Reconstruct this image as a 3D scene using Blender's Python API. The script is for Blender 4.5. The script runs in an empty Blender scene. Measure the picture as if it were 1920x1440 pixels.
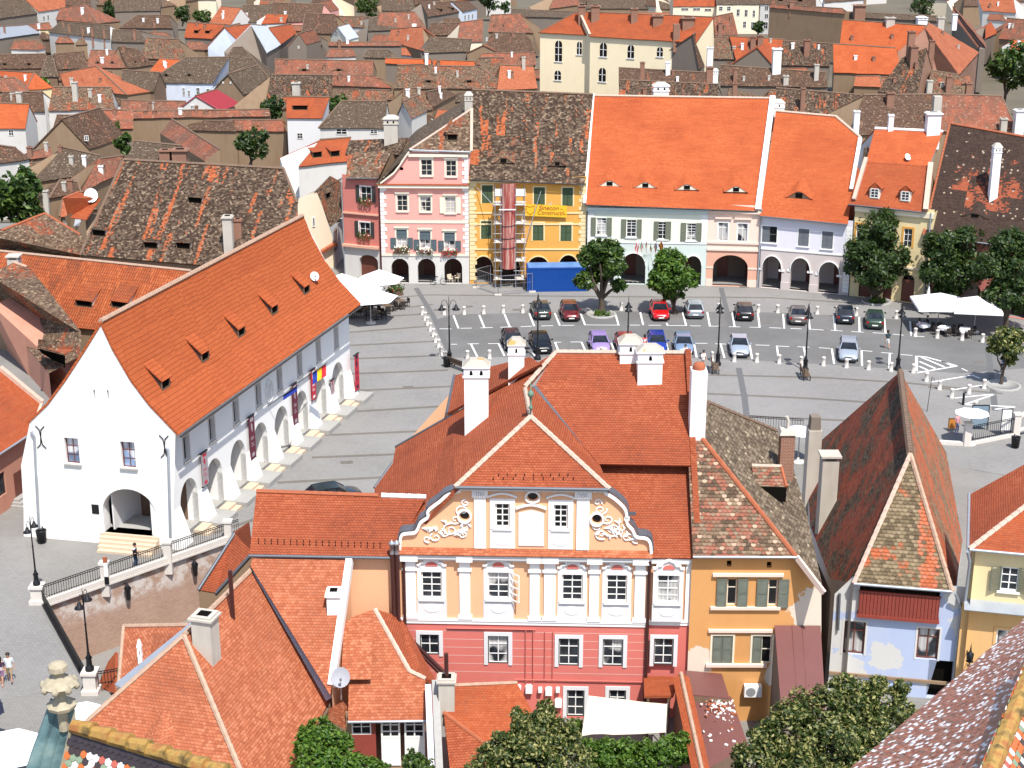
import bpy, math, random
from mathutils import Vector, Matrix, noise
from mathutils.geometry import tessellate_polygon
V=Vector
random.seed(7)
C=bpy.context.scene.collection
# ---------- camera model (real tower viewpoint 42 m above the square) ----------
F=2927.;PIT=math.radians(18.6);H=42.
CPI,SPI=math.cos(PIT),math.sin(PIT)
CAM=V((0,0,H))
def ray(px,py):
    u=(px-960)/F; v=(py-720)/F
    return V((u, CPI-v*SPI, -SPI-v*CPI))
def hz(px,py,z=0):
    r=ray(px,py); return CAM+r*((z-H)/r.z)
def hp(px,py,pl):
    r=ray(px,py); p,n=pl
    return CAM+r*((p-CAM).dot(n)/r.dot(n))
def dy(px,py,Y):
    r=ray(px,py); return CAM+r*(Y/r.y)
def zat(px,py,q):
    """height above point q (vertical line through q) where pixel row py crosses"""
    r=ray(px,py); return H+r.z*(q.y/r.y)
def vpl(A,B):
    d=(B-A).xy.normalized(); return A.copy(),V((d.y,-d.x,0))
def slope(E0,E1,pitch):
    """roof plane through eave E0-E1 (E1 to the right seen from outside) rising inward"""
    d=(E1-E0).xy.normalized(); a=math.radians(pitch)
    return E0.copy(),V((d.y*math.sin(a),-d.x*math.sin(a),math.cos(a)))
# ---------- mesh builder ----------
class M:
    def __init__(s): s.v=[];s.f=[];s.mi=[];s.sm=[]
    def add(s,vs,fs,mi=0,sm=False):
        o=len(s.v); s.v+=[V(p) for p in vs]
        for f in fs: s.f.append([i+o for i in f]); s.mi.append(mi); s.sm.append(sm)
        return s
    def face(s,pts,mi=0): return s.add(pts,[list(range(len(pts)))],mi)
    def hexa(s,p,mi=0):
        """p: 8 points, bottom 0-3 ccw, top 4-7"""
        return s.add(p,[(3,2,1,0),(4,5,6,7),(0,1,5,4),(1,2,6,5),(2,3,7,6),(3,0,4,7)],mi)
    def box(s,x0,y0,z0,x1,y1,z1,mi=0):
        return s.hexa([(x0,y0,z0),(x1,y0,z0),(x1,y1,z0),(x0,y1,z0),(x0,y0,z1),(x1,y0,z1),(x1,y1,z1),(x0,y1,z1)],mi)
    def obox(s,c,ang,w,d,z0,z1,mi=0,tx=1.):
        """box centred c.xy, width w along ang, depth d; top scaled tx"""
        a=V((math.cos(ang),math.sin(ang),0));b=V((-a.y,a.x,0));p=[]
        for z,k in ((z0,1.),(z1,tx)):
            for i,j in ((-1,-1),(1,-1),(1,1),(-1,1)): p.append(V((c[0],c[1],0))+a*(i*w/2*k)+b*(j*d/2*k)+V((0,0,z)))
        return s.hexa(p,mi)
    def bar(s,a,b,w,h=None,mi=0,up=V((0,0,1))):
        a=V(a);b=V(b);h=h or w;d=(b-a)
        if d.length<1e-6: return s
        d.normalize()
        x=d.cross(up)
        if x.length<1e-3: x=d.cross(V((0,1,0)))
        x.normalize(); y=x.cross(d)
        q=[(-1,-1),(1,-1),(1,1),(-1,1)]
        p=[a+x*(i*w/2)+y*(j*h/2) for i,j in q]+[b+x*(i*w/2)+y*(j*h/2) for i,j in q]
        return s.hexa([p[0],p[1],p[2],p[3],p[4],p[5],p[6],p[7]],mi)
    def tube(s,pts,r,n=8,mi=0,cap=True,sm=True):
        pts=[V(p) for p in pts]; rs=r if isinstance(r,(list,tuple)) else [r]*len(pts)
        vs=[];k=len(pts);ref=None
        for i,p in enumerate(pts):
            d=(pts[min(i+1,k-1)]-pts[max(i-1,0)]).normalized()
            if ref is None: ref=V((0,0,1)) if abs(d.z)<.9 else V((1,0,0))
            x=d.cross(ref).normalized(); y=d.cross(x)
            ref=x.cross(d)
            for j in range(n):
                t=2*math.pi*j/n; vs.append(p+x*(rs[i]*math.cos(t))+y*(rs[i]*math.sin(t)))
        fs=[(i*n+j,i*n+(j+1)%n,(i+1)*n+(j+1)%n,(i+1)*n+j) for i in range(k-1) for j in range(n)]
        s.add(vs,fs,mi,sm)
        if cap: s.add(vs[:n],[list(range(n))],mi); s.add(vs[-n:],[list(range(n-1,-1,-1))],mi)
        return s
    def lathe(s,c,prof,n=12,mi=0,sm=True):
        c=V(c);vs=[c+V((r*math.cos(2*math.pi*j/n),r*math.sin(2*math.pi*j/n),z)) for r,z in prof for j in range(n)]
        fs=[(i*n+j,i*n+(j+1)%n,(i+1)*n+(j+1)%n,(i+1)*n+j) for i in range(len(prof)-1) for j in range(n)]
        return s.add(vs,fs,mi,sm)
    def patch(s,p,nu,nv,mi=0,amp=0.,sc=.35,th=0.):
        """bilinear patch p0,p1 (eave) p2,p3 (ridge, ccw), gently uneven"""
        p=[V(q) for q in p]; vs=[];n=(p[1]-p[0]).cross(p[3]-p[0])
        if n.length<1e-6: n=(p[1]-p[0]).cross(p[2]-p[0])
        n.normalize()
        for j in range(nv+1):
            for i in range(nu+1):
                u,v=i/nu,j/nv
                q=(p[0]*(1-u)+p[1]*u)*(1-v)+(p[3]*(1-u)+p[2]*u)*v
                if amp: q=q+V((0,0,amp*(noise.noise(q*sc)+.5*noise.noise(q*sc*3.1))))
                vs.append(q)
        w=nu+1
        fs=[(j*w+i,j*w+i+1,(j+1)*w+i+1,(j+1)*w+i) for j in range(nv) for i in range(nu)]
        s.add(vs,fs,mi)
        if th:
            lo=[q-n*th for q in vs]
            s.add(lo,[f[::-1] for f in fs],mi)
            rim=[i for i in range(nu)]+[j*w+nu for j in range(nv)]+[nv*w+i for i in range(nu,0,-1)]+[j*w for j in range(nv,0,-1)]
            for a,b in zip(rim,rim[1:]+rim[:1]): s.face([lo[a],lo[b],vs[b],vs[a]],mi)
        return s
    def build(s,name,mats,parent=None,loc=None,slot='DATA'):
        me=bpy.data.meshes.new(name); o=bpy.data.objects.new(name,me); C.objects.link(o)
        if parent is not None:
            r=parent
            while r.parent: r=r.parent
            org=r.location.copy(); o.parent=parent
        else:
            if loc is None:
                xs=[p.x for p in s.v];ys=[p.y for p in s.v];zs=[p.z for p in s.v]
                loc=((min(xs)+max(xs))/2,(min(ys)+max(ys))/2,min(zs))
            org=V(loc); o.location=org
        me.from_pydata([tuple(p-org) for p in s.v],[],s.f)
        if not isinstance(mats,(list,tuple)): mats=[mats]
        for m in mats: me.materials.append(m)
        me.polygons.foreach_set('material_index',s.mi); me.polygons.foreach_set('use_smooth',s.sm)
        uv=me.uv_layers.new(name='UVMap'); buf=[0.]*(2*len(me.loops)); Z=V((0,0,1))
        for p in me.polygons:
            n=p.normal; e=Z.cross(n)
            if e.length<.05: e=V((1,0,0))
            e.normalize(); t=n.cross(e)
            for li in p.loop_indices:
                q=s.v[me.loops[li].vertex_index]; buf[2*li]=q.dot(e); buf[2*li+1]=q.dot(t)
        uv.data.foreach_set('uv',buf); me.update()
        return o
def thing(name,label,cat,loc,group=None,kind=None):
    o=bpy.data.objects.new(name,None); o.empty_display_size=.3; C.objects.link(o); o.location=V(loc)
    return tag(o,label,cat,group,kind)
def tag(o,label=None,cat=None,group=None,kind=None):
    if label: o['label']=label
    if cat: o['category']=cat
    if group: o['group']=group
    if kind: o['kind']=kind
    return o
def dup(root,loc,rz=0,label=None,group=None,sc=None):
    r=root.copy(); C.objects.link(r); r.location=V(loc); r.rotation_euler=(0,0,rz)
    if sc: r.scale=(sc,sc,sc)
    if label: r['label']=label
    if group: r['group']=group
    for ch in list(root.children):
        c=ch.copy(); C.objects.link(c); c.parent=r
        for g in ch.children:
            d=g.copy(); C.objects.link(d); d.parent=c
    return r
# ---------- facade: vertical plane with s (metres left->right) and z ----------
class Fac:
    def __init__(s,A,B):
        s.A=V((A[0],A[1],0)); s.B=V((B[0],B[1],0)); s.L=(s.B-s.A).length; s.d=(s.B-s.A).normalized(); s.n=V((s.d.y,-s.d.x,0)); s.pl=(s.A,s.n)
    def pt(s,u,z,o=0.): return s.A+s.d*u+s.n*o+V((0,0,z))
    def px(s,px,py):
        q=hp(px,py,s.pl); return ((q-s.A).dot(s.d),q.z)
    def off(s,o): return Fac(s.A+s.n*o,s.B+s.n*o)
    def rect(s,x0,y0,x1,y1):
        xm,ym=(x0+x1)/2,(y0+y1)/2
        return (s.px(x0,ym)[0],s.px(x1,ym)[0],s.px(xm,y1)[1],s.px(xm,y0)[1])
    def box(s,m,a,b,z0,z1,o0,o1,mi=0):
        return m.hexa([s.pt(a,z0,o1),s.pt(b,z0,o1),s.pt(b,z0,o0),s.pt(a,z0,o0),s.pt(a,z1,o1),s.pt(b,z1,o1),s.pt(b,z1,o0),s.pt(a,z1,o0)],mi)
    def poly(s,m,pts,o0,o1,mi=0):
        """extruded polygon (ccw in s,z) from o0 (back) to o1 (front)"""
        n=len(pts); tri=tessellate_polygon([[V((a,b,0)) for a,b in pts]])
        fr=[s.pt(a,b,o1) for a,b in pts]; bk=[s.pt(a,b,o0) for a,b in pts]
        m.add(fr,[fix(pts,t) for t in tri],mi); m.add(bk,[fix(pts,t)[::-1] for t in tri],mi)
        for i in range(n): m.face([bk[i],bk[(i+1)%n],fr[(i+1)%n],fr[i]],mi)
        return m
    def wall(s,m,outer,holes,mi=0,t=.28,ri=None):
        allp=list(outer)
        for h in holes: allp+=h
        tri=tessellate_polygon([[V((a,b,0)) for a,b in outer]]+[[V((a,b,0)) for a,b in h] for h in holes])
        m.add([s.pt(a,b) for a,b in allp],[fix(allp,x) for x in tri],mi)
        for h in holes:
            n=len(h)
            for i in range(n):
                a,b=h[i],h[(i+1)%n]
                m.face([s.pt(*a),s.pt(*b),s.pt(b[0],b[1],-t),s.pt(a[0],a[1],-t)],mi if ri is None else ri)
        return m
def fix(pts,t):
    a,b,c=[pts[i] for i in t]
    return tuple(t) if (b[0]-a[0])*(c[1]-a[1])-(b[1]-a[1])*(c[0]-a[0])>0 else tuple(t[::-1])
def rectp(a,b,z0,z1): return [(a,z0),(b,z0),(b,z1),(a,z1)]
def archp(a,b,z0,zs,zt,n=14,p=1.):
    c=(a+b)/2;w=(b-a)/2
    return [(a,z0),(b,z0)]+[(c+w*math.cos(math.pi*i/n),zs+(zt-zs)*math.sin(math.pi*i/n)**p) for i in range(n+1)]
def ell(c,z,rx,rz,n=20): return [(c+rx*math.cos(2*math.pi*i/n),z+rz*math.sin(2*math.pi*i/n)) for i in range(n)]
# ---------- materials ----------
def sc(h):
    """sRGB 0-255 tuple -> linear"""
    return tuple(((c/255)/12.92 if c/255<=.04045 else ((c/255+.055)/1.055)**2.4) for c in h)
class N:
    def __init__(s,name):
        s.m=bpy.data.materials.new(name); s.m.use_nodes=True; s.t=s.m.node_tree; s.b=s.t.nodes['Principled BSDF']
    def n(s,ty,**kw):
        x=s.t.nodes.new('ShaderNode'+ty)
        for k,v in kw.items(): setattr(x,k,v)
        return x
    def l(s,a,b): s.t.links.new(a,b)
    def i(s,node,idx,val):
        if hasattr(val,'is_linked') or isinstance(val,bpy.types.NodeSocket): s.l(val,node.inputs[idx])
        else: node.inputs[idx].default_value=val
    def math(s,op,a,b=0.,c=None,clamp=False):
        x=s.n('Math',operation=op); x.use_clamp=clamp; s.i(x,0,a); s.i(x,1,b)
        if c is not None: s.i(x,2,c)
        return x.outputs[0]
    def mix(s,f,a,b,bt='MIX'):
        x=s.n('Mix',data_type='RGBA',blend_type=bt); s.i(x,0,f)
        for k,v in ((6,a),(7,b)):
            if isinstance(v,tuple): v=(*v[:3],1)
            s.i(x,k,v)
        return x.outputs[2]
    def ramp(s,f,st):
        x=s.n('ValToRGB'); s.l(f,x.inputs[0]); e=x.color_ramp.elements
        while len(e)<len(st): e.new(.5)
        for q,(p,c) in zip(e,st):
            q.position=p; q.color=(*c[:3],1) if isinstance(c,tuple) else (c,c,c,1)
        return x.outputs[0]
    def sm(s,f,a,b):
        x=s.n('MapRange',interpolation_type='SMOOTHSTEP'); s.i(x,0,f); s.i(x,1,a); s.i(x,2,b); return x.outputs[0]
    def noise(s,vec,scale,det=3.,rough=.55):
        x=s.n('TexNoise'); s.l(vec,x.inputs['Vector']); x.inputs['Scale'].default_value=scale; x.inputs['Detail'].default_value=det; x.inputs['Roughness'].default_value=rough; return x.outputs[0]
    def comb(s,x,y,z=0.):
        c=s.n('CombineXYZ'); s.i(c,0,x); s.i(c,1,y); s.i(c,2,z); return c.outputs[0]
    def bump(s,h,st=.5,d=.05):
        x=s.n('Bump'); x.inputs['Strength'].default_value=st; x.inputs['Distance'].default_value=d; s.l(h,x.inputs['Height']); s.l(x.outputs[0],s.b.inputs['Normal'])
    def col(s,c):
        s.i(s.b,'Base Color',(*c[:3],1) if isinstance(c,tuple) else c)
    def rough(s,r,spec=.3): s.i(s.b,'Roughness',r); s.b.inputs['Specular IOR Level'].default_value=spec
    def obj(s): return s.n('TexCoord').outputs['Object']
    def pos(s): return s.n('NewGeometry').outputs['Position']
    def rnd(s): return s.n('ObjectInfo').outputs['Random']
def tiles(name,fresh,aged,tw=.17,th=.13,age=.5,soft=.18,streak=.62,pale=None,pamt=.0,cell=.5,scal=1,bump=.6,big=.22,mort=.35,pan=False,jit=.2,sw=.75,rim=.1):
    """clay tile roof: fresh=(c1,c2,c3) tile tones, aged=(c1,c2,c3) weathered and lichened tones; age = share weathered"""
    a=N(name); uv=a.n('UVMap').outputs[0]; sp_=a.n('SeparateXYZ'); a.l(uv,sp_.inputs[0]); U,W=sp_.outputs[0],sp_.outputs[1]
    rn=a.rnd(); rz=a.math('MULTIPLY',rn,60.); v2=a.comb(U,W,rz)
    W=a.math('ADD',W,a.math('MULTIPLY',a.noise(a.comb(U,rz),.9,2),.1))
    rv=a.math('DIVIDE',W,th); row=a.math('FLOOR',rv); fr=a.math('FRACT',rv)
    half=a.math('MULTIPLY',a.math('MODULO',a.math('ABSOLUTE',row),2.),.5 if not pan else 0.)
    uu=a.math('ADD',a.math('DIVIDE',U,tw),half); ed=a.math('ABSOLUTE',a.math('SUBTRACT',a.math('FRACT',uu),.5))
    lip=a.math('ADD',fr,a.math('MULTIPLY',a.math('MULTIPLY',ed,ed),-1.2*scal if not pan else 0.))
    ro=a.math('FLOOR',lip) # the rounded end of the course above reaches down between its neighbours
    row=a.math('ADD',row,ro)
    if not pan: uu=a.math('ADD',uu,a.math('MULTIPLY',ro,.5))
    ci=a.math('FLOOR',uu); fu=a.math('FRACT',uu)
    wn=a.n('TexWhiteNoise',noise_dimensions='3D'); a.l(a.comb(ci,row,a.math('MULTIPLY',rn,91.)),wn.inputs[0]); r=wn.outputs[0]
    n1=a.noise(v2,big,4,.6); n3=a.noise(a.comb(a.math('MULTIPLY',U,.7),a.math('MULTIPLY',W,5.),rz),1.,3)
    f=a.math('ADD',a.math('MULTIPLY',r,cell),a.math('MULTIPLY',n3,1-cell))
    cf=a.ramp(f,[(.2,fresh[0]),(.5,fresh[1]),(.8,fresh[2])])
    wn2=a.n('TexWhiteNoise',noise_dimensions='3D'); a.l(a.comb(row,ci,a.math('MULTIPLY',rn,37.)),wn2.inputs[0])
    ca=a.ramp(a.math('ADD',a.math('MULTIPLY',wn2.outputs[0],cell),a.math('MULTIPLY',n3,1-cell)),[(.22,aged[0]),(.5,aged[1]),(.78,aged[2])])
    am=a.math('ADD',n1,a.math('MULTIPLY',a.math('SUBTRACT',r,.5),jit))
    mask=a.sm(am,1-age-soft,1-age+soft*.3)
    if streak<1:
        ns=a.noise(a.comb(a.math('MULTIPLY',U,1.),a.math('MULTIPLY',W,.07),rz),sw,2,.6)
        s1=a.math('ADD',ns,a.math('MULTIPLY',a.math('SUBTRACT',r,.5),.1))
        mask=a.math('MULTIPLY',mask,a.math('SUBTRACT',1.,a.sm(s1,streak-.02,streak+.03)))
    c=a.mix(mask,cf,ca)
    if pale:
        c=a.mix(a.math('MULTIPLY',a.math('GREATER_THAN',wn2.outputs[0],1-pamt),.75),c,pale)
    if pan:
        h=a.math('ADD',a.math('MULTIPLY',a.math('COSINE',a.math('MULTIPLY',fu,6.2832)),-.5),a.math('MULTIPLY',a.math('SUBTRACT',1.,fr),.35))
        gap=a.math('MAXIMUM',a.sm(fr,.1,.0),a.sm(a.math('ABSOLUTE',a.math('SUBTRACT',fu,.5)),.36,.5))
    else:
        lp=a.math('FRACT',a.math('ADD',lip,1.)); h=a.math('SUBTRACT',1.,lp)
        gap=a.math('MAXIMUM',a.sm(a.math('MINIMUM',lp,a.math('MULTIPLY',a.math('SUBTRACT',1.,lp),2.)),rim*1.6,rim*.3),a.math('MULTIPLY',a.sm(a.math('ABSOLUTE',a.math('SUBTRACT',fu,.5)),.43,.5),.5))
    c=a.mix(a.math('MULTIPLY',gap,mort),c,a.mix(1.,c,(.32,.22,.18),'MULTIPLY'))
    a.col(c); a.rough(.85,.15)
    hh=a.math('ADD',h,a.math('MULTIPLY',r,.35)); a.bump(hh,bump,.05)
    return a.m
def plaster(name,col,stain=.25,dirt=(.25,.2,.15),peel=None,pa=.0,psc=.35,bump=.15,dsc=.5,rough=.9,spots=()):
    a=N(name); o=a.pos(); n1=a.noise(o,dsc,5,.62); n2=a.noise(o,4.,3); sp_=a.n('SeparateXYZ'); a.l(o,sp_.inputs[0])
    st=a.noise(a.comb(a.math('MULTIPLY',sp_.outputs[0],1.8),a.math('MULTIPLY',sp_.outputs[1],1.8),a.math('MULTIPLY',sp_.outputs[2],.25)),.8,4,.6)
    f=a.math('MULTIPLY',a.sm(a.math('ADD',a.math('MULTIPLY',n1,.5),a.math('MULTIPLY',st,.5)),.42,.72),stain)
    c=a.mix(f,col,tuple(x*y*2.2 if x*y*2.2<1 else .95 for x,y in zip(col,dirt)))
    c=a.mix(a.math('MULTIPLY',a.math('SUBTRACT',n2,.5),.22),c,(1,1,1),'SOFT_LIGHT')
    if peel:
        pm=a.sm(a.math('ADD',a.noise(o,psc,6,.6),a.math('MULTIPLY',n2,.08)),.66-pa,.675-pa)
        for (x,y,z,r) in spots:
            d=a.n('VectorMath',operation='DISTANCE'); a.l(o,d.inputs[0]); d.inputs[1].default_value=(x,y,z)
            k=a.math('ADD',a.math('DIVIDE',d.outputs['Value'],r),a.math('MULTIPLY',a.math('SUBTRACT',a.noise(o,1.3,6,.65),.5),1.6)); pm=a.math('MAXIMUM',pm,a.sm(k,1.03,.97))
        c=a.mix(pm,c,peel)
    a.col(c); a.rough(rough,.2); a.bump(a.math('ADD',n2,n1),bump,.02); return a.m
def plain(name,col,rough=.6,spec=.4,metal=0.,var=.12,scale=3.,bump=0.):
    a=N(name); n=a.noise(a.obj(),scale,4); 
    c=a.mix(n,tuple(x*(1-var) for x in col),tuple(min(1,x*(1+var)) for x in col)); a.col(c); a.rough(rough,spec); a.b.inputs['Metallic'].default_value=metal
    if bump: a.bump(n,bump,.02)
    return a.m
def paint(name,col,metal=.25):
    a=N(name); a.col(col); a.rough(.28,.5); a.b.inputs['Metallic'].default_value=metal; a.b.inputs['Coat Weight'].default_value=.6; a.b.inputs['Coat Roughness'].default_value=.06; return a.m
def leaf(name,c1,c2,c3):
    a=N(name); g=a.n('NewGeometry'); r=g.outputs['Random Per Island']
    big=a.noise(a.pos(),.9,2); f=a.math('ADD',a.math('MULTIPLY',r,.7),a.math('MULTIPLY',big,.3))
    c=a.ramp(f,[(.15,c1),(.5,c2),(.85,c3)]); a.col(c); a.rough(.45,.35)
    tr=a.n('BsdfTranslucent'); a.l(a.mix(.5,c,(.2,.35,.03)),tr.inputs[0]); mx=a.n('MixShader'); mx.inputs[0].default_value=.22
    out=a.t.nodes['Material Output']; a.l(a.b.outputs[0],mx.inputs[1]); a.l(tr.outputs[0],mx.inputs[2]); a.l(mx.outputs[0],out.inputs[0]); return a.m
def glass(name,col=(.015,.018,.022),curtain=None):
    a=N(name); o=a.obj(); n=a.noise(o,1.7,2)
    c=a.mix(a.sm(n,.35,.7),col,tuple(x*2.2 for x in col))
    if curtain:
        sp_=a.n('SeparateXYZ'); a.l(o,sp_.inputs[0])
        w=a.math('ADD',a.math('MULTIPLY',a.math('SINE',a.math('MULTIPLY',a.math('ADD',sp_.outputs[0],sp_.outputs[1]),34.)),.2),.8)
        c=a.mix(a.sm(a.noise(o,.9,1),.42,.52),c,a.mix(w,tuple(x*.4 for x in curtain),curtain))
    a.col(c); a.rough(.12,.5); return a.m
def brickm(name,c1,c2,mort,w=.26,h=.085,white=.0):
    a=N(name); uv=a.n('UVMap').outputs[0]; b=a.n('TexBrick'); a.l(uv,b.inputs[0]); b.inputs['Scale'].default_value=1.; b.inputs['Brick Width'].default_value=w; b.inputs['Row Height'].default_value=h; b.inputs['Mortar Size'].default_value=.012
    b.inputs[1].default_value=(*c1,1); b.inputs[2].default_value=(*c2,1); b.inputs[3].default_value=(*mort,1)
    o=a.pos(); n=a.noise(o,.5,5); n2=a.noise(o,1.4,5,.7)
    c=a.mix(a.math('MULTIPLY',n,.5),b.outputs[0],(.45,.35,.3),'MULTIPLY')
    if white: 
        sp_=a.n('SeparateXYZ'); a.l(o,sp_.inputs[0])
        f=a.math('MULTIPLY',a.sm(n2,.4,.62),a.sm(a.math('ADD',sp_.outputs[2],a.math('MULTIPLY',n,1.6)),-1.5,-.7))
        c=a.mix(a.math('MULTIPLY',f,white),c,(.62,.58,.55))
    a.col(c); a.rough(.9,.15); a.bump(b.outputs[1],.4,-.02); return a.m
def cobble(name,c1,c2,c3,w=.11,h=.11,big=.12,contrast=.5):
    a=N(name); o=a.pos(); b=a.n('TexBrick'); a.l(o,b.inputs[0]); b.inputs['Scale'].default_value=1.; b.inputs['Brick Width'].default_value=w*1.3; b.inputs['Row Height'].default_value=h; b.inputs['Mortar Size'].default_value=.008; b.inputs['Bias'].default_value=0.
    b.inputs[1].default_value=(*c1,1); b.inputs[2].default_value=(*c2,1); b.inputs[3].default_value=(*tuple(x*.6 for x in c1),1)
    n=a.noise(o,big,6,.65); n2=a.noise(o,.9,5,.7)
    c=a.mix(a.math('MULTIPLY',a.sm(n,.35,.7),contrast),b.outputs[0],c3)
    c=a.mix(a.math('MULTIPLY',a.sm(n2,.55,.8),.35),c,tuple(x*.6 for x in c2))
    c=a.mix(a.math('MULTIPLY',a.math('GREATER_THAN',a.noise(o,3.1,2),.74),.4),c,tuple(x*.45 for x in c1))
    a.col(c); a.rough(.85,.2); a.bump(b.outputs[1],.25,-.012); return a.m
# roofs
T={}
T['new']=tiles('tile_bright_orange',((.34,.075,.026),(.42,.098,.034),(.49,.135,.048)),((.28,.06,.023),(.35,.075,.027),(.41,.096,.034)),age=.3,soft=.3,streak=1,cell=.35,bump=.5,mort=.6)
T['hall']=tiles('tile_hall_orange',((.31,.072,.025),(.36,.086,.028),(.4,.102,.035)),((.27,.062,.023),(.31,.07,.025),(.34,.08,.03)),.24,.3,.2,.3,streak=1,cell=.35,scal=0,bump=.6,mort=.7,rim=.08)
T['pan']=tiles('tile_orange_pantile',((.28,.065,.024),(.36,.09,.032),(.44,.13,.05)),((.16,.055,.03),(.24,.066,.03),(.3,.085,.035)),.25,.36,.35,.3,streak=.6,pan=True,cell=.4,bump=1.,mort=.8)
T['lux']=tiles('tile_red_clay',((.26,.062,.028),(.31,.078,.034),(.38,.11,.052)),((.19,.05,.026),(.24,.06,.029),(.29,.075,.035)),.17,.135,.3,.3,streak=1,cell=.5,bump=.7,mort=.8,rim=.13)
T['salmon']=tiles('tile_salmon',((.30,.088,.042),(.37,.115,.055),(.46,.17,.09)),((.21,.062,.034),(.26,.078,.04),(.31,.1,.05)),.18,.15,.25,.3,streak=1,cell=.6,bump=.6,mort=.6,rim=.12)
T['mot']=tiles('tile_weathered_brown',((.25,.062,.026),(.33,.085,.032),(.4,.12,.05)),((.034,.022,.016),(.072,.046,.031),(.16,.115,.08)),.24,.17,.72,.08,streak=.61,pale=(.26,.19,.13),pamt=.05,cell=.6,bump=.7,mort=.4,jit=.1,sw=.95)
T['motred']=tiles('tile_weathered_red',((.21,.056,.028),(.28,.078,.036),(.36,.12,.06)),((.07,.044,.03),(.13,.084,.055),(.21,.15,.1)),.22,.17,.56,.1,streak=.66,pale=(.33,.24,.16),pamt=.05,cell=.6,bump=.8,mort=.45,jit=.16)
T['ochf']=tiles('tile_weathered_pink',((.25,.095,.06),(.3,.125,.085),(.4,.19,.13)),((.085,.058,.038),(.16,.11,.07),(.25,.18,.12)),.24,.2,.5,.12,streak=.7,pale=(.46,.34,.24),pamt=.05,cell=.7,bump=1.,mort=.85,jit=.3,rim=.16,big=.5)
T['bluef']=tiles('tile_lichened_orange',((.34,.09,.04),(.42,.12,.052),(.42,.15,.09)),((.1,.075,.045),(.18,.135,.08),(.24,.185,.115)),.25,.2,.6,.05,streak=.6,cell=.6,bump=1.,mort=.85,jit=.08,rim=.16,big=.5,sw=.5)
T['ochs']=tiles('tile_mossy_brown',((.24,.085,.05),(.28,.11,.07),(.34,.16,.11)),((.075,.055,.038),(.135,.1,.066),(.21,.165,.115)),.22,.18,.78,.1,streak=.7,pale=(.36,.29,.2),pamt=.03,cell=.6,bump=.9,mort=.6,jit=.16,big=.3)
T['bluel']=tiles('tile_dark_mossy_red',((.17,.042,.024),(.22,.055,.03),(.29,.08,.042)),((.04,.03,.02),(.075,.055,.036),(.13,.1,.068)),.22,.18,.46,.1,streak=.64,cell=.6,bump=.9,mort=.6,jit=.16,big=.35)
T['bluer']=tiles('tile_orange_moss',((.3,.08,.036),(.37,.1,.045),(.44,.14,.07)),((.1,.07,.042),(.17,.125,.078),(.26,.2,.13)),.22,.18,.45,.1,streak=.6,cell=.6,bump=.9,mort=.6,jit=.14,big=.4)
T['old']=tiles('tile_old_brown',((.19,.058,.032),(.23,.074,.04),(.28,.105,.06)),((.055,.033,.023),(.092,.054,.036),(.14,.088,.058)),.22,.17,.66,.2,streak=.7,pale=(.28,.2,.14),pamt=.04,cell=.5,bump=.5,mort=.4,jit=.12)
T['grey']=tiles('tile_old_grey',((.18,.07,.042),(.18,.09,.055),(.2,.115,.075)),((.058,.041,.029),(.092,.065,.045),(.13,.095,.068)),.22,.17,.85,.2,streak=.8,pale=(.28,.23,.17),pamt=.04,cell=.5,bump=.5,mort=.4,jit=.12)
T['rose']=tiles('tile_old_rose',((.23,.068,.038),(.28,.088,.05),(.33,.125,.075)),((.115,.054,.036),(.16,.078,.052),(.21,.112,.076)),.22,.17,.45,.25,streak=.66,pale=(.34,.24,.17),pamt=.04,cell=.5,bump=.5,mort=.4,jit=.12)
T['red']=tiles('tile_orange_red',((.28,.062,.025),(.34,.08,.03),(.4,.11,.045)),((.2,.05,.026),(.24,.062,.028),(.3,.085,.038)),age=.3,soft=.3,streak=1,cell=.4,bump=.5,mort=.5)
T['dark']=tiles('tile_dark_patched',((.24,.062,.032),(.29,.078,.038),(.34,.1,.05)),((.034,.021,.017),(.05,.031,.024),(.066,.042,.032)),.2,.17,.6,.02,streak=1,pale=(.42,.33,.24),pamt=.014,cell=.4,bump=.4,mort=.3,big=.13,jit=.05)
T['crim']=plain('red_sheet_roof',(.28,.025,.028),.5)
T['metal']=plain('grey_sheet_roof',(.33,.35,.38),.4,.5,.3)
T['tin']=plain('maroon_sheet_metal',(.155,.062,.055),.45,.4,var=.1,scale=.8)
T['wht']=plain('pale_sheet_roof',(.42,.44,.48),.5)
W={}
OSP=[(15.0,70.5,6.2,1.1),(15.2,70.5,7.,.7),(9.3,70.5,3.4,.8),(13.6,70.5,2.5,.7)]
BSP=[(17.2,73.4,5.6,1.1),(17.2,73.4,3.2,.9),(23.3,72.2,4.5,.8),(22.8,72.3,6.,.7),(19.5,72.9,2.2,.9),(17.,73.4,1.,1.5)]
W['hall']=plaster('white_limewash',(.84,.83,.80),.06,(.4,.4,.42),bump=.06)
W['pink']=plaster('pink_plaster',(.72,.34,.29),.2,(.4,.36,.36),peel=(.62,.5,.42),pa=-.06)
W['rose']=plaster('deep_pink_plaster',(.55,.19,.155),.3,(.38,.34,.34))
W['cream']=plaster('cream_plaster',(.76,.66,.5),.15,(.4,.37,.33))
W['ycream']=plaster('pale_yellow_plaster',(.72,.58,.33),.2,(.4,.38,.34))
W['yellow']=plaster('ochre_yellow_plaster',(.68,.34,.075),.45,(.34,.34,.4),peel=(.5,.4,.28),pa=-.04)
W['mint']=plaster('pale_green_plaster',(.72,.74,.62),.08)
W['mintd']=plaster('grey_green_plaster',(.55,.62,.58),.1)
W['peachl']=plaster('light_peach_plaster',(.76,.58,.48),.08)
W['peach2']=plaster('salmon_plaster',(.66,.36,.26),.1)
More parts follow.
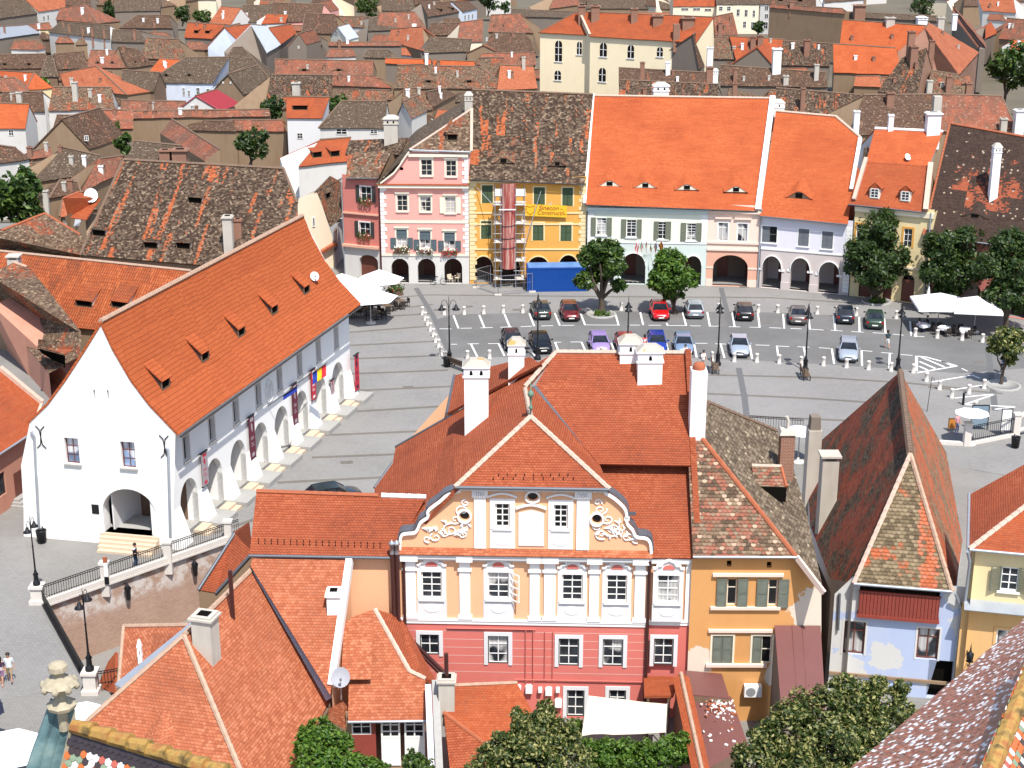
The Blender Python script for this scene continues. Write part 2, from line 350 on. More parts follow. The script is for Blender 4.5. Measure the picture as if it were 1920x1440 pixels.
W['lav']=plaster('lavender_plaster',(.68,.66,.72),.08)
W['greyp']=plaster('grey_pink_plaster',(.54,.47,.45),.1)
W['lpeach']=plaster('peach_plaster',(.77,.42,.24),.06)
W['lred']=plaster('coral_red_plaster',(.6,.165,.135),.1)
W['white']=plaster('white_stucco',(.82,.80,.78),.05,bump=.08)
W['lgrey']=plaster('pale_grey_stucco',(.66,.65,.65),.06,bump=.08)
W['ochre']=plaster('old_ochre_plaster',(.6,.3,.11),.5,(.42,.38,.34),peel=(.66,.57,.46),pa=-.03,psc=.28,spots=OSP)
W['blue']=plaster('faded_blue_plaster',(.4,.46,.62),.5,(.55,.52,.46),peel=(.56,.55,.53),pa=.03,psc=.3,spots=BSP)
W['apri']=plaster('apricot_plaster',(.66,.40,.17),.15)
W['tan']=plaster('bare_tan_render',(.26,.18,.115),.6,(.36,.33,.3),dsc=.25)
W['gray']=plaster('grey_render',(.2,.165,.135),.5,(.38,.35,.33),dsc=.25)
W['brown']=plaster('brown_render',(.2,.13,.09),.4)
W['wht2']=plaster('old_white_render',(.6,.58,.55),.4,(.36,.34,.32))
W['bluew']=plaster('pale_blue_render',(.58,.63,.72),.2)
W['yel2']=plaster('bright_yellow_render',(.7,.48,.1),.2)
W['bigy']=plaster('church_cream_render',(.86,.73,.5),.12,peel=(.68,.4,.1),pa=-.06,psc=.12)
W['brick']=brickm('old_brick',(.27,.1,.06),(.33,.14,.085),(.36,.3,.24))
W['rbrick']=brickm('retaining_brick',(.36,.19,.125),(.46,.27,.19),(.5,.44,.38),white=.75)
W['pinkd']=plaster('dusty_pink_plaster',(.5,.24,.17),.3)
K={}
K['stone']=plain('pale_stone',(.6,.55,.5),.8,var=.1,bump=.2)
K['sand']=plain('sandstone_step',(.56,.44,.32),.8,var=.15)
K['granite']=plain('granite_block',(.33,.32,.3),.8,var=.2,scale=6)
K['lflash']=plain('pale_painted_flashing',(.6,.64,.72),.6); K['gdish']=plain('grey_dish_paint',(.3,.3,.33),.6)
K['iron']=plain('black_iron',(.012,.012,.014),.45,.5,.3)
K['wfr']=plain('white_joinery',(.78,.77,.74),.5)
K['cfr']=plain('cream_joinery',(.7,.64,.52),.5)
K['bfr']=plain('brown_joinery',(.14,.045,.03),.5)
K['dfr']=plain('dark_joinery',(.045,.04,.038),.5)
K['grn']=plain('green_shutter',(.045,.075,.03),.55,var=.2)
K['ggrn']=plain('grey_green_shutter',(.135,.145,.1),.6)
K['osh']=plain('old_shutter',(.13,.14,.11),.7,var=.3)
K['bsh']=plain('blue_grey_shutter',(.07,.1,.115),.6)
K['gsh']=plain('slate_shutter',(.13,.14,.155),.6)
K['glass']=glass('window_glass'); K['gcur']=glass('window_glass_curtained',curtain=(.5,.48,.46)); K['gdk']=glass('dark_opening',(.006,.006,.007))
K['gblue']=glass('window_glass_sky',(.12,.16,.24),curtain=(.7,.7,.74))
K['hole']=plain('dark_hollow',(.008,.007,.006),1.,0.)
K['white']=plain('white_paint',(.8,.79,.77),.6)
K['zinc']=plain('zinc_sheet',(.36,.39,.43),.4,.5,.4,var=.15,scale=1.5)
K['zinc2']=plain('dark_lead_sheet',(.12,.13,.15),.5,.5,.3)
K['pipe']=plain('brown_pipe',(.055,.018,.016),.4)
K['chalk']=plaster('white_chimney_plaster',(.82,.8,.79),.08)
K['chold']=plaster('old_chimney_plaster',(.5,.46,.4),.6,(.3,.28,.26))
K['lich']=plaster('lichened_cap',(.42,.38,.33),.3,peel=(.44,.28,.1),pa=.03,psc=1.3)
K['mort']=plain('mortared_ridge_tile',(.42,.28,.2),.9,var=.35,scale=4)
K['mortl']=plain('pale_ridge_mortar',(.52,.38,.3),.9,var=.25,scale=4)
K['ridgeo']=plain('orange_ridge_tile',(.34,.1,.045),.85,var=.3,scale=3)
K['ridgeb']=plain('brown_ridge_tile',(.17,.11,.075),.9,var=.4,scale=3)
K['wood']=plain('weathered_wood',(.13,.085,.055),.8,var=.3)
K['red']=plain('red_balcony_boards',(.24,.045,.03),.6,var=.15)
K['bark']=plain('tree_bark',(.085,.062,.045),.95,var=.35,scale=5,bump=.6)
K['cloth']=plain('white_canvas',(.84,.83,.82),.8,var=.02)
K['navy']=plain('navy_canvas',(.012,.014,.035),.8)
K['cream']=plain('cream_canvas',(.66,.57,.44),.8,var=.03)
K['steel']=plain('galvanised_steel',(.45,.47,.5),.35,.5,.7)
K['blue']=plain('blue_container_paint',(.004,.055,.27),.45,var=.12,scale=1)
K['mark']=plain('white_road_paint',(.72,.72,.7),.7,var=.1,scale=6)
K['asph']=cobble('road_setts',(.135,.132,.128),(.158,.155,.15),(.19,.185,.18),contrast=.6)
K['pave']=cobble('paving_setts',(.205,.197,.188),(.235,.226,.215),(.27,.26,.248),.2,.2)
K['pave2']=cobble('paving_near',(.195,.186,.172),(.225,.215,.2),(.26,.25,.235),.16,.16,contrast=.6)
K['strip']=cobble('dark_sett_band',(.13,.118,.102),(.165,.15,.13),(.19,.17,.145),.12,.1)
K['gut']=plain('slotted_drain',(.12,.12,.12),.7)
K['earth']=plain('lower_town_ground',(.12,.1,.07),.95,var=.4,scale=.05)
K['leafA']=leaf('linden_leaves',(.014,.036,.006),(.038,.078,.013),(.1,.15,.026))
K['leafB']=leaf('dark_leaves',(.012,.03,.007),(.028,.056,.013),(.07,.105,.026))
K['leafC']=leaf('bright_leaves',(.022,.06,.006),(.055,.12,.012),(.13,.21,.028))
K['leafD']=leaf('seeded_linden_leaves',(.014,.03,.006),(.05,.075,.014),(.36,.33,.12))
K['tyre']=plain('tyre_rubber',(.012,.012,.012),.9); K['cglass']=glass('car_glass',(.01,.012,.016)); K['chrome']=plain('light_alloy',(.4,.4,.42),.3,.5,.8)
K['lamp']=plain('headlamp_glass',(.6,.62,.65),.1,.6); K['tail']=plain('tail_lamp',(.3,.01,.01),.2,.5); K['plate']=plain('number_plate',(.75,.75,.72),.5)
# ---------- building helpers ----------
def win(par,fc,r,nx=2,ny=3,fm='wfr',gm='glass',sur=None,sill=None,hood=None,shut=None,rec=.18,bar=.05,holes=None,outer=None,ny_split=None,arch=0):
    """window part with pane, surround, sill and shutters as sub-parts; r=(s0,s1,z0,z1)"""
    s0,s1,z0,z1=r; m=M(); b=bar; o0,o1=-rec+.0,-rec+.07
    fc.box(m,s0,s0+b*1.3,z0,z1,o0,o1);fc.box(m,s1-b*1.3,s1,z0,z1,o0,o1)
    fc.box(m,s0+b*1.3,s1-b*1.3,z0,z0+b*1.3,o0,o1);fc.box(m,s0+b*1.3,s1-b*1.3,z1-b*1.3,z1,o0,o1)
    for i in range(1,nx):
        c=s0+(s1-s0)*i/nx; fc.box(m,c-b*.5,c+b*.5,z0+b,z1-b,o0,o1-.012)
    zs=[z0+(z1-z0)*i/ny for i in range(1,ny)] if ny_split is None else [z0+(z1-z0)*k for k in ny_split]
    for z in zs: fc.box(m,s0+b,s1-b,z-b*.4,z+b*.4,o0,o1-.02)
    w=m.build('window',K[fm],par)
    g=M(); g.face([fc.pt(s0,z0,-rec+.02),fc.pt(s1,z0,-rec+.02),fc.pt(s1,z1,-rec+.02),fc.pt(s0,z1,-rec+.02)]); g.build('pane',K[gm],w)
    if sur:
        q=M();sw,smat=sur[:2];po=sur[2] if len(sur)>2 else .04
        fc.box(q,s0-sw,s0,z0-sw*.3,z1+sw,-.002,po);fc.box(q,s1,s1+sw,z0-sw*.3,z1+sw,-.002,po);fc.box(q,s0,s1,z1,z1+sw,-.002,po)
        q.build('surround',smat if not isinstance(smat,str) else K[smat],w)
    if sill:
        q=M(); fc.box(q,s0-.12,s1+.12,z0-.11,z0-.002,-.1,.13); q.build('sill',K[sill],w)
    if hood:
        q=M(); fc.box(q,s0-.22,s1+.22,z1+.2,z1+.3,-.002,.16); fc.box(q,s0-.14,s1+.14,z1+.12,z1+.2,-.002,.09); q.build('hood',hood if not isinstance(hood,str) else K[hood],w)
    if shut:
        sm_,mode=shut[:2]; hw=(s1-s0)/2
        for k,sd in ((0,-1),(1,1)):
            if mode=='closed': a,bb,oo=(s0+(s1-s0)*k/2+.01,s0+(s1-s0)*(k+1)/2-.01,-.06)
            elif mode=='open': a,bb,oo=((s0-hw-.03,s0-.03) if k==0 else (s1+.03,s1+hw+.03))+(.02,)
            elif mode=='half': 
                if k==0: a,bb,oo=(s0+.01,s0+hw-.01,-.06)
                else: continue
            else: continue
            louv(fc,a,bb,z0,z1,oo,sm_,w,n=shut[2] if len(shut)>2 else 7)
    if holes is not None: holes.append(rectp(s0,s1,z0,z1))
    return w
def louv(fc,a,b,z0,z1,o,mat,par,n=7,name='shutter'):
    q=M();e=.07
    fc.box(q,a,a+e,z0,z1,o,o+.05);fc.box(q,b-e,b,z0,z1,o,o+.05)
    for zz in (z0,(z0+z1)/2-e/2,z1-e): fc.box(q,a+e,b-e,zz,zz+e,o,o+.05)
    fc.box(q,a+e,b-e,z0+e,z1-e,o+.002,o+.014)
    for i in range(n*2):
        z=z0+e+(z1-z0-2*e)*(i+.5)/(n*2); h=(z1-z0)/(n*2)*.62
        q.hexa([fc.pt(a+e,z-h/2,o+.046),fc.pt(b-e,z-h/2,o+.046),fc.pt(b-e,z-h/2,o+.03),fc.pt(a+e,z-h/2,o+.03),fc.pt(a+e,z+h/2,o+.024),fc.pt(b-e,z+h/2,o+.024),fc.pt(b-e,z+h/2,o+.015),fc.pt(a+e,z+h/2,o+.015)])
    return q.build(name,K[mat],par)
def ridge(par,a,b,mat='mort',r=.15,seg=.4,name='ridge_cap'):
    a=V(a);b=V(b);L=(b-a).length;n=max(1,int(L/seg));m=M()
    for i in range(n):
        p=a+(b-a)*(i/n);q=a+(b-a)*((i+1.06)/n); m.tube([p,q],[r*1.08,r*.9],6,sm=False)
    return m.build(name,K[mat],par)
def chimney(par,Q,w,d,zt,mat,cap='flat',ang=0.,base=1.2,capmat=None,fl=2,flash=None):
    mat=W[mat] if mat in W else K[mat]; cm=(W[capmat] if capmat in W else K[capmat]) if capmat else mat
    m=M(); a=V((math.cos(ang),math.sin(ang),0)); nn=V((a.y,-a.x,0))
    hcap={'flat':.2,'hip':.9,'none':0,'slab':.35,'win':1.}[cap]
    m.obox(Q,ang,w,d,Q.z-base,zt-hcap)
    ch=m.build('chimney',mat,par); c=M()
    if cap=='flat': c.obox(Q,ang,w*1.25,d*1.25,zt-hcap,zt-.1);c.obox(Q,ang,w*1.05,d*1.05,zt-.1,zt)
    if cap=='slab':
        for i in (-1,1):
            for j in (-1,1):
                p=Q+a*(i*w*.4)+nn*(j*d*.4); c.obox(p,ang,w*.16,d*.16,zt-hcap,zt-.12)
        c.obox(Q,ang,w*1.25,d*1.25,zt-.12,zt)
    if cap in('hip','win'):
        c.obox(Q,ang,w*1.12,d*1.12,zt-hcap,zt-hcap+.08); c.obox(Q,ang,w*1.02,d*1.02,zt-hcap+.08,zt-.42*hcap)
        c.obox(Q,ang,w*1.16,d*1.16,zt-.42*hcap,zt-.36*hcap)
    if c.v: c.build('chimney_cap',mat if cap!='flat' else cm,ch)
    if cap in('hip','win'):
        k=M(); k.obox(Q,ang,w*1.14,d*1.14,zt-.36*hcap,zt,tx=.45); k.build('chimney_lid',cm,ch)
        h=M(); ff=Fac(Q-a*w*.6+nn*d*.512,Q+a*w*.6+nn*d*.512)
        for i in range(fl):
            s=ff.L/2+(i-(fl-1)/2)*w*.42; z0=zt-hcap*.84
            ff.poly(h,[(s-w*.07,z0),(s+w*.07,z0),(s+w*.045,z0+hcap*.26),(s-w*.045,z0+hcap*.26)],-.02,.012)
        h.build('flue',K['hole'],ch)
    elif cap=='flat':
        h=M(); h.obox(Q,ang,w*.6,d*.6,zt,zt+.01); h.build('flue',K['hole'],ch)
    return ch
def chpx(par,pl,bx,by,ty,wpx,mat,cap='flat',ang=0.,dk=1.,**kw):
    Q=hp(bx,by,pl); w=wpx*(Q-CAM).length/F*.99; return chimney(par,Q,w,w*dk,zat(bx,ty,Q),mat,cap,ang,**kw)
def plaxes(pl):
    n=pl[1].normalized(); e=V((0,0,1)).cross(n).normalized(); return e,n.cross(e),n
def eyebrow(par,pl,cx,cy,wpx,tm,h=.55,L=2.2,lab='eyebrow_dormer',pale=True):
    Q=hp(cx,cy,pl); e,t,n=plaxes(pl); Wd=wpx*(Q-CAM).length/F; m=M(); nu,nv=14,5; vs=[]
    prof=lambda u: h*math.cos(math.pi*u/2)**2; Z=V((0,0,1)); fw=V((n.x,n.y,0)).normalized()
    for j in range(nv+1):
        for i in range(nu+1):
            u=-1+2*i/nu; v=j/nv; k=prof(u); a0=Q+e*(u*Wd/2)+Z*k*1.15+n*.03+fw*.04; b0=Q+e*(u*Wd/2)+t*(L*(.25+.75*k/h))+n*.02; vs.append(a0.lerp(b0,v)+n*(.12*k*math.sin(math.pi*v)))
    w=nu+1; m.add(vs,[(j*w+i,j*w+i+1,(j+1)*w+i+1,(j+1)*w+i) for j in range(nv) for i in range(nu)])
    d=m.build(lab,T[tm],par)
    f=M(); us=[-1+2*i/nu for i in range(nu+1)]; vs=[Q+e*(u*Wd/2)+Z*prof(u)*1.1+n*.02 for u in us]+[Q+e*(u*Wd/2)+n*.01 for u in us]
    f.add(vs,[(nu+1+i,nu+2+i,i+1,i) for i in range(nu)]); f.build('dormer_front',K['cfr'] if pale else K['wood'],d)
    g=M(); k=Wd*.12; a=Q+fw*.03; g.hexa([a-e*k+Z*.08+fw*.03,a+e*k+Z*.08+fw*.03,a+e*k+Z*.08,a-e*k+Z*.08,a-e*k+Z*h*.92+fw*.03,a+e*k+Z*h*.92+fw*.03,a+e*k+Z*h*.92,a-e*k+Z*h*.92])
    g.build('opening',K['hole'],d)
    return d
def shed(par,pl,cx,cy,w,h,L,tm,side='wood',name='shed_dormer'):
    Q=hp(cx,cy,pl); e,t,n=plaxes(pl); Z=V((0,0,1)); m=M(); x=e*(w/2)
    a,b=Q-x,Q+x; top=Z*h; back=t*L
    m.add([a,b,a+top,b+top,a+back,b+back],[(0,2,4),(1,5,3)]); d=m.build(name,K[side],par)
    r=M(); o=(back-top).normalized(); ov=.12
    p0,p1=a+top-x.normalized()*ov-o*.2,b+top+x.normalized()*ov-o*.2; p2,p3=b+back+x.normalized()*ov,a+back-x.normalized()*ov
    r.patch([p0,p1,p2,p3],1,1,th=.07); r.build('dormer_roof',T[tm],d)
    g=M(); g.face([a+e*.08+Z*.06,b-e*.08+Z*.06,b-e*.08+top*.92,a+e*.08+top*.92]); g.build('opening',K['hole'],d)
    k=M();k.bar(a,b,.09);k.bar(a,a+top,.09);k.bar(b,b+top,.09);k.build('dormer_frame',K['wood'],d)
    return d
def roofmesh(par,polys,tm,amp=.0,th=.16,res=1.6,name='roof'):
    """polys: list of 3-4 point faces (eave left, eave right, ridge right, ridge left)"""
    m=M()
    for p in polys:
        p=[V(q) for q in p]
        if len(p)==3: p=[p[0],p[1],p[2],p[2]]
        if len(p)==4:
            nu=max(1,int((p[1]-p[0]).length/res)) if amp else 1; nv=max(1,int((p[3]-p[0]).length/res)) if amp else 1
            if len(set(map(tuple,p)))==3 and not amp: m.face([p[0],p[1],p[2]]); n=(p[1]-p[0]).cross(p[2]-p[0]).normalized(); q=[x-n*th for x in p[:3]]; m.face(q[::-1]); [m.face([q[i],q[(i+1)%3],p[(i+1)%3],p[i]]) for i in range(3)]
            else: m.patch(p,min(nu,14),min(nv,12),0,amp,th=th)
        else:
            n=(p[1]-p[0]).cross(p[2]-p[0]).normalized(); q=[x-n*th for x in p]; k=len(p)
            tri=tessellate_polygon([p])
            for t in tri:
                t=list(t); nn=(p[t[1]]-p[t[0]]).cross(p[t[2]]-p[t[0]])
                if nn.dot(n)<0: t=t[::-1]
                m.add([p[i] for i in t],[(0,1,2)]); m.add([q[i] for i in t],[(2,1,0)])
            for i in range(k): m.face([q[i],q[(i+1)%k],p[(i+1)%k],p[i]])
    return m.build(name,T[tm] if isinstance(tm,str) else tm,par)
def gabled(name,label,E0,E1,R0,R1,tm,wm,zg=0.,ends='gg',amp=.1,cat='house',group=None,inset=.3,cap='ridgeb',capw=.14,overh=True,caph=True):
    """simple house: near eave E0-E1 (left-right), ridge R0-R1; back slope mirrored"""
    d=(E1-E0).xy.normalized(); d=V((d.x,d.y,0)); inn=V((-d.y,d.x,0))
    run=max(1.,((R0-E0).dot(inn)+(R1-E1).dot(inn))/2)
    B0=E0+inn*2*run;B1=E1+inn*2*run
    if B0.z<zg+.5:B0.z=B1.z=zg+.5
    c=(E0+E1+B0+B1)/4; t=thing(name,label,cat,(c.x,c.y,zg),group)
    polys=[(E0,E1,R1,R0),(B1,B0,R0,R1)]
    if ends[0]=='h': polys.append((B0,E0,R0))
    if ends[1]=='h': polys.append((E1,B1,R1))
    roofmesh(t,polys,tm,amp)
    w=M(); i=inset; e0,e1,b0,b1=E0+inn*i+d*(.25 if ends[0]=='h' else .08),E1+inn*i-d*(.25 if ends[1]=='h' else .08),B0-inn*i+d*(.25 if ends[0]=='h' else .08),B1-inn*i-d*(.25 if ends[1]=='h' else .08)
    dn=lambda q:V((q.x,q.y,zg-.5)); k=V((0,0,.12)); rz=run and i*(R0.z-E0.z)/run
    up=V((0,0,max(0,rz-.12)))
    w.face([dn(e0),dn(e1),e1+up,e0+up]); w.face([dn(b1),dn(b0),b0+up,b1+up])
    for a,b,r,g,sg in ((b0,e0,R0,ends[0],1),(e1,b1,R1,ends[1],-1)):
        if g=='g': w.face([dn(a),dn(b),b+up,r-k+d*(.1*sg),a+up])
        else: w.face([dn(a),dn(b),b+up,a+up])
    w.build('wall',W[wm],t)
    if cap and caph:
        m=M(); m.tube([R0+V((0,0,.02)),(R0+R1)/2+V((0,0,.02-.0)),R1+V((0,0,.02))],capw,6,sm=False)
        if ends[0]=='h': m.tube([R0,E0+V((0,0,.02))],capw*.9,6,sm=False)
        if ends[1]=='h': m.tube([R1,E1+V((0,0,.02))],capw*.9,6,sm=False)
        m.build('ridge_cap',K[cap],t)
    t['_']=0; del t['_']
    fc=Fac(e0,e1)
    return t,slope(E0,E1,math.degrees(math.atan2((R0.z-E0.z),(R0-E0).dot(inn)))),fc
def bg(name,label,e0,e1,r0,r1,tm,wm,ze,zg,pitch=42,ends='gg',**kw):
    E0=hz(e0[0],e0[1],ze);E1=hz(e1[0],e1[1],ze); E1z=E1
    pl=slope(E0,E1,pitch); R0=hp(r0[0],r0[1],pl);R1=hp(r1[0],r1[1],pl)
    zm=(R0.z+R1.z)/2
    mx=ze+9
    if R0.z>mx:R0.z=mx
    if R1.z>mx:R1.z=mx
    return gabled(name,label,E0,E1,R0,R1,tm,wm,zg,ends,**kw)
def gutter(par,a,b,mat='zinc',r=.075,name='gutter'):
    m=M(); m.tube([a,b],r,8); return m.build(name,K[mat],par)
def downpipe(par,pts,mat='zinc',r=.06,name='downpipe'):
    m=M(); m.tube(pts,r,8); return m.build(name,K[mat],par)
def textobj(txt,fc,s,z,o,size,mat,par=None,name='lettering',shear=0.,ext=.01,align='CENTER',rot=0.):
    cu=bpy.data.curves.new(name,'FONT'); cu.body=txt; cu.size=size; cu.extrude=ext; cu.align_x=align; cu.shear=shear; cu.align_y='CENTER'
    tmp=bpy.data.objects.new('tmp',cu); me=bpy.data.meshes.new_from_object(tmp); bpy.data.objects.remove(tmp)
    ob=bpy.data.objects.new(name,me); C.objects.link(ob); me.materials.clear(); me.materials.append(mat)
    up=V((0,0,1)); d=fc.d*math.cos(rot)+up*math.sin(rot); u=up*math.cos(rot)-fc.d*math.sin(rot)
    p=fc.pt(s,z,o); R=Matrix((d,u,fc.n)).transposed().to_4x4()
    if par is not None:
        r=par
        while r.parent:r=r.parent
        ob.parent=par; p=p-r.location
    ob.matrix_local=Matrix.Translation(p)@R
    return ob
def dish(label,p,rad,face=V((.35,-.8,.5)),post=.6,mat='white'):
    t=thing('satellite_dish',label,'satellite dish',p); f=face.normalized(); c=V(p)+V((0,0,post))
    x=f.cross(V((0,0,1))).normalized(); y=x.cross(f); m=M(); vs=[];n=16
    for k,rr in enumerate((0,.35,.7,1)):
        for j in range(n):
            an=2*math.pi*j/n; vs.append(c+(x*math.cos(an)+y*math.sin(an)*1.08)*rad*rr+f*(.22*rad*rr*rr))
    m.add(vs,[(k*n+j,k*n+(j+1)%n,(k+1)*n+(j+1)%n,(k+1)*n+j) for k in range(3) for j in range(n)],0,True); m.build('reflector',K[mat],t)
    q=M(); q.tube([p,c-f*.05],.035,6); q.build('mast',K['steel'],t)
    q=M(); q.tube([c-y*rad*.9+f*.1,c+f*rad*1.1-y*rad*.3],.02,6); q.box(*(c+f*rad*1.1-y*rad*.3-V((.06,.06,.06))),*(c+f*rad*1.1-y*rad*.3+V((.06,.06,.06)))); q.build('feed_arm',K['steel'],t)
    return t
# ================= far row of houses across the square =================
ROWG='houses lining the far side of the square'
def rowhouse(name,label,pA,pB,dep=11.):
    A,B=hz(*pA),hz(*pB); fc=Fac(A,B); m=(fc.A+fc.B)/2-fc.n*dep/2
    return thing(name,label,'house',(m.x,m.y,0),ROWG),fc
def backbox(par,fc,mat,zt,dep,s0=0.,s1=None,name='rear_wall',arc=0.,zc=3.6,am_='greyp'):
    """side and rear walls plus the dark arcade room behind the front arches"""
    s1=fc.L if s1 is None else s1; m=M()
    m.face([fc.pt(s0,-.5,-dep),fc.pt(s0,-.5,0),fc.pt(s0,zt,0),fc.pt(s0,zt,-dep)])
    m.face([fc.pt(s1,-.5,0),fc.pt(s1,-.5,-dep),fc.pt(s1,zt,-dep),fc.pt(s1,zt,0)])
    m.face([fc.pt(s1,-.5,-dep),fc.pt(s0,-.5,-dep),fc.pt(s0,zt,-dep),fc.pt(s1,zt,-dep)])
    m.build(name,mat,par)
    if arc:
        a=M(); e=.05
        a.face([fc.pt(s0+e,.02,-.3),fc.pt(s1-e,.02,-.3),fc.pt(s1-e,.02,-arc),fc.pt(s0+e,.02,-arc)],1)
        a.face([fc.pt(s0+e,0,-arc),fc.pt(s1-e,0,-arc),fc.pt(s1-e,zc,-arc),fc.pt(s0+e,zc,-arc)])
        a.face([fc.pt(s0+e,zc,-.3),fc.pt(s0+e,zc,-arc),fc.pt(s1-e,zc,-arc),fc.pt(s1-e,zc,-.3)])
        for s in (s0+e,s1-e): a.face([fc.pt(s,0,-.3),fc.pt(s,0,-arc),fc.pt(s,zc,-arc),fc.pt(s,zc,-.3)])
        k=s0+1.2
        while k+1.2<s1:
            fc.box(a,k,k+1.1,0,2.3,-arc,-arc+.06,2); k+=2.9
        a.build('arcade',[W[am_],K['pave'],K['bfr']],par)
def rowroof(par,fc,eL,eR,rL,rR,tm,pitch=50,ov=.45,amp=0.,dep=None,extra=None,res=1.6,gab=None):
    f2=fc.off(ov); sl=f2.px(*eL); sr=f2.px(*eR); E0=f2.pt(sl[0],sl[1]);E1=f2.pt(sr[0],sr[1])
    pl=slope(E0,E1,pitch); R0=hp(*rL,pl);R1=hp(*rR,pl)
    z=(R0.z+R1.z)/2; 
    inn=-fc.n; run=(R0-E0).dot(inn); B0=E0+inn*(2*run);B1=E1+inn*(2*run)
    front=[E0,E1,R1,R0]
    if extra: # extra pixel point on right verge
        X=hp(*extra,pl); front=[E0,E1,X,R1,R0]
    roofmesh(par,[front,(B1,B0,R0,R1)] if not extra else [front,(B1,B0,R0,R1),(E1,B1,R1)],tm,amp,res=res)
    g=M(); k=V((0,0,.25)); q=E0+inn*(ov+.02); q1=E1+inn*(ov+.02)
    g.face([V((B0.x,B0.y,E0.z-.2)),V((q.x,q.y,E0.z-.2)),R0-k]); g.face([V((q1.x,q1.y,E1.z-.2)),V((B1.x,B1.y,E1.z-.2)),R1-k]); g.build('gable_wall',gab or W['tan'],par)
    return pl,E0,E1,R0,R1
# --- pink baroque house ---
t,fc=rowhouse('pink_house','pink three storey house with white corner stones and a half hipped attic gable',(717,531),(880,532))
PB=[(713.4,343),(738.7,323.7),(750,308.7),(761,292),(767.8,283.4),(882,288)]
p2=[fc.px(*q) for q in PB]; zc=fc.px(800,346)[1]; zb=fc.px(800,478)[1]
h=[]
for r in [(789.4,299.4,810,329.4),(836,301,855.4,331)]: win(t,fc,fc.rect(*r),2,3,'cfr','glass',(.16,'cfr'),'cfr','cfr',holes=h)
s,z=fc.px(752.8,316.6); hr=ell(s,z,.2,.2,12); h.append(hr)
for i,r in enumerate([(744.4,366,764,396),(788,368.8,807.8,397),(834.4,369.7,854,399.7)]):
    w=win(t,fc,fc.rect(*r),2,3,'cfr','gcur' if i else 'glass',(.16,'cfr'),'cfr','cfr',holes=h)
    if i==2:
        q=fc.rect(*r)
        for a,b in ((q[0]-.55,q[0]-.06),(q[1]+.06,q[1]+.55)):
            k=M(); fc.box(k,a,b,q[2],q[3],.05,.1); 
            k.build('casement',K['cfr'],w)
for i,r in enumerate([(743.4,430.6,763,462.5),(787,433.4,807.2,466),(833,436,852.8,468)]):
    q=fc.rect(*r); w=win(t,fc,q,2,4,'wfr','gcur',(.17,'cfr'),'cfr','cfr',holes=h)
    zm=(q[2]+q[3])/2; louv(fc,q[0]+.03,q[1]-.03,zm,q[3],-.08,'bsh',w,6,'blind')
    for a,b in ((q[0]-.62,q[0]-.05),(q[1]+.05,q[1]+.62)): louv(fc,a,b,q[2]-.15,zm+.05,.05,'bsh',w,5)
    fb=M(); fc.box(fb,q[0]-.1,q[1]+.1,q[2]-.35,q[2]-.12,.06,.34); fb.build('flower_box',K['bfr'],w)
    lv=M(); rr=random.Random(i)
    for k in range(170):
        c=fc.pt(rr.uniform(q[0]-.3,q[1]+.3),q[2]-.25+rr.gauss(0,.22),.22+rr.uniform(-.18,.2)); d=V((rr.gauss(0,1),rr.gauss(0,1),rr.gauss(0,1))).normalized()*.085; e=d.orthogonal().normalized()*.07
        lv.face([c-d,c+e,c+d,c-e],1 if rr.random()<(.15,.35,.6)[i] else 0)
    lv.build('flowers',[K['leafA'],(K['wfr'],K['wfr'],plain('red_blossom',(.5,.02,.03)))[i]],w)
arch=[(734,766.7),(783.3,816.7),(833,866.7)]; h2=[]
for a,b in arch:
    s0=fc.px(a,515)[0];s1=fc.px(b,515)[0]; h2.append(archp(s0,s1,.02,fc.px((a+b)/2,502)[1],fc.px((a+b)/2,485)[1]))
L=fc.L
m=M(); fc.wall(m,[(0,zb),(L,zb)]+[(L,zc)]+[(p2[5][0],p2[5][1])]+[(x,z) for x,z in p2[4::-1] if z>zc][:]+[(0,zc)],h); m.build('upper_wall',W['pink'],t)
m=M(); fc.wall(m,[(0,-.5),(L,-.5),(L,zb-.02),(0,zb-.02)],h2,t=.8); m.build('ground_floor_wall',W['wht2'],t)
gm=M(); s_,z_=fc.px(752.8,316.6); fc.poly(gm,ell(s_,z_,.2,.2,12),-.25,-.22); gm.build('round_vent',K['hole'],t)
bn=M()
for y0,y1,o in ((412,417,.06),(474.5,478.5,.08)): 
    z0,z1=fc.px(800,y1+1.5)[1],fc.px(800,y0+1.5)[1]; fc.box(bn,0,L,z0,z1,-.002,o)
zz=fc.px(800,347)[1]; fc.box(bn,-.15,L+.05,zz-.25,zz+.05,-.002,.38)
fc.box(bn,p2[4][0]-.1,L,p2[5][1]-.32,p2[5][1]-.02,-.002,.25)
bn.build('string_course',K['cfr'],t)
cpng=M(); fc.box(cpng,-.2,L+.05,zz+.05,zz+.12,-.05,.46); cpng.build('cornice_tiles',T['red'],t)
qn=M(); z=zb
while z<p2[5][1]-.5:
    k=int((z-zb)/.42)%2
    if z<zz-.3: fc.box(qn,.0,.62 if k else .4,z,z+.36,-.002,.05)
    if not (zz-.35<z<zz+.2): fc.box(qn,L-(.62 if k else .4),L,z,z+.36,-.002,.05)
    z+=.42
qn.build('quoins',K['wfr'],t)
vg=M()
for a,b in zip(PB[:4],PB[1:5]): vg.bar(fc.pt(*fc.px(*a),.05),fc.pt(*fc.px(*b),.05),.5,.16)
vg.build('gable_coping',K['cfr'],t)
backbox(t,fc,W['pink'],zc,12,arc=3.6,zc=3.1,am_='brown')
f2=fc.off(.3); E0=f2.pt(*f2.px(768,281));E1=f2.pt(*f2.px(883,285)); pl=slope(E0,E1,52); AP=hp(882,205,pl)
AP.x=E1.x
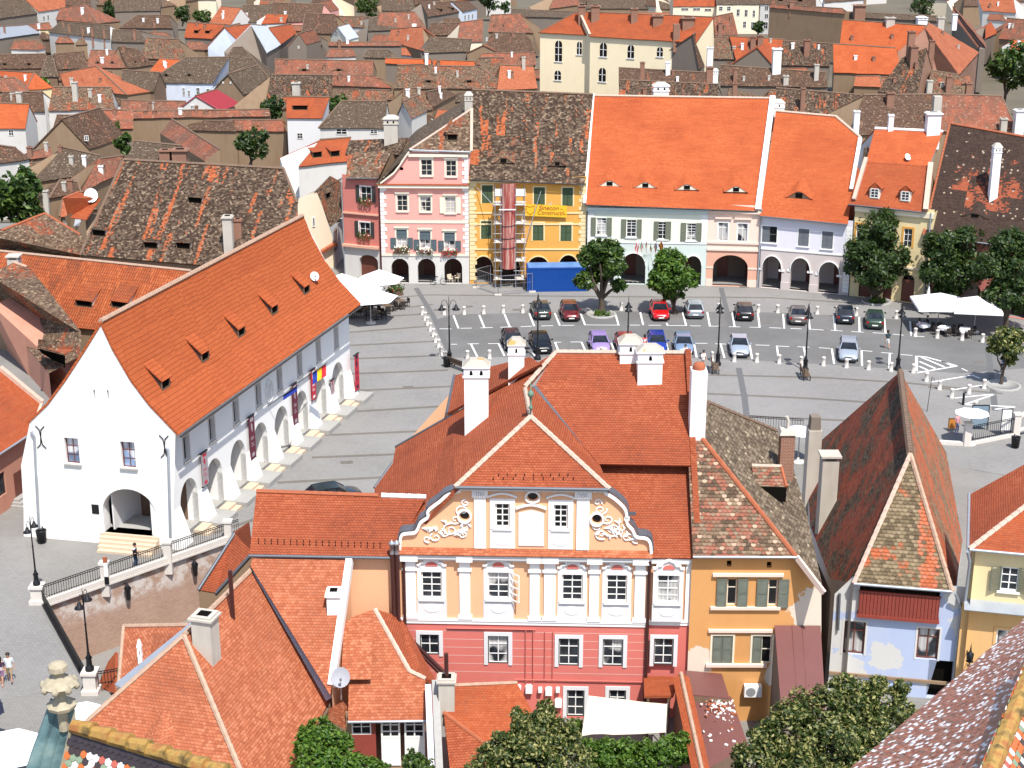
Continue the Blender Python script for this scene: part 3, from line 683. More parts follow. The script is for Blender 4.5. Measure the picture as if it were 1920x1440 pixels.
RB=AP+V((0,11,0)); LB=E0+V((0,12,0)); LW=V((fc.A.x-.4,fc.A.y-.2,zz+.1)); LWB=LW+V((0,12.5,0))
roofmesh(t,[(E0,E1,AP)],'motred',.0)
roofmesh(t,[(LB,E0,AP,RB),(LWB,LW,E0,LB)],'grey',.05,name='side_roof')
ridge(t,E0,AP,'mortl',.13)
q=M(); q.bar(E1+V((.05,0,.05)),AP+V((.05,0,.05)),.28,.3); q.build('verge',K['mortl'],t)
Q=hp(848,262,pl); e_,t_,n_=plaxes(pl)
shed(t,pl,848,263,1.05,.75,1.5,'motred','wood')
m=M(); a=Q+V((0,0,.8)); m.patch([a-e_*.95,a,a+t_*1.5+V((0,0,.35)),a+t_*1.5-e_*.0+V((0,0,.3))],1,1,th=.08); m.build('dormer_hood',T['motred'],t)
gutter(t,E0+V((0,-.05,0)),E1+V((0,-.05,0)))
chimney(t,RB+V((-.3,-9.6,0)),.8,.8,RB.z+1.6,'chold','hip',capmat='chold')
# --- yellow house being renovated ---
t,fc=rowhouse('yellow_house','ochre yellow house with dark green shutters behind the renovation scaffold',(881,531.5),(1097,531.5))
h=[];L=fc.L
ze=fc.px(990,341)[1]
for r in [(903.6,347.3,924,381),(1001,351,1021.6,384),(1054.4,352,1074,386.4),(902,414.5,920.8,448),(999,418.4,1019,451),(1051,419,1071.6,452)]:
    win(t,fc,fc.rect(*r),2,2,'grn','gdk',(.14,W['ycream'],.035),None,None,('grn','closed',8),holes=h)
for a,b,tp in ((888.4,924.7,479.4),(936,975,480),(988.8,1029.4,480),(1046.6,1084,477)):
    s0=fc.px(a,510)[0];s1=fc.px(b,510)[0];h.append(archp(s0,s1,.02,fc.px((a+b)/2,499)[1],fc.px((a+b)/2,tp)[1]))
m=M(); fc.wall(m,[(0,-.5),(L,-.5),(L,ze+.6),(0,ze+.6)],h,t=.35); m.build('wall',W['yellow'],t)
bn=M()
for y in (399,420,467): z=fc.px(990,y)[1]; fc.box(bn,.0,L,z-.09,z+.06,-.002,.07)
fc.box(bn,-.1,L,ze-.1,ze+.12,-.002,.22); bn.build('string_course',W['ycream'],t)
qn=M(); z=0.4;k=0
while z<ze-.4: 
    fc.box(qn,0,.55 if k%2 else .75,z,z+.36,-.002,.05);fc.box(qn,L-(.55 if k%2 else .75),L,z,z+.36,-.002,.05); z+=.41;k+=1
qn.build('quoins',W['ycream'],t)
am=M()
for hh in h[-4:]:
    ps=hh[2:]; cx_=sum(p[0] for p in ps)/len(ps)
    for a,b in zip(ps,ps[1:]): am.bar(fc.pt(*a,.02),fc.pt(*b,.02),.22,.1)
am.build('arch_moulding',W['ycream'],t)
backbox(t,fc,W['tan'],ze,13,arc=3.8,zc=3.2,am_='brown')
pl,E0,E1,R0,R1=rowroof(t,fc,(881,337),(1096,346),(886,168),(1112,177),'mot',50,.55,.07)
ridge(t,R0,R1,'ridgeb',.13)
eyebrow(t,pl,944,306,44,'motred',.5,1.6,pale=False); eyebrow(t,pl,1045,311,34,'mot',.4,1.5,pale=False)
gutter(t,E0+V((0,-.05,-.02)),E1+V((0,-.05,-.02)),'iron',.06)
# banner
bf=fc.off(.3); r=bf.rect(984.8,384.3,1063,406.5); bt=thing('advertising_banner','yellow advertising banner with dark red slanted lettering hung on the yellow facade','banner',bf.pt((r[0]+r[1])/2,r[2]))
m=M(); sl=-.012
m.hexa([bf.pt(r[0],r[2]+.1,0),bf.pt(r[1],r[2]-.08,0),bf.pt(r[1],r[2]-.08,-.02),bf.pt(r[0],r[2]+.1,-.02),bf.pt(r[0],r[3]+.1,0),bf.pt(r[1],r[3]-.08,0),bf.pt(r[1],r[3]-.08,-.02),bf.pt(r[0],r[3]+.1,-.02)]); m.build('sheet',plain('banner_yellow',(.72,.43,.02),.6,var=.05),bt)
red=plain('banner_red',(.28,.01,.02),.6); cxs=(r[0]+r[1])/2
textobj('Sinecon',bf,cxs+.25,r[3]-.33,.012,.66,red,bt,'lettering',.25,.006,rot=-.03)
textobj('Constructii',bf,cxs+.45,r[3]-.84,.012,.6,red,bt,'lettering',.25,.006,rot=-.03)
textobj('S.R.L',bf,r[1]-.55,r[3]-.45,.012,.14,red,bt,'lettering',.25,.006); textobj('S.A.',bf,r[1]-.2,r[3]-.98,.012,.16,red,bt,'lettering',.25,.006)
m=M(); sh=[(r[0]+.1,r[3]-.1),(r[0]+.5,r[3]-.22),(r[0]+.95,r[3]-.1),(r[0]+.9,r[3]-.7),(r[0]+.5,r[3]-1.02),(r[0]+.15,r[3]-.7)]
for a,b in zip(sh,sh[1:]+sh[:1]): m.bar(bf.pt(*a,.015),bf.pt(*b,.015),.035,.02)
m.build('shield_emblem',red,bt)
# scaffold + rubbish chute
sf=fc.off(1.25); sc_=thing('scaffold','galvanised scaffold tower in front of the yellow house','scaffold',sf.pt(fc.px(955,520)[0],0))
m=M(); xs=[fc.px(x,500)[0] for x in (929,939.5,967,982.5)]; zt=ze-.2
for s in xs:
    for o in (1.9,.25): m.tube([fc.pt(s,0,o),fc.pt(s,zt,o)],.045,6)
lv=[.9+1.95*i for i in range(5)]
for z in lv:
    if z<zt:
        for o in (1.9,.25):
            m.tube([fc.pt(xs[0]-.2,z,o),fc.pt(xs[3]+.2,z,o)],.035,6); m.tube([fc.pt(xs[0]-.2,z+.95,o),fc.pt(xs[1]+.2,z+.95,o)],.025,6); m.tube([fc.pt(xs[2]-.2,z+.95,o),fc.pt(xs[3]+.2,z+.95,o)],.025,6)
for i in range(4):
    a,b=(xs[0],xs[1]) if i%2 else (xs[2],xs[3])
    m.tube([fc.pt(a,lv[i],1.95),fc.pt(b,lv[i]+1.9,1.95)],.02,5)
m.tube([fc.pt(xs[3]+1.7,ze-.9,.3),fc.pt(xs[3],lv[2]-.4,1.9)],.04,6); m.tube([fc.pt(xs[0],ze-2.2,1.9),fc.pt(xs[0]-1.9,ze-.5,.2)],.03,6)
m.build('tubes',K['steel'],sc_)
for z in lv:
    if z<zt:
        for a,b in ((xs[0],xs[1]),(xs[2],xs[3])): m=M(); m.hexa([fc.pt(a-.1,z,1.95),fc.pt(b+.1,z,1.95),fc.pt(b+.1,z,.2),fc.pt(a-.1,z,.2),fc.pt(a-.1,z+.07,1.95),fc.pt(b+.1,z+.07,1.95),fc.pt(b+.1,z+.07,.2),fc.pt(a-.1,z+.07,.2)]); m.build('platform',K['stone'],sc_)
for a,b in ((xs[0],xs[1]),(xs[2],xs[3])):
    m=M(); fc.box(m,a-.05,b+.1,ze-1.05,ze-.35,1.85,1.9); m.build('dust_sheet',K['white'],sc_)
a=N('striped_chute_canvas'); sx=a.n('SeparateXYZ'); a.l(a.n('UVMap').outputs[0],sx.inputs[0]); o=a.pos(); so=a.n('SeparateXYZ'); a.l(o,so.inputs[0])
st=a.noise(a.comb(a.math('MULTIPLY',so.outputs[0],4.),0.,a.math('MULTIPLY',so.outputs[2],.12)),1.6,4,.7); c=a.mix(a.sm(st,.44,.62),(.30,.045,.035),(.55,.36,.3)); a.col(c); a.rough(.6)
ch=thing('debris_chute','tall red and white streaked debris chute hanging down the middle of the scaffold','chute',fc.pt((xs[1]+xs[2])/2,fc.px(955,495)[1]))
zb_=fc.px(955,495)[1]; cs=(xs[1]+xs[2])/2; m=M(); n=14; vs=[]
for z in [zb_+(ze+.25-zb_)*i/10 for i in range(11)]:
    for j in range(n+1):
        an=math.pi*j/n; vs.append(fc.pt(cs-.78*math.cos(an),z,1.5+.8*math.sin(an)))
m.add(vs,[(i*(n+1)+j,i*(n+1)+j+1,(i+1)*(n+1)+j+1,(i+1)*(n+1)+j) for i in range(10) for j in range(n)],0,True); m.build('chute_shell',a.m,ch)
m=M()
for z in (zb_+2.1,zb_+3.1,zb_+4.4): m.tube([fc.pt(cs-.8*math.cos(math.pi*j/10),z+.02*j,1.5+.83*math.sin(math.pi*j/10)) for j in range(11)],.035,5)
m.build('strap',K['iron'],ch)
m=M(); fc.box(m,cs-.95,cs+.75,zb_+6.2,zb_+6.3,2.32,2.38); m.build('cross_board',K['white'],ch)
# --- green museum house + pale pink house (one roof) ---
t,fc=rowhouse('museum_house','pale green house with grey green shutters, flags and black museum lettering',(1098,531.5),(1322.4,535.5))
h=[];L=fc.L; ze=fc.px(1210,391)[1]
for i,(r,sa,sb) in enumerate([((1118.6,408.6,1137,441),(1107.8,1117),(1137.8,1147)),((1174.8,412,1193,444.5),(1164.6,1174),(1194.4,1203)),((1233.5,416,1252,448.5),(1226,1234.5),(1247.4,1258)),((1287.2,418.8,1305.5,451),(1276.5,1286.5),(1305.7,1315.5))]):
    q=fc.rect(*r); w=win(t,fc,q,2,4,'wfr','gcur' if i in(0,3) else 'glass',None,'mark',holes=h,ny_split=(.25,.5,.66,.83))
    for x in (sa,sb): louv(fc,fc.px(x[0],430)[0],fc.px(x[1],430)[0],q[2]-.05,q[3]+.05,.05,'ggrn',w,8)
zb=fc.px(1210,456)[1]; h2=[]; mm=[]
for a,b,tp in ((1108,1151,472),(1164.6,1210,474),(1225.6,1270,476),(1283,1315,479)):
    s0=fc.px(a,510)[0];s1=fc.px(b,510)[0];q=archp(s0,s1,.02,fc.px((a+b)/2,498)[1],fc.px((a+b)/2,tp)[1]);h2.append(q);mm.append(q)
m=M(); fc.wall(m,[(0,zb),(L,zb),(L,ze+.4),(0,ze+.4)],h); m.build('upper_wall',W['mint'],t)
m=M(); fc.wall(m,[(0,-.5),(L,-.5),(L,zb-.01),(0,zb-.01)],h2,t=.7); m.build('ground_floor_wall',W['mintd'],t)
bn=M(); fc.box(bn,0,L,ze-.5,ze-.16,-.002,.18);fc.box(bn,0,L,ze-.16,ze+.1,-.002,.34); bn.build('cornice',W['mintd'],t)
bn=M(); fc.box(bn,0,L,zb-.02,zb+.12,-.002,.06)
for q in mm:
    ps=q[2:]
    for a,b in zip(ps,ps[1:]): bn.bar(fc.pt(*a,.015),fc.pt(*b,.015),.2,.06)
bn.build('arch_moulding',K['wfr'],t)
qn=M();z=zb+.2;k=0
while z<ze-.7:
    for a in (0,L-.75): fc.box(qn,a,a+.75,z,z+.38,-.002,.03)
    z+=.42
qn.build('quoins',K['wfr'],t)
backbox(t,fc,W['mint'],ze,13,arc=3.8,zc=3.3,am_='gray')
blk=plain('black_letters',(.01,.01,.01)); sc3=(fc.px(1225.6,510)[0]+fc.px(1270,510)[0])/2; zs=fc.px(1248,498)[1]; rad=2.05
for k,chx in enumerate('MUZEU'):
    an=math.radians(92-k*17); textobj(chx,fc,sc3+rad*math.cos(an)*1.05,zs+rad*.92*math.sin(an)-.12,.03,.42,blk,t,'museum_lettering',rot=an-math.pi/2)
cols=[((.6,.02,.03),(.7,.7,.7),(.6,.02,.03)),((.02,.2,.05),(.7,.7,.7),(.6,.02,.03)),((.01,.01,.01),(.5,.02,.02),(.7,.5,.02)),((.02,.25,.05),(.7,.65,.02),(.55,.03,.03)),((.02,.04,.3),(.7,.7,.7),(.6,.02,.03)),((.55,.02,.02),(.75,.5,.02),(.55,.02,.02))]
names=['red and white','green, white and red','black, red and gold','green, yellow and red','blue, white and red','red and yellow']
s0,z0=fc.px(1215,470)
for k in range(6):
    sx=s0-1.35+k*.55; ft=thing('flag_on_pole',names[k]+' flag on a slanted pole above the museum arches','flag',fc.pt(s0-.3+.12*k,z0-.4,.05),'flags over the museum entrance')
    a=fc.pt(s0-.3+.12*k,z0-.4,.03);b=fc.pt(sx,z0+1.45,1.7); m=M(); m.tube([a,b],.025,6); m.build('pole',K['white'],ft)
    m=M(); tip=b
    for j in range(3):
        for i in range(4):
            u0,u1=i/4,(i+1)/4
            f=lambda u,v: tip+(a-tip)*(.05+.5*v)*.55+V((0.06*math.sin(u*6+k)+(.18*u if k==5 else 0),-.05*math.cos(u*5),-u*1.05))
            m.face([f(u0,j/3),f(u0,(j+1)/3),f(u1,(j+1)/3),f(u1,j/3)],j)
    m.build('cloth',[plain('flag_%s_%d'%('abcdef'[k],j),c_,.8,var=0) for j,c_ in enumerate(cols[k])],ft)
# roof shared with the pale pink neighbour
pl,E0,E1,R0,R1=rowroof(t,fc,(1097,384),(1421,396),(1113,179),(1449,184),'new',50,.5)
ridge(t,R0,R1,'mortl',.14)
for x,y in ((1143,349),(1210,352),(1288,356),(1380,360)): eyebrow(t,pl,x,y,46,'new',.5,2.2)
gutter(t,E0+V((0,-.06,-.03)),E1+V((0,-.06,-.03)),'iron',.07)
vf=M(); u=V((0,0,.14)); vf.bar(E0+u+V((-.05,0,0)),R0+u+V((-.05,0,0)),.3,.35); vf.build('firewall_coping',K['chalk'],t); vf=M(); vf.bar(E1+u,R1+u,.55,.5); vf.build('firewall_coping',K['chalk'],t)
downpipe(t,[fc.pt(.05,ze-.3,.3),fc.pt(.05,0,.1)],'iron')
chimney(t,hp(1241,186,pl)+V((0,1.5,-1.2)),1.6,1.2,R0.z+1.3,'chalk','hip',capmat='chold')
t,fc=rowhouse('pale_pink_house','narrow pale pink house with one wide salmon archway',(1322.6,535.5),(1420,538.6),9)
h=[];L=fc.L;ze=fc.px(1370,393)[1]
for r in [(1346.3,417.5,1364.7,451.7),(1382.5,419,1401.3,453.3)]:
    q=fc.rect(*r); w=win(t,fc,q,2,2,'wfr','gcur',(.1,'wfr',.03),None,holes=h,ny_split=(.7,)); m=M(); fc.box(m,q[0]-.35,q[1]+.35,q[3]+.42,q[3]+.6,-.002,.2); m.build('hood',W['peachl'],w)
zb=fc.px(1370,470)[1]; s0,s1=fc.px(1336.3,515)[0],fc.px(1401.7,515)[0]; ah=archp(s0,s1,.02,fc.px(1369,502)[1],fc.px(1369,478.3)[1])
m=M(); fc.wall(m,[(0,zb),(L,zb),(L,ze+.5),(0,ze+.5)],h); m.build('upper_wall',W['peachl'],t)
m=M(); fc.wall(m,[(0,-.5),(L,-.5),(L,zb-.01),(0,zb-.01)],[ah],t=.7); m.build('ground_floor_wall',W['peach2'],t)
bn=M(); fc.box(bn,0,L,ze-.35,ze,-.002,.3)
for y in (455,468): z=fc.px(1370,y)[1]; fc.box(bn,0,L,z-.12,z+.1,-.002,.13)
zi=fc.px(1369,502)[1]; fc.box(bn,0,s0+.02,zi-.12,zi+.05,-.002,.05); fc.box(bn,s1-.02,L,zi-.12,zi+.05,-.002,.05); fc.box(bn,0,s0,0,.75,-.002,.05);fc.box(bn,s1,L,0,.75,-.002,.05)
bn.build('string_course',W['peachl'],t); backbox(t,fc,W['peachl'],ze,12,arc=4,zc=3.4,am_='gray')
downpipe(t,[fc.pt(L,ze+.2,.35),fc.pt(L,ze-.4,.12),fc.pt(L,0,.12)],'zinc',.09)
# --- lavender house ---
t,fc=rowhouse('lavender_house','lavender house with slate shutters over three white rimmed grey arches',(1423,538.8),(1590,554))
h=[];L=fc.L
zl,zr=fc.px(1424,405)[1],fc.px(1588,420.5)[1]
for i,r in enumerate([(1429,424,1456.7,455),(1496.7,429,1516.7,461.7),(1540.8,434,1561.7,466.7)]):
    win(t,fc,fc.rect(*r),2,2,'gsh','gdk',(.09,'wfr',.03),'wfr',None,('gsh','half' if i==0 else 'closed',9),holes=h)
zb=fc.px(1505,472)[1]; h2=[]
for a,b,tp,sp2 in ((1427.5,1465,479,503),(1480.8,1518.3,482.5,506),(1534,1574,490,513)):
    x0=fc.px(a,520)[0];x1=fc.px(b,520)[0];h2.append(archp(x0,x1,.02,fc.px((a+b)/2,sp2)[1],fc.px((a+b)/2,tp)[1],16))
m=M(); fc.wall(m,[(0,zb),(L,zb),(L,zr+.4),(0,zl+.4)],h); m.build('upper_wall',W['lav'],t)
m=M(); fc.wall(m,[(0,-.5),(L,-.5),(L,zb-.01),(0,zb-.01)],h2,t=.8); m.build('ground_floor_wall',W['greyp'],t)
bn=M(); fc.box(bn,0,L,zb-.08,zb+.06,-.002,.07)
for q in h2:
    ps=q[2:]
    for a,b in zip(ps,ps[1:]): bn.bar(fc.pt(*a,.02),fc.pt(*b,.02),.28,.08)
    for s in (q[0][0],q[1][0]): fc.box(bn,s-.3,s+.02 if s==q[0][0] else s+.3,ps[0][1]-.25,ps[0][1]-.05,-.002,.08)
bn.build('arch_moulding',K['wfr'],t)
bn=M()
for q in h2[:2]: fc.box(bn,q[1][0]-.02,q[1][0]+(h2[1][0][0]-h2[0][1][0])+.02,0,.8,-.3,.1)
bn.build('pier_base',W['greyp'],t)
qn=M(); z=.3
while z<zr-.6: fc.box(qn,L-.6,L,z,z+.38,-.002,.04); z+=.42
qn.build('quoins',K['wfr'],t)
backbox(t,fc,W['lav'],zr,13,arc=4,zc=3.4)
pl,E0,E1,R0,R1=rowroof(t,fc,(1424,404.5),(1589,420.5),(1455,208),(1567,218),'new',50,.5,extra=(1614,258))
ridge(t,R0,R1,'mortl',.14); ridge(t,R1,hp(1614,258,pl),'mortl',.14)
eyebrow(t,pl,1498,372,52,'new',.6,2.4,pale=False)
m=M(); m.bar(hp(1613,262,pl)+V((0,0,.15)),hp(1596,358,pl)+V((0,0,.15)),.35,.4); m.build('firewall_coping',K['chalk'],t)
gutter(t,E0+V((0,-.06,-.03)),E1+V((0,-.06,-.03)),'zinc2',.06)
chimney(t,hp(1463,213,pl)+V((0,1.3,-.9)),1.1,.9,R0.z+1.1,'chalk','hip',capmat='chold',fl=1)
# --- low yellow house ---
t,fc=rowhouse('low_yellow_house','low pale yellow house with two small roof dormers behind a street tree',(1592,554.5),(1737,572))
h=[];L=fc.L; zl,zr=fc.px(1592,383)[1],fc.px(1733,397)[1]
for r in [(1605,421,1623,458),(1650,425,1668,461),(1694,428.8,1710,463.5)]: win(t,fc,fc.rect(*r),2,3,'wfr','glass',(.2,W['yellow'],.03),None,holes=h)
for a,b in ((1610,1634),(1655,1672),(1690,1714)):
    s0,s1=fc.px(a,540)[0],fc.px(b,540)[0]; h.append(archp(s0,s1,.05,2.2,2.9 if a>1680 else 2.25,10))
m=M(); fc.wall(m,[(0,-.5),(L,-.5),(L,zr+.3),(0,zl+.3)],h); m.build('wall',W['ycream'],t)
for q in h[3:]: m=M(); fc.box(m,q[0][0]+.05,q[1][0]-.05,.05,2.3,-.3,-.22); m.build('door',K['bfr'],t)
bn=M(); z=fc.px(1660,497)[1]; fc.box(bn,0,L,z-.12,z+.08,-.002,.1); z=(zl+zr)/2; fc.box(bn,0,L,z-.6,z-.1,-.002,.2); bn.build('string_course',W['cream'],t)
backbox(t,fc,W['ycream'],zr,9,arc=2.5,zc=3)
pl,E0,E1,R0,R1=rowroof(t,fc,(1590,382.5),(1735,398),(1626,303),(1743,310),'red',48,.4)
for x,y,x2 in ((1639.5,372.5,8.5),(1697,378,8)):
    Q=hp(x,y,pl); e_,t_,n_=plaxes(pl); w_=.52; d=M(); Z=V((0,0,1)); a,b=Q-e_*w_,Q+e_*w_; bk=t_*1.6
    d.add([a,b,a+Z*1.1,b+Z*1.1,a+bk,b+bk],[(0,2,4),(1,5,3),(0,1,3,2)]); dd=d.build('gabled_dormer',K['cfr'],t)
    r_=M(); tp=Q+Z*1.65; e2=e_*.72; a2,b2=Q-e2+Z*1.02-V(fc.n)*-.15,Q+e2+Z*1.02-V(fc.n)*-.15; tf=tp+V(fc.n)*.15; bk2=tp-V(fc.n)*1.6
    r_.face([a2,tf,bk2,a2-V(fc.n)*1.4]);r_.face([tf,b2,b2-V(fc.n)*1.4,bk2]); r_.face([a2+V(fc.n)*-.1,b2+V(fc.n)*-.1,tf]); r_.build('dormer_roof',T['red'],dd)
    ff=Fac(a+V(fc.n)*.03,b+V(fc.n)*.03); win(t,ff,(.12,ff.L-.12,Q.z+.1,Q.z+1.02),2,3,'wfr','glass',rec=0.)
m=M(); m.bar(E1+V((0,0,.2)),R1+V((.1,0,.2)),.5,.5); m.build('firewall_coping',K['mortl'],t); m=M(); m.bar(hp(1624,300,pl)+V((0,0,.2)),hp(1601,378,pl)+V((0,0,.2)),.35,.4); m.build('firewall_coping',K['mortl'],t)
gutter(t,E0+V((0,-.06,-.03)),E1+V((0,-.06,-.03)),'zinc2',.06); downpipe(t,[fc.pt(L-.3,zr,.2),fc.pt(L-.3,0,.1)],'zinc',.08)
bpl=pl
# --- dark roofed corner house ---
t,fc=rowhouse('dark_roofed_house','house with a dark patched roof and a tall white chimney at the right',(1737.5,572),(1960,605),14)
h=[];L=fc.L; zl,zr=fc.px(1738,442)[1],fc.px(1925,468)[1]
for r in [(1752,478,1768,510),(1790,482,1806,515),(1835,488,1852,522),(1880,494,1897,528)]: win(t,fc,fc.rect(*r),2,3,'wfr','glass',(.14,'cfr',.03),None,holes=h)
for a in (1760,1800,1840,1890):
    s0=fc.px(a,575)[0]; h.append(archp(s0,s0+1.9,.05,1.9,2.9,12))
m=M(); fc.wall(m,[(0,-.5),(L,-.5),(L,zr),(0,zl)],h); m.build('wall',W['rose'],t); backbox(t,fc,W['tan'],zr,16,arc=3,zc=3.2)
pl,E0,E1,R0,R1=rowroof(t,fc,(1731,441),(1962,470),(1781,231),(1985,268),'dark',50,.5,.04)
ridge(t,R0,R1,'ridgeo',.14); ridge(t,E0,R0,'ridgeo',.12)
eyebrow(t,pl,1828,408,55,'dark',.35,1.8,pale=False)
chpx(t,pl,1861,367,268,14,'chalk','hip',capmat='chold')
gutter(t,E0+V((0,-.06,-.03)),E1+V((0,-.06,-.03)),'zinc',.06)
dkl=pl
# --- narrow deep pink house on the left ---
t,fc=rowhouse('deep_pink_house','narrow deep pink house with flower boxes between the white gable and the pink house',(648,520.5),(714,527.5))
h=[];L=fc.L; ze=fc.px(680,335)[1]
q1=fc.rect(676,350,696,377); q2=fc.rect(674,417,694,442)
for q in (q1,q2):
    w=win(t,fc,q,2,2,'wfr','glass',(.12,'wfr',.03),None,None,holes=h)
    for a,b in ((q[0]-.5,q[0]-.1),(q[1]+.1,q[1]+.5)): louv(fc,a,b,q[2]-.1,q[3]+.1,.05,'dfr',w,6)
    lv=M(); rr=random.Random(5)
    for k in range(140):
        c=fc.pt(rr.uniform(q[0]-.1,q[1]+.1),q[2]+rr.gauss(0,.25),.2+rr.uniform(-.15,.2)); d=V((rr.gauss(0,1),rr.gauss(0,1),rr.gauss(0,1))).normalized()*.09; e=d.orthogonal().normalized()*.07; lv.face([c-d,c+e,c+d,c-e],1 if rr.random()<.15 else 0)
    lv.build('flowers',[K['leafA'],K['tail']],w)
s0,s1=fc.px(674,500)[0],fc.px(709,500)[0]; ah=archp(s0,s1,.05,2.,2.7,12); zb=fc.px(680,462)[1]
m=M(); fc.wall(m,[(0,zb),(L,zb),(L,ze+.3),(0,ze+.3)],h); m.build('upper_wall',W['rose'],t)
m=M(); fc.wall(m,[(0,-.5),(L,-.5),(L,zb-.01),(0,zb-.01)],[ah],t=.5); m.build('ground_floor_wall',W['wht2'],t)
m=M(); fc.box(m,s0,s1,.05,2.7,-.5,-.45); m.build('gate',K['bfr'],t)
bn=M(); fc.box(bn,-.1,L,zb-.1,zb+.15,-.002,.4); z=fc.px(680,401)[1]; fc.box(bn,0,L,z-.08,z+.08,-.002,.2); bn.build('string_course',W['peach2'],t)
backbox(t,fc,W['rose'],ze,10)
pl,E0,E1,R0,R1=rowroof(t,fc,(649,334),(708,334),(652,288),(735,282),'motred',40,.4,.05)
gutter(t,E0+V((0,-.06,-.03)),E1+V((0,-.06,-.03)),'zinc2')
pl2,E0,E1,R0,R1=rowroof(t,fc.off(-4),(647,290),(748,290),(655,263),(765,258),'mot',38,.3,.05)
chimney(t,hp(734,262,pl2),1.45,1.3,hp(734,262,pl2).z+2.6,'chold','hip',capmat='chold')
downpipe(t,[fc.pt(0,ze,.2),fc.pt(0,0,.1)],'zinc')
# ================= white hall =================
AX=V((math.sin(math.radians(16)),math.cos(math.radians(16)),0)); PX=V((AX.y,-AX.x,0))
R_=hz(322,1030); L_=hz(50,1006); hg=Fac(L_,R_); LS=31.2; hs=Fac(R_,R_+AX*LS)
t=thing('white_hall','long white arcaded hall with a steep orange roof and a plain white gable end','hall',((R_+L_)/2+AX*15))
h=[]; L=hg.L
prof=[(190,603),(214,655),(248,714),(282,759),(329,808)]; pl_=[(57,787),(88,757),(121,712),(156,658)]
GP=[hg.px(*p) for p in prof]; GL=[hg.px(*p) for p in pl_]
for r in [(122,821.5,148,870),(227,828.7,253.5,877.8)]: win(t,hg,hg.rect(*r),2,3,'bfr','gblue',None,'granite',holes=h,rec=.3)
for x,y0,y1 in ((176,730.6,748.4),(201.6,731.5,750)):
    s,z1=hg.px(x,y0); _,z0=hg.px(x,y1); h.append(rectp(s-.06,s+.06,z0,z1))
s0,s1=hg.px(193,960)[0],hg.px(292.5,965)[0]; FZ=.8
ah=archp(s0,s1,.02,hg.px(243,962)[1],hg.px(243,917.5)[1],18); 
m=M(); hg.wall(m,[(-.25,-.5),(L+.02,-.5),GP[4],GP[3],GP[2],GP[1],GP[0],GL[3],GL[2],GL[1],GL[0],(.15,5),(.0,2.)],h+[ah],t=.9); m.build('gable_wall',W['hall'],t)
m=M()
for x,y0,y1 in ((176,730.6,748.4),(201.6,731.5,750)):
    s,z1=hg.px(x,y0); _,z0=hg.px(x,y1); m.face([hg.pt(s-.07,z0,-.3),hg.pt(s+.07,z0,-.3),hg.pt(s+.07,z1,-.3),hg.pt(s-.07,z1,-.3)])
m.build('slit_opening',K['hole'],t)
h=[];h2=[]
for i in range(8):
    c=2.85+3.655*i; win(t,hs,(c-.38,c+.38,5.05,6.75),2,3,'dfr','gdk',(.12,K['stone'],.03),'granite',holes=h,rec=.35)
    a=1.55+3.67*i; h2.append(archp(a,a+2.4,.3,2.35,3.8,14))
m=M(); hs.wall(m,[(.0,-.5),(LS,-.5),(LS,7.75),(0,7.75)],h+h2,t=.4); m.build('arcade_wall',W['hall'],t)
m=M(); ar=[(1.55+3.67*i) for i in range(8)]
m=M()
for k in range(9):   # battered piers and deep arch jambs
    a=0. if k==0 else ar[k-1]+2.4; b=ar[k] if k<8 else LS
    m.hexa([hs.pt(a,.0,.75),hs.pt(b,.0,.75),hs.pt(b,.0,-.42),hs.pt(a,.0,-.42),hs.pt(a,2.35,.02),hs.pt(b,2.35,.02),hs.pt(b,2.35,-.42),hs.pt(a,2.35,-.42)])
    m.hexa([hs.pt(a,.0,-.41),hs.pt(b,.0,-.41),hs.pt(b,.0,-1.3),hs.pt(a,.0,-1.3),hs.pt(a,3.3,-.41),hs.pt(b,3.3,-.41),hs.pt(b,3.3,-1.3),hs.pt(a,3.3,-1.3)]); m.build('buttress',W['hall'],t); m=M()
m=M(); wd=L; e=.05
B0=hg.pt(.15,0,-LS)
m.face([hs.pt(LS,-.5),hs.pt(LS,-.5,-wd),hs.pt(LS,8,-wd),hs.pt(LS,8)]); LI=L_+PX*1.3; m.face([LI+AX*LS+V((0,0,-.5)),LI+V((0,0,-.5)),LI+V((0,0,8)),LI+AX*LS+V((0,0,8))])
ra=R_+AX*LS; la=L_+AX*LS
m.face([V((ra.x,ra.y,7.8)),V((la.x,la.y,7.8)),hg.pt(*GP[0])+AX*LS-V((0,0,.1))]); m.build('rear_wall',W['hall'],t)
m=M(); hs.box(m,.2,LS-.2,.32,3.9,-4.2,-4.1); hs.box(m,.2,LS-.2,3.9,4,-4.2,-.45); hs.box(m,.1,LS-.1,0,.32,-4.2,.02,1); m.build('arcade',[W['lgrey'],K['granite']],t)
m=M(); hg.box(m,s0-.6,s1+.2,FZ-.1,FZ,-3,-.05); m.build('entrance_floor',[K['granite']],t); m=M(); hg.box(m,s0-.6,s1+.4,0,4.5,-4.1,-4.); m.build('entrance_back',W['brown'],t)
m=M()
for k in range(5): hg.box(m,s0-.25+.08*k,s1+.1,FZ-.16*(k+1),FZ-.16*k,-.9,.15+.32*k)
m.build('front_steps',K['sand'],t)
for k in range(8):
    m=M(); a=ar[k]
    for j,(z,o) in enumerate(((.34,1.0),(.17,1.4))): hs.box(m,a+.95,a+2.25,0,z,.3,o)
    m.build('side_steps',K['sand'],t)
for k in range(8):
    m=M(); a=ar[k]+2.3; b=ar[k]+4.55; hs.box(m,a,b,0,.36,-.3,1.75); m.build('stone_plinth',K['granite'],t)
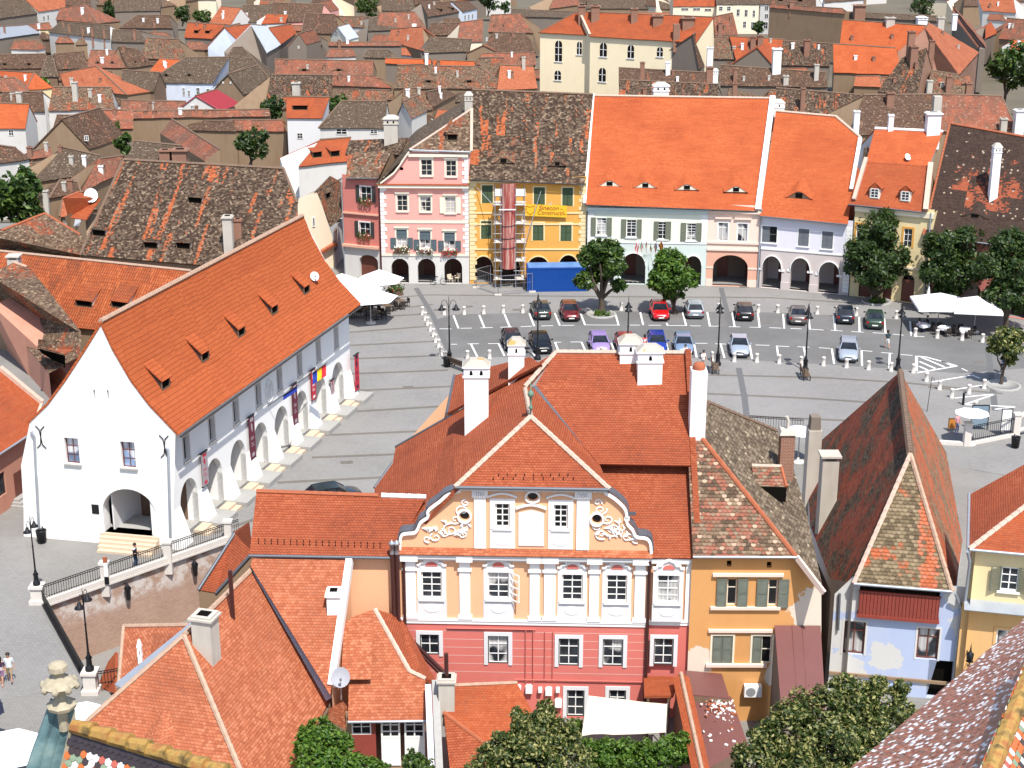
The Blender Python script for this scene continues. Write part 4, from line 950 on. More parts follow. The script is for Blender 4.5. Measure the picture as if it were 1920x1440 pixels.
# roof swept along the axis
ov=.28; RP=[hg.pt(*g) for g in GP]; RL=[hg.pt(*g) for g in GL[::-1]]
ex=(RP[4]-RP[3]).normalized()*.35; RP.append(RP[4]+ex); ex=(RL[-1]-RL[-2]).normalized()*.3; RL.append(RL[-1]+ex)
f_=V((0,0,.06))-AX*.06
m=M()
for a,b in zip(RP,RP[1:]): m.patch([b+f_,b+f_+AX*(LS+.1),a+f_+AX*(LS+.1),a+f_],16,1,0,.04,th=.14)
lp=[RP[0]]+RL
for a,b in zip(lp,lp[1:]): m.patch([b+f_+AX*(LS+.1),b+f_,a+f_,a+f_+AX*(LS+.1)],2,1,th=.14)
m.build('roof',T['hall'],t)
ridge(t,RP[0]+f_,RP[0]+f_+AX*LS,'mort',.16)
for (x,y,k) in ((311,727,2),(385,675,2),(453,629,2),(515,587,2),(575,549,2)):
    a,b=RP[k],RP[k+1]; n=AX.cross(b-a); n=n if n.z>0 else -n
    shed(t,(a+f_,n.normalized()),x,y,1.0,.75,2.3,'hall','dfr')
gutter(t,RP[5]+V((0,0,-.1))+PX*.08,RP[5]+AX*LS+V((0,0,-.1))+PX*.08,'dfr',.08)
for pts in ([(312,838),(317,842),(321,1022)],[(60,808),(66,818),(75,1003)]):
    q=[hg.pt(*hg.px(*p),.12) for p in pts]; q[-1].z=.05; downpipe(t,q,'zinc',.09)
for x,y in ((77,819),(309,837)):
    s,z=hg.px(x,y); m=M(); 
    for sg in (1,-1): m.tube([hg.pt(s-.3,z+.75*sg,.04),hg.pt(s-.06,z+.5*sg,.05),hg.pt(s,z,.05)],.035,5); m.tube([hg.pt(s+.3,z+.75*sg,.04),hg.pt(s+.06,z+.5*sg,.05),hg.pt(s,z,.05)],.035,5)
    m.build('wall_anchor',K['iron'],t)
r=hg.rect(172.5,946,185.6,963); m=M(); hg.box(m,r[0],r[1],r[2],r[3],-.002,.04); m.build('plaque',K['iron'],t)
m=M(); sE,zE=15.6,5.6
for k in range(24):
    an=2*math.pi*k/24; bn=2*math.pi*(k+1)/24; m.bar(hs.pt(sE+.62*math.cos(an),zE+.85*math.sin(an),.05),hs.pt(sE+.62*math.cos(bn),zE+.85*math.sin(bn),.05),.1,.08)
for dx in (-.25,.0,.25):
    for k in range(10):
        u=k/10*2-1; v=(k+1)/10*2-1; m.bar(hs.pt(sE+dx+.13*math.sin(u*3),zE+u*.55,.05),hs.pt(sE+dx+.13*math.sin(v*3),zE+v*.55,.05),.06,.05)
m.build('wall_emblem',K['white'],t)
# banners on the hall
def bann(label,s,w,z0,z1,mat,txtm,fcx=hs,o=.12,marks=1):
    b=thing('banner',label,'banner',fcx.pt(s,z0,o),'exhibition banners on the white hall'); m=M(); fcx.box(m,s-w/2,s+w/2,z0,z1,o,o+.02); m.build('cloth',mat,b)
    m=M(); fcx.box(m,s-w/2-.08,s+w/2+.08,z1,z1+.06,o-.1,o+.05); fcx.box(m,s-w/2-.05,s+w/2+.05,z0-.04,z0,o-.1,o+.03); m.build('batten',K['iron'],b)
    m=M(); hh=z1-z0
    for (u0,u1,v0,v1) in ((.2,.8,.88,.97),(.3,.5,.7,.84),(.42,.6,.64,.8),(.2,.7,.5,.52),(.2,.75,.46,.48),(.2,.6,.36,.38),(.2,.8,.3,.32),(.25,.75,.05,.14)): fcx.box(m,s-w/2+w*u0,s-w/2+w*u1,z0+hh*v0,z0+hh*v1,o+.021,o+.024)
    m.build('printed_marks',txtm,b); return b
mar=plain('maroon_banner_cloth',(.13,.015,.035),.7); redb=plain('red_banner_cloth',(.5,.02,.045),.7); gb=plain('grey_pink_banner_cloth',(.36,.31,.33),.7)
def bs(x,y): return hs.px(x,y)
for lab,x,y0,y1,w,mm,tm in (('pale grey banner with pink pictures between the first arches of the hall',377,848,912,.85,gb,redb),('maroon banner between the third and fourth arches of the hall',466,780,862,.85,mar,gb),('maroon banner between the fifth and sixth arches of the hall',547,720,798,.85,mar,gb),('bright red banner with a white figure above the sixth arch pier',582,693,750,.8,redb,K['white']),('small pale poster banner on the last arch pier of the hall',618.5,712,742,.7,gb,redb)):
    s,z1=bs(x,y0); _,z0=bs(x,y1); bann(lab,s,w,max(z0,.6),z1,mm,tm,o=.45 if z0<1.5 else .2)
b=bann('tall red banner leaning at the far corner of the hall',LS-.1,.9,.7,3.7,redb,K['navy'],o=.6)
for lab,s,cc in (('blue flag on a slanted pole over the hall arcade',15.2,[(.01,.03,.25)]),('red, yellow and blue flag on a slanted pole on the hall wall',20.6,[(.5,.02,.03),(.75,.5,.02),(.01,.04,.3)])):
    ft=thing('flag_on_pole',lab,'flag',hs.pt(s,4.7,0)); a=hs.pt(s,4.6,.02); b=hs.pt(s+.9,6.1,2.1); m=M(); m.tube([a,b],.03,6); m.build('pole',K['dfr'],ft); m=M()
    for j in range(len(cc)):
        for i in range(4):
            f=lambda u,v:b+(a-b)*(.05+.5*v)*.9+V((0,.1*math.sin(u*5),-u*(.9 if len(cc)>1 else .35)))
            m.face([f(i/4,j/len(cc)),f(i/4,(j+1)/len(cc)),f((i+1)/4,(j+1)/len(cc)),f((i+1)/4,j/len(cc))],j)
    m.build('cloth',[plain('hall_flag_%d_%s'%(j,lab[:3]),c_,.8,var=0) for j,c_ in enumerate(cc)],ft)
pt_=hp(590,530,(RP[2]+f_,(AX.cross(RP[3]-RP[2])))); dish('small white satellite dish on the hall roof near its far end',pt_,.35,post=.5)

# ================= baroque house (coral and peach) =================
lx=Fac(hz(740,1340),hz(1290,1351)); L=lx.L; LXG='houses in the foreground row'
t=thing('baroque_house','peach and coral baroque house with a white curved gable and red tiled roofs','house',lx.pt(L/2,0,-5),LXG)
P=lambda x,y: lx.px(x,y)
zr=P(1000,1165)[1]; zc=P(1000,1037)[1]; sl=P(750,1100)[0]; s2=P(1214,1100)[0]
h=[];hl=[]
def baro(w,q):  # curved white hood with coral shell, apron panel
    c=(q[0]+q[1])/2; hw=(q[1]-q[0])/2+.16; z=q[3]+.2; k=M()
    pts=[(-1.12,0),(-1.12,.2),(-.85,.2),(-.8,.34),(-.5,.36),(-.42,.52),(0,.66),(.42,.52),(.5,.36),(.8,.34),(.85,.2),(1.12,.2),(1.12,0)]
    for (a,b),(d,e) in zip(pts[1:-1],pts[2:-1]): k.bar(lx.pt(c+a*hw,z+b,.06),lx.pt(c+d*hw,z+e,.06),.16,.09)
    lx.poly(k,[(c+a*hw*.9,z+b*.82) for a,b in pts[::-1]],-.002,.03); k.build('curved_hood',W['white'],w)
    k=M(); lx.poly(k,[(c+.3*math.cos(math.pi*i/8),z+.12+.24*math.sin(math.pi*i/8)) for i in range(9)],.03,.07); k.build('shell_ornament',W['lred'],w)
    k=M(); zb=zr+.12; lx.box(k,q[0]-.22,q[1]+.22,zb,q[2]-.1,-.002,.035); k.build('apron',W['lgrey'],w)
    k=M(); lx.poly(k,ell(c,(zb+q[2])/2,.36,.22,14),.035,.06); k.build('apron_cartouche',W['white'],w)
for i,r in enumerate([(790,1071.7,829,1121.7),(914.3,1072.7,955,1122.3),(1053.3,1076.7,1092.7,1126.7),(1136.7,1077.7,1176,1128.3),(1231.7,1078.3,1273.3,1130)]):
    q=lx.rect(*r); w=win(t,lx,q,2,4,'wfr','gcur' if i in (1,4) else 'glass',(.2,W['white'],.05),'wfr',holes=h,rec=.14,bar=.055); baro(w,q)
    if i==1:
        k=M(); a=lx.pt(q[1],q[2],.0); d=(lx.d*.5+lx.n*.45); u=V((0,0,q[3]-q[2]))
        for z in (0,.25,.5,.75,1): k.bar(a+u*z,a+d+u*z,.05,.05)
        k.bar(a,a+u,.05);k.bar(a+d,a+d+u,.05); k.build('open_casement',K['wfr'],w)
for i,r in enumerate([(787.7,1189,823.3,1227.7),(915,1191.7,953.3,1244.3),(1047.3,1196.7,1085.7,1248.3),(1130,1197.7,1168.3,1249),(1225.7,1196.7,1262.7,1246.7),(1062.7,1293.3,1095.7,1343.3),(1141.7,1293.3,1173.3,1343)]):
    q=lx.rect(*r); win(t,lx,q,2,3,'wfr','gcur' if i in(1,3) else 'glass',(.2,W['lgrey'],.05),None,holes=hl,rec=.16,bar=.05,ny_split=(.33,.68) if i else (.5,))
    k=M()
    for a in (q[0]-.005,q[1]-.045): lx.box(k,a,a+.05,q[2],q[3],-.08,-.02)
    lx.box(k,q[0]+.05,q[1]-.05,q[3]-.05,q[3],-.08,-.02); lx.box(k,q[0]+.05,q[1]-.05,q[2],q[2]+.05,-.08,-.02)
    k.build('window_frame',K['dfr'],t)
pl1=[(864,918.6),(839,927),(823.8,939.7),(812.8,947.5),(802.7,957),(802.5,968),(789,978),(783,991),(777,997.5),(761,999),(752,1005),(750,1036)]
pr1=[(1133,921.7),(1151.7,933),(1170,950),(1175,963),(1176,980),(1186,991.7),(1193,1005),(1210,1007.5),(1219,1016),(1221,1036)]
def smooth(p,n=3):
    o=[]
    for i in range(len(p)-1):
        a,b,c,d=p[max(i-1,0)],p[i],p[i+1],p[min(i+2,len(p)-1)]
        for k in range(n):
            u=k/n; o.append(tuple(.5*((2*b[j])+(-a[j]+c[j])*u+(2*a[j]-5*b[j]+4*c[j]-d[j])*u*u+(-a[j]+3*b[j]-3*c[j]+d[j])*u**3) for j in (0,1)))
    return o+[p[-1]]
CL=smooth([P(*q) for q in pl1]); CR=smooth([P(*q) for q in pr1]); ztop=P(1000,911)[1]
ha=[]
for i,r in enumerate([(928.4,943.6,955.8,989),(1038,945.8,1065,990.8)]):
    q=lx.rect(*r); w=win(t,lx,q,2,4,'wfr','gdk',(.26,W['white'],.06),'wfr',holes=ha,rec=.14,bar=.06); c=(q[0]+q[1])/2
    k=M()
    for a in range(10): k.bar(lx.pt(c-.72+.144*a,q[3]+.36+.2*math.sin(math.pi*a/10),.06),lx.pt(c-.72+.144*(a+1),q[3]+.36+.2*math.sin(math.pi*(a+1)/10),.06),.14,.1)
    k.build('curved_hood',W['white'],w); k=M(); lx.box(k,q[0]-.26,q[1]+.26,zc+.25,q[2]-.12,-.002,.05); k.build('apron',W['white'],w)
    k=M(); lx.poly(k,ell(c,zc+.62,.42,.2,14),.05,.07); k.build('apron_cartouche',W['lgrey'],w)
ocs=[]
for x,y,rx,rz in ((998.75,931,.25,.2),(871,967,.22,.24),(1119,973,.22,.24)):
    s,z=P(x,y); e=ell(s,z,rx,rz,16); ha.append(e); k=M(); o2=ell(s,z,rx+.2,rz+.2,16)
    for i in range(16): k.bar(lx.pt(*ell(s,z,rx+.1,rz+.1,16)[i],.03),lx.pt(*ell(s,z,rx+.1,rz+.1,16)[(i+1)%16],.03),.2,.09)
    oc=k.build('oculus',W['white'],t); k=M(); lx.poly(k,ell(s,z,rx+.02,rz+.02,16),-.2,-.16); k.build('pane',K['gdk'],oc)
m=M(); lx.wall(m,[(sl,zc-.02)]+[(s2+.06,zc-.02)]+CR[::-1][1:]+[(CR[0][0],ztop),(CL[0][0],ztop)]+CL[:-1],ha,t=.3); m.build('gable_wall',W['lpeach'],t)
m=M(); lx.wall(m,[(sl,zr),(s2,zr),(s2,zc),(sl,zc)],[x for x in h if x[1][0]<s2],t=.3); m.build('upper_wall',W['lpeach'],t)
m=M(); lx.wall(m,[(sl,-.5),(s2,-.5),(s2,zr-.01),(sl,zr-.01)],[x for x in hl if x[1][0]<s2],t=.3); m.build('lower_wall',W['lred'],t)
rb=Fac(lx.pt(s2,0,-.25),lx.pt(L+.02,0,-.25)); ds=s2
mv=lambda hs_:[[(a-ds,b) for a,b in x] for x in hs_ if x[1][0]>s2]
m=M(); rb.wall(m,[(0,zr),(rb.L,zr),(rb.L,zc-.1),(0,zc-.1)],mv(h),t=.3); m.build('upper_wall',W['lpeach'],t)
m=M(); rb.wall(m,[(0,-.5),(rb.L,-.5),(rb.L,zr-.01),(0,zr-.01)],mv(hl),t=.3); m.build('lower_wall',W['lred'],t)
# rear and side shell
m=M(); dp=12
for a,b in ((sl,0),(L,1)):
    q=[lx.pt(a,-.5,-.02),lx.pt(a,-.5,-dp),lx.pt(a,zc-.1,-dp),lx.pt(a,zc-.1,-.02)]; m.face(q if b else q[::-1])
m.face([lx.pt(L,-.5,-dp),lx.pt(sl,-.5,-dp),lx.pt(sl,zc,-dp),lx.pt(L,zc,-dp)]); m.build('rear_wall',W['lpeach'],t)
# pale mouldings
m=M()
for C_ in (CL,CR):
    for a,b in zip(C_,C_[1:]): m.bar(lx.pt(*a,.05),lx.pt(*b,.05),.26,.14)
m.build('gable_scroll',W['white'],t)
m=M()
for C_,k in ((CL,-1),(CR,1)):
    for a,b in zip(C_,C_[1:]): m.bar(lx.pt(a[0]+k*.1,a[1]+.14,-.25),lx.pt(b[0]+k*.1,b[1]+.14,-.25),.7,.06)
m.build('gable_flashing',K['zinc2'],t)
m=M(); lx.box(m,sl-.05,s2+.1,zr-.02,zr+.1,-.002,.1); lx.box(m,sl-.02,s2+.08,zr-.2,zr-.02,-.002,.06); rb.box(m,.1,rb.L,zr-.02,zr+.1,-.002,.1); rb.box(m,.08,rb.L,zr-.2,zr-.02,-.002,.06)
m.build('string_course',W['white'],t)
m=M(); lx.box(m,sl-.1,s2+.12,zc-.28,zc-.02,-.002,.3); lx.box(m,sl-.05,s2+.08,zc-.42,zc-.28,-.002,.16); lx.box(m,CL[0][0]-.15,CR[0][0]+.15,ztop-.22,ztop,-.002,.22); rb.box(m,0,rb.L,zc-.5,zc-.12,-.002,.2); m.build('cornice',W['lgrey'],t)
m=M(); m.patch([lx.pt(sl-.15,zc,.42),lx.pt(s2+.18,zc,.42),lx.pt(s2+.18,zc+.22,.0),lx.pt(sl-.15,zc+.22,.0)],1,1,th=.05); m.build('cornice_tiles',T['salmon'],t)
for fcx,x0,x1 in [(lx,758,780),(lx,861.7,881.7),(lx,993,1011.7),(lx,1020,1041.7),(lx,1105,1123),(lx,1190,1210)]:
    a,b=P(x0,1100)[0],P(x1,1100)[0]; m=M(); lx.box(m,a,b,zr+.3,zc-.75,-.002,.09); lx.box(m,a-.09,b+.09,zr+.1,zr+.3,-.002,.14); lx.box(m,a-.08,b+.08,zc-1.,zc-.86,-.002,.17)
    lx.box(m,a-.14,b+.14,zc-.42,zc-.02,.0,.34); lx.box(m,a,b,zc-.75,zc-.42,-.002,.14); m.build('pilaster',W['white'],t)
m=M(); rb.box(m,rb.L-.4,rb.L-.05,zr+.1,zc-.5,-.002,.1); m.build('pilaster',W['white'],t)
for x0,x1 in ((889,911),(1081,1105)):
    a,b=P(x0,970)[0],P(x1,970)[0]; m=M(); lx.box(m,a,b,zc+.24,ztop-.62,-.002,.09); lx.box(m,a-.1,b+.1,ztop-.62,ztop-.22,-.002,.15)
    for k in range(5): m.tube([lx.pt(a+.05+.11*k,ztop-.55,.17),lx.pt(a+.1+.11*k,ztop-.4,.2),lx.pt(a+.04+.11*k,ztop-.3,.17)],.04,5)
    m.build('pilaster',W['white'],t)
q=lx.rect(972,957,1020,1023); m=M(); lx.poly(m,[(q[0],q[2]),(q[1],q[2]),(q[1],q[3]-.15),((q[0]+q[1])/2,q[3]+.02),(q[0],q[3]-.15)],-.002,.05); m.build('blind_panel',W['lgrey'],t)
m=M(); c=(q[0]+q[1])/2
for a in range(10): m.bar(lx.pt(c-.75+.15*a,q[3]+.12+.2*math.sin(math.pi*a/10),.06),lx.pt(c-.6+.15*a,q[3]+.12+.2*math.sin(math.pi*(a+1)/10),.06),.13,.1)
m.build('curved_hood',W['white'],t)
# stucco scrolls in the gable shoulders
rr=random.Random(3)
for sg,cx,cy in ((-1,845,1000),(1,1148,1000)):
    m=M(); s0_,z0_=P(cx,cy)
    def scroll(s,z,r,turns,dirn,ph,w=.05):
        pts=[]
        for i in range(16):
            u=i/15; an=ph+dirn*turns*2*math.pi*u; rad_=r*(1-u*.8); pts.append(lx.pt(s+rad_*math.cos(an),z+rad_*math.sin(an)*.85,.03))
        m.tube(pts,[w*(1-.5*i/15) for i in range(16)],5)
    for s,z,r,tn,d in ((0,.2,.42,1.3,1),(.55*-sg,-.05,.35,1.2,-1),(-.75*-sg,-.22,.3,1.1,1),(.25*-sg,.75,.3,1.2,1),(.6*-sg,1.25,.33,1.3,-1),(-.35*-sg,.05,.3,1.1,-1),(.75*-sg,.35,.25,1.2,1),(-1.15*-sg,-.33,.22,1,-1),(.75*-sg,1.65,.22,1.2,1)):
        scroll(s0_+s,z0_+z,r,tn,d,rr.uniform(0,6))
    for k in range(16):
        s=s0_+rr.uniform(-1.2,.9)*-sg; z=z0_+rr.uniform(-.35,.2)+(.5 if rr.random()<.3 else 0); an=rr.uniform(.2,2.9); m.tube([lx.pt(s,z,.02),lx.pt(s+.17*math.cos(an),z+.17*math.sin(an),.06),lx.pt(s+.36*math.cos(an+.5),z+.3*math.sin(an+.5),.02)],[.05,.07,.015],5)
    m.build('stucco_scroll',W['white'],t)
# rustication joints
m=M(); z=zr-.62
while z>2.2:
    xs=sorted([(x[0][0]-.22,x[1][0]+.22) for x in hl if x[0][1]-.15<z<x[2][1]+.25 and x[1][0]<s2]); a=sl
    for b0,b1 in xs+[(s2,s2)]:
        if b0-a>.05: lx.box(m,a,b0,z-.017,z+.017,-.002,.006)
        a=max(a,b1)
    z-=.46
m.build('joint_lines',plain('pale_joint',(.62,.36,.3),.8),t)
# pipes and meters
for x in (737,746): 
    q=[lx.pt(P(x,1040)[0],zc-.0,.35),lx.pt(P(x,1040)[0],5.2,.35),lx.pt(P(x,1040)[0]+2.4,2.9,.9)]; downpipe(t,q,'pipe',.11,'flue_pipe'); k=M(); k.lathe(q[0]+V((0,0,0)),[(.12,0),(.12,.5),(.17,.5),(.17,.6),(.0,.75)],8); k.build('flue_cowl',K['steel'],t)
downpipe(t,[lx.pt(P(757,1040)[0],zc-.3,.16),lx.pt(P(757,1040)[0],1,.16)],'pipe',.08); downpipe(t,[lx.pt(s2+.06,zc-.2,.3),lx.pt(s2+.06,zc-.8,.14),lx.pt(s2+.03,0,.14)],'pipe',.09)
m=M()
for x in (986,1000): m.tube([lx.pt(P(x,1180)[0],zr-.45,.08),lx.pt(P(x,1180)[0],2.1,.08)],.03,5)
for x0,x1 in ((838,1004),): m.tube([lx.pt(P(x0,1170)[0],zr-.42,.08),lx.pt(P(x1,1170)[0],zr-.42,.08)],.04,5)
for x in (1022,1037): m.tube([lx.pt(P(x,1180)[0],zr-.5,.08),lx.pt(P(x,1180)[0],2.2,.08)],.025,5)
m.tube([lx.pt(P(965,1290)[0],2.25,.1),lx.pt(P(1230,1290)[0],2.25,.1)],.03,5); m.build('gas_pipes',W['lred'],t)
for x,y,w_ in ((972,1289,.28),(992,1290,.34),(1013,1291,.2),(1029,1294,.34),(1046,1291,.2),(1047,1316,.36)):
    s,z=P(x,y); m=M(); lx.box(m,s-w_/2,s+w_/2,z-w_*.55,z+w_*.55,.02,.26); m.tube([lx.pt(s-w_*.3,z+w_*.5,.14),lx.pt(s-w_*.3,z+w_*.8,.14),lx.pt(s+w_*.3,z+w_*.8,.14),lx.pt(s+w_*.3,z+w_*.5,.14)],.03,5); m.build('gas_meter',K['white'],t)
# roofs
f3=lx.off(.35); E0=f3.pt(CL[0][0]-.25,ztop+.02);E1=f3.pt(CR[0][0]+.25,ztop+.02); hp1=slope(E0,E1,46); AP=hp(995,781,hp1)
NB=-lx.n
es=lx.off(.05); S0=es.pt(P(1120,1037)[0],zc-.12);S1=es.pt(L+.12,zc-.12); msl=slope(S0,S1,45)
RA=hp(1043,671,msl);RB=hp(1287,669,msl); RA.z=RB.z=(RA.z+RB.z)/2
RC=hp(985,728,(AP,V((0,0,1)))) # level ridge of the cross gable
VB=hp(1124,878,msl)
roofmesh(t,[(E0,E1,AP)],'lux',0,name='gable_roof')
US0=hp(1122,876,msl);US1=hp(1294,879,msl)
up_=V((0,0,.28))
roofmesh(t,[[US0+up_-NB*.25,US1+up_-NB*.25,RB+up_,RA+up_,hp(1002,735,msl)+up_]],'lux',name='upper_roof')
roofmesh(t,[[S0+V((0,0,0)),S1,US1+NB*.5,US0+NB*.5]],'lux',name='lower_roof')
EV=hp(1126,908,(E1,lx.n)); roofmesh(t,[[E1,VB+V((0,0,.25)),hp(1002,735,msl)+up_,RC+V((0,0,.05)),AP]],'lux',name='side_roof')
# west slope and its step
wn=AX.cross(V((0,0,1)))
WA=V((P(703,915)[0],0,0)); w0=hz(702,915,8.6); wpl=None
w1=w0+AX*10
def pl3(a,b,c): return (a,(b-a).cross(c-a).normalized() if (b-a).cross(c-a).z>0 else -(b-a).cross(c-a).normalized())
wpl=pl3(w0,AP,RA+up_)
roofmesh(t,[[E0+V((0,0,-.1)),AP,RC,RA+up_,hp(953,711,wpl),hp(848,778,wpl),hp(742,838,wpl),hp(736,868,wpl),hp(702,915,wpl),hp(705,985,wpl),hp(790,985,wpl)]],'lux',name='west_roof')
o_=V((0,0,.35)); q=(wpl[0]+o_,wpl[1])
roofmesh(t,[[hp(852,704,q),hp(838,775,q),hp(955,712,q),hp(1014,682,q),hp(993,669,q)]],'lux',name='rear_roof')
m=M(); a,b=hp(702,915,wpl),hp(742,838,wpl)
for u,v_ in ((a,hp(736,868,wpl)),(hp(742,838,wpl),hp(848,778,wpl)),(hp(838,775,q),hp(852,704,q))): m.tube([u,v_],.09,6)
m.build('gutter',K['zinc2'],t)
m=M(); dn=V((0,0,-9)); c0,c1,c2=hp(705,985,wpl),hp(742,838,wpl)+V((.4,0,0)),hp(850,720,q)+V((.3,0,0)); cc0=hp(705,920,wpl)+V((.3,0,0))
for a,b in ((cc0,c1),(c1,c2)): m.face([b+dn,a+dn,a,b])
m.build('west_wall',W['lpeach'],t)
ridge(t,E0,AP,'mortl',.13,.36);ridge(t,E1,AP,'mortl',.13,.36);ridge(t,AP,RC,'mortl',.13,.36);ridge(t,RC+V((0,0,.1)),RA+up_,'mortl',.13,.36);ridge(t,RA+up_,RB+up_,'mortl',.13,.36)
m=M(); m.bar(VB+V((0,0,.33)),hp(1002,735,msl)+up_+V((0,0,.05)),.3,.05); m.build('valley_flashing',K['zinc2'],t)
m=M(); m.bar(S1+V((.05,0,.1)),RB+up_+V((.05,0,.1)),.3,.5); m.build('firewall_coping',T['lux'],t)
m=M(); m.lathe(AP+V((0,0,.1)),[(.03,0),(.06,.3),(.12,.34),(.12,.4),(.05,.5),(.05,.9),(.14,.98),(.17,1.1),(.12,1.22),(.03,1.3),(.02,1.7),(0,1.72)],10); m.build('finial',plain('verdigris_copper',(.12,.2,.15),.6),t)
m=M(); m.tube([E0+lx.n*.05,E1+lx.n*.05],.09,8); m.build('gutter',K['zinc2'],t)
m=M(); rr=random.Random(1)
for pl_q,x0,x1,y in ((hp1,925,1075,900),(hp1,935,1065,893),(msl,1135,1285,862),(msl,1128,1285,855)):
    for k in range(9):
        Q=hp(x0+(x1-x0)*k/8,y,pl_q); m.bar(Q+(up_ if pl_q is msl else V()),Q+(up_ if pl_q is msl else V())+V((0,-.02,.16)),.04,.03)
m.build('snow_guard',K['iron'],t)
chpx(t,wpl,894,800,672,45,'chalk','hip',capmat='lich',base=2.5,dk=.8); chpx(t,wpl,968,706,632,30,'chalk','hip',capmat='lich',fl=1,base=2,dk=.9)
chpx(t,msl,1217,712,645,46,'chalk','hip',capmat='lich',fl=1,base=2,dk=.7); chpx(t,msl,1181,668,628,40,'chalk','hip',capmat='lich',fl=1,base=4,dk=.9)
# annex to the left
t=thing('annex_house','low peach annex with a red tiled roof joined to the left of the baroque house','house',lx.pt(-4,0,-2),LXG)
S0=lx.pt(P(469,1037)[0],P(600,1040)[1],.2); S1=lx.pt(P(738,1041)[0],P(600,1040)[1],.2); apl=slope(S0,S1,45); A0,A1=hp(481,921,apl),hp(798,932,apl)
roofmesh(t,[(S0,S1,A1,A0),(S1+NB*2*(A1-S1).dot(NB),S0+NB*2*(A0-S0).dot(NB),A0,A1)],'lux')
ridge(t,A0,A0+(A1-A0)*.72,'ridgeo',.12); ridge(t,A0+(A1-A0)*.74,A1,'white',.14)
m=M(); i=NB*.3; D=6.4
a,b=S0+i,S1+i; m.face([V((a.x,a.y,-4)),V((b.x,b.y,-.5)),b,a]); a2=a+NB*D; m.face([V((a2.x,a2.y,-4)),V((a.x,a.y,-4)),a,A0-V((0,0,.1)),a2]); m.build('wall',W['lpeach'],t)
gutter(t,S0+lx.n*.06,S1+lx.n*.06,'zinc2',.08)
m=M(); 
for k in range(20):
    for yy in (1014,1020): Q=hp(485+12*k,yy+k*.4,apl); m.bar(Q,Q+V((0,-.02,.14)),.04,.03)
m.build('snow_guard',K['iron'],t)
br=slope(hz(440,984,6.5),hz(440,984,6.5)+AX,40)
# ================= hip roofed house at bottom left =================
t=thing('hip_roofed_house','house with a broad salmon hip roof, white flashings and a stained chimney','house',hz(430,1200,0),LXG)
RZ=8.3; NA=hz(345,1191,RZ); NF=NA+AX*((hz(468,1064,RZ)-NA).dot(AX)); 
rpl=slope(NA,NF,46); H2=hp(452,1445,rpl); F2=hp(618,1314,rpl); E2=hp(548,1445,rpl)
H3=hp(470,1490,rpl);E3=hp(520,1500,rpl)
fpl=pl3(NA,H2,NA-PX*5-AX*4+V((0,0,-4.6)))
roofmesh(t,[[H3,E3,F2,NF,NA]],'salmon'); LF=hp(163,1352,fpl); LF2=hp(60,1500,fpl)
roofmesh(t,[[LF2,H3,NA,LF]],'salmon',name='front_roof')
lw=NF-PX*4.4+V((0,0,-4.4)); roofmesh(t,[[lw,LF+V((-.4,.5,-.6)),LF,NA,NF]],'lux',name='left_roof')
ridge(t,NA,H3,'mort',.13);ridge(t,NA,NF,'mort',.13);ridge(t,NA,LF,'mort',.12)
m=M(); m.bar(NF+V((0,0,.08)),F2+V((0,0,.08)),.42,.1); m.build('flashing',K['lflash'],t)
m=M(); m.tube([F2+V((.1,0,-.05)),E3+V((.1,0,-.05))],.09,8); m.build('gutter',K['wood'],t)
m=M(); b=V((0,0,-8)); m.face([E3+b,F2+b,F2-V((.2,0,.1)),E3-V((.2,0,.1))]); m.face([LF2+b,H3+b,H3-V((0,-.2,.1)),LF2-V((0,-.2,.1))]); m.face([lw+b,LF2+b,LF2,LF,lw]); m.build('wall',W['tan'],t)
chpx(t,rpl,388,1222,1150,38,'chold','flat',ang=-.28,base=2,dk=.9); 
q=chpx(t,rpl,437,1158,1070,7,'pipe','none')
Q=hp(295,1424,fpl); eyebrow(t,fpl,292,1424,92,'salmon',.55,2.2,pale=False)
m=M(); a,b=hz(222,1288,5.1),hz(372,1166,6.6); m.bar(a,b,.55,.12); m.build('eaves_gutter',K['zinc'],t)
# neighbouring roof between the white flashings
t=thing('courtyard_wing','salmon tiled wing between two white flashings below the annex','house',hz(560,1180,0),LXG)
T0=lx.pt(P(476,1046)[0],P(560,1047)[1],.25);T1=lx.pt(P(657,1047)[0],P(560,1047)[1],.25); wpl2=slope(T0,T1,44)
a0=hp(620,1305,wpl2); a1=hp(622,1288,wpl2)
roofmesh(t,[[a0,a1,T1,T0,hp(470,1062,wpl2)]],'salmon'); m=M(); m.bar(T1+V((0,0,.06)),a1+V((0,0,.06)),.32,.5); m.build('parapet_coping',W['white'],t)
m=M(); b=V((0,0,-9)); m.face([a1+b,T1+b,T1,a1]); m.build('wall',W['lpeach'],t)
chpx(t,wpl2,627,1142,1106,24,'chalk','flat',base=1,dk=1.2)
dn_=V((0,0,-4.5))
# low brown roof beside the retaining wall
t=thing('small_brown_roofed_house','small house with dark brown tiled roof slopes wedged beside the brick retaining wall','house',hz(420,1080,-4),LXG)
z1=7.4; g=hz(470,985,z1); 
bp=slope(hz(372,1108,3.9),hz(372,1108,3.9)+AX*6,0); 
B0=hz(372,1106,4.6);B1=hz(405,1112,4.2);B2=hz(474,1036,6.6);B3=hz(468,982,8.2);B4=hz(440,1000,6.8)
roofmesh(t,[[B0,B1,B2,B3,B4]],'lux'); m=M()
for a,b in ((B0,B4),(B1,B2)): m.tube([a,b],.1,6)
m.build('gutter',K['zinc2'],t); m=M(); b=V((0,0,-9))
for a,c in ((B0,B1),(B1,B2),(B4,B0)): m.face([a+b,c+b,c-V((0,0,.05)),a-V((0,0,.05))])
m.build('wall',W['tan'],t)
C0,C1,C2,C3=hz(222,1292,2.6),hz(232,1174,2.6+1.2),hz(352,1172,5.2),hz(345,1195,5.2)
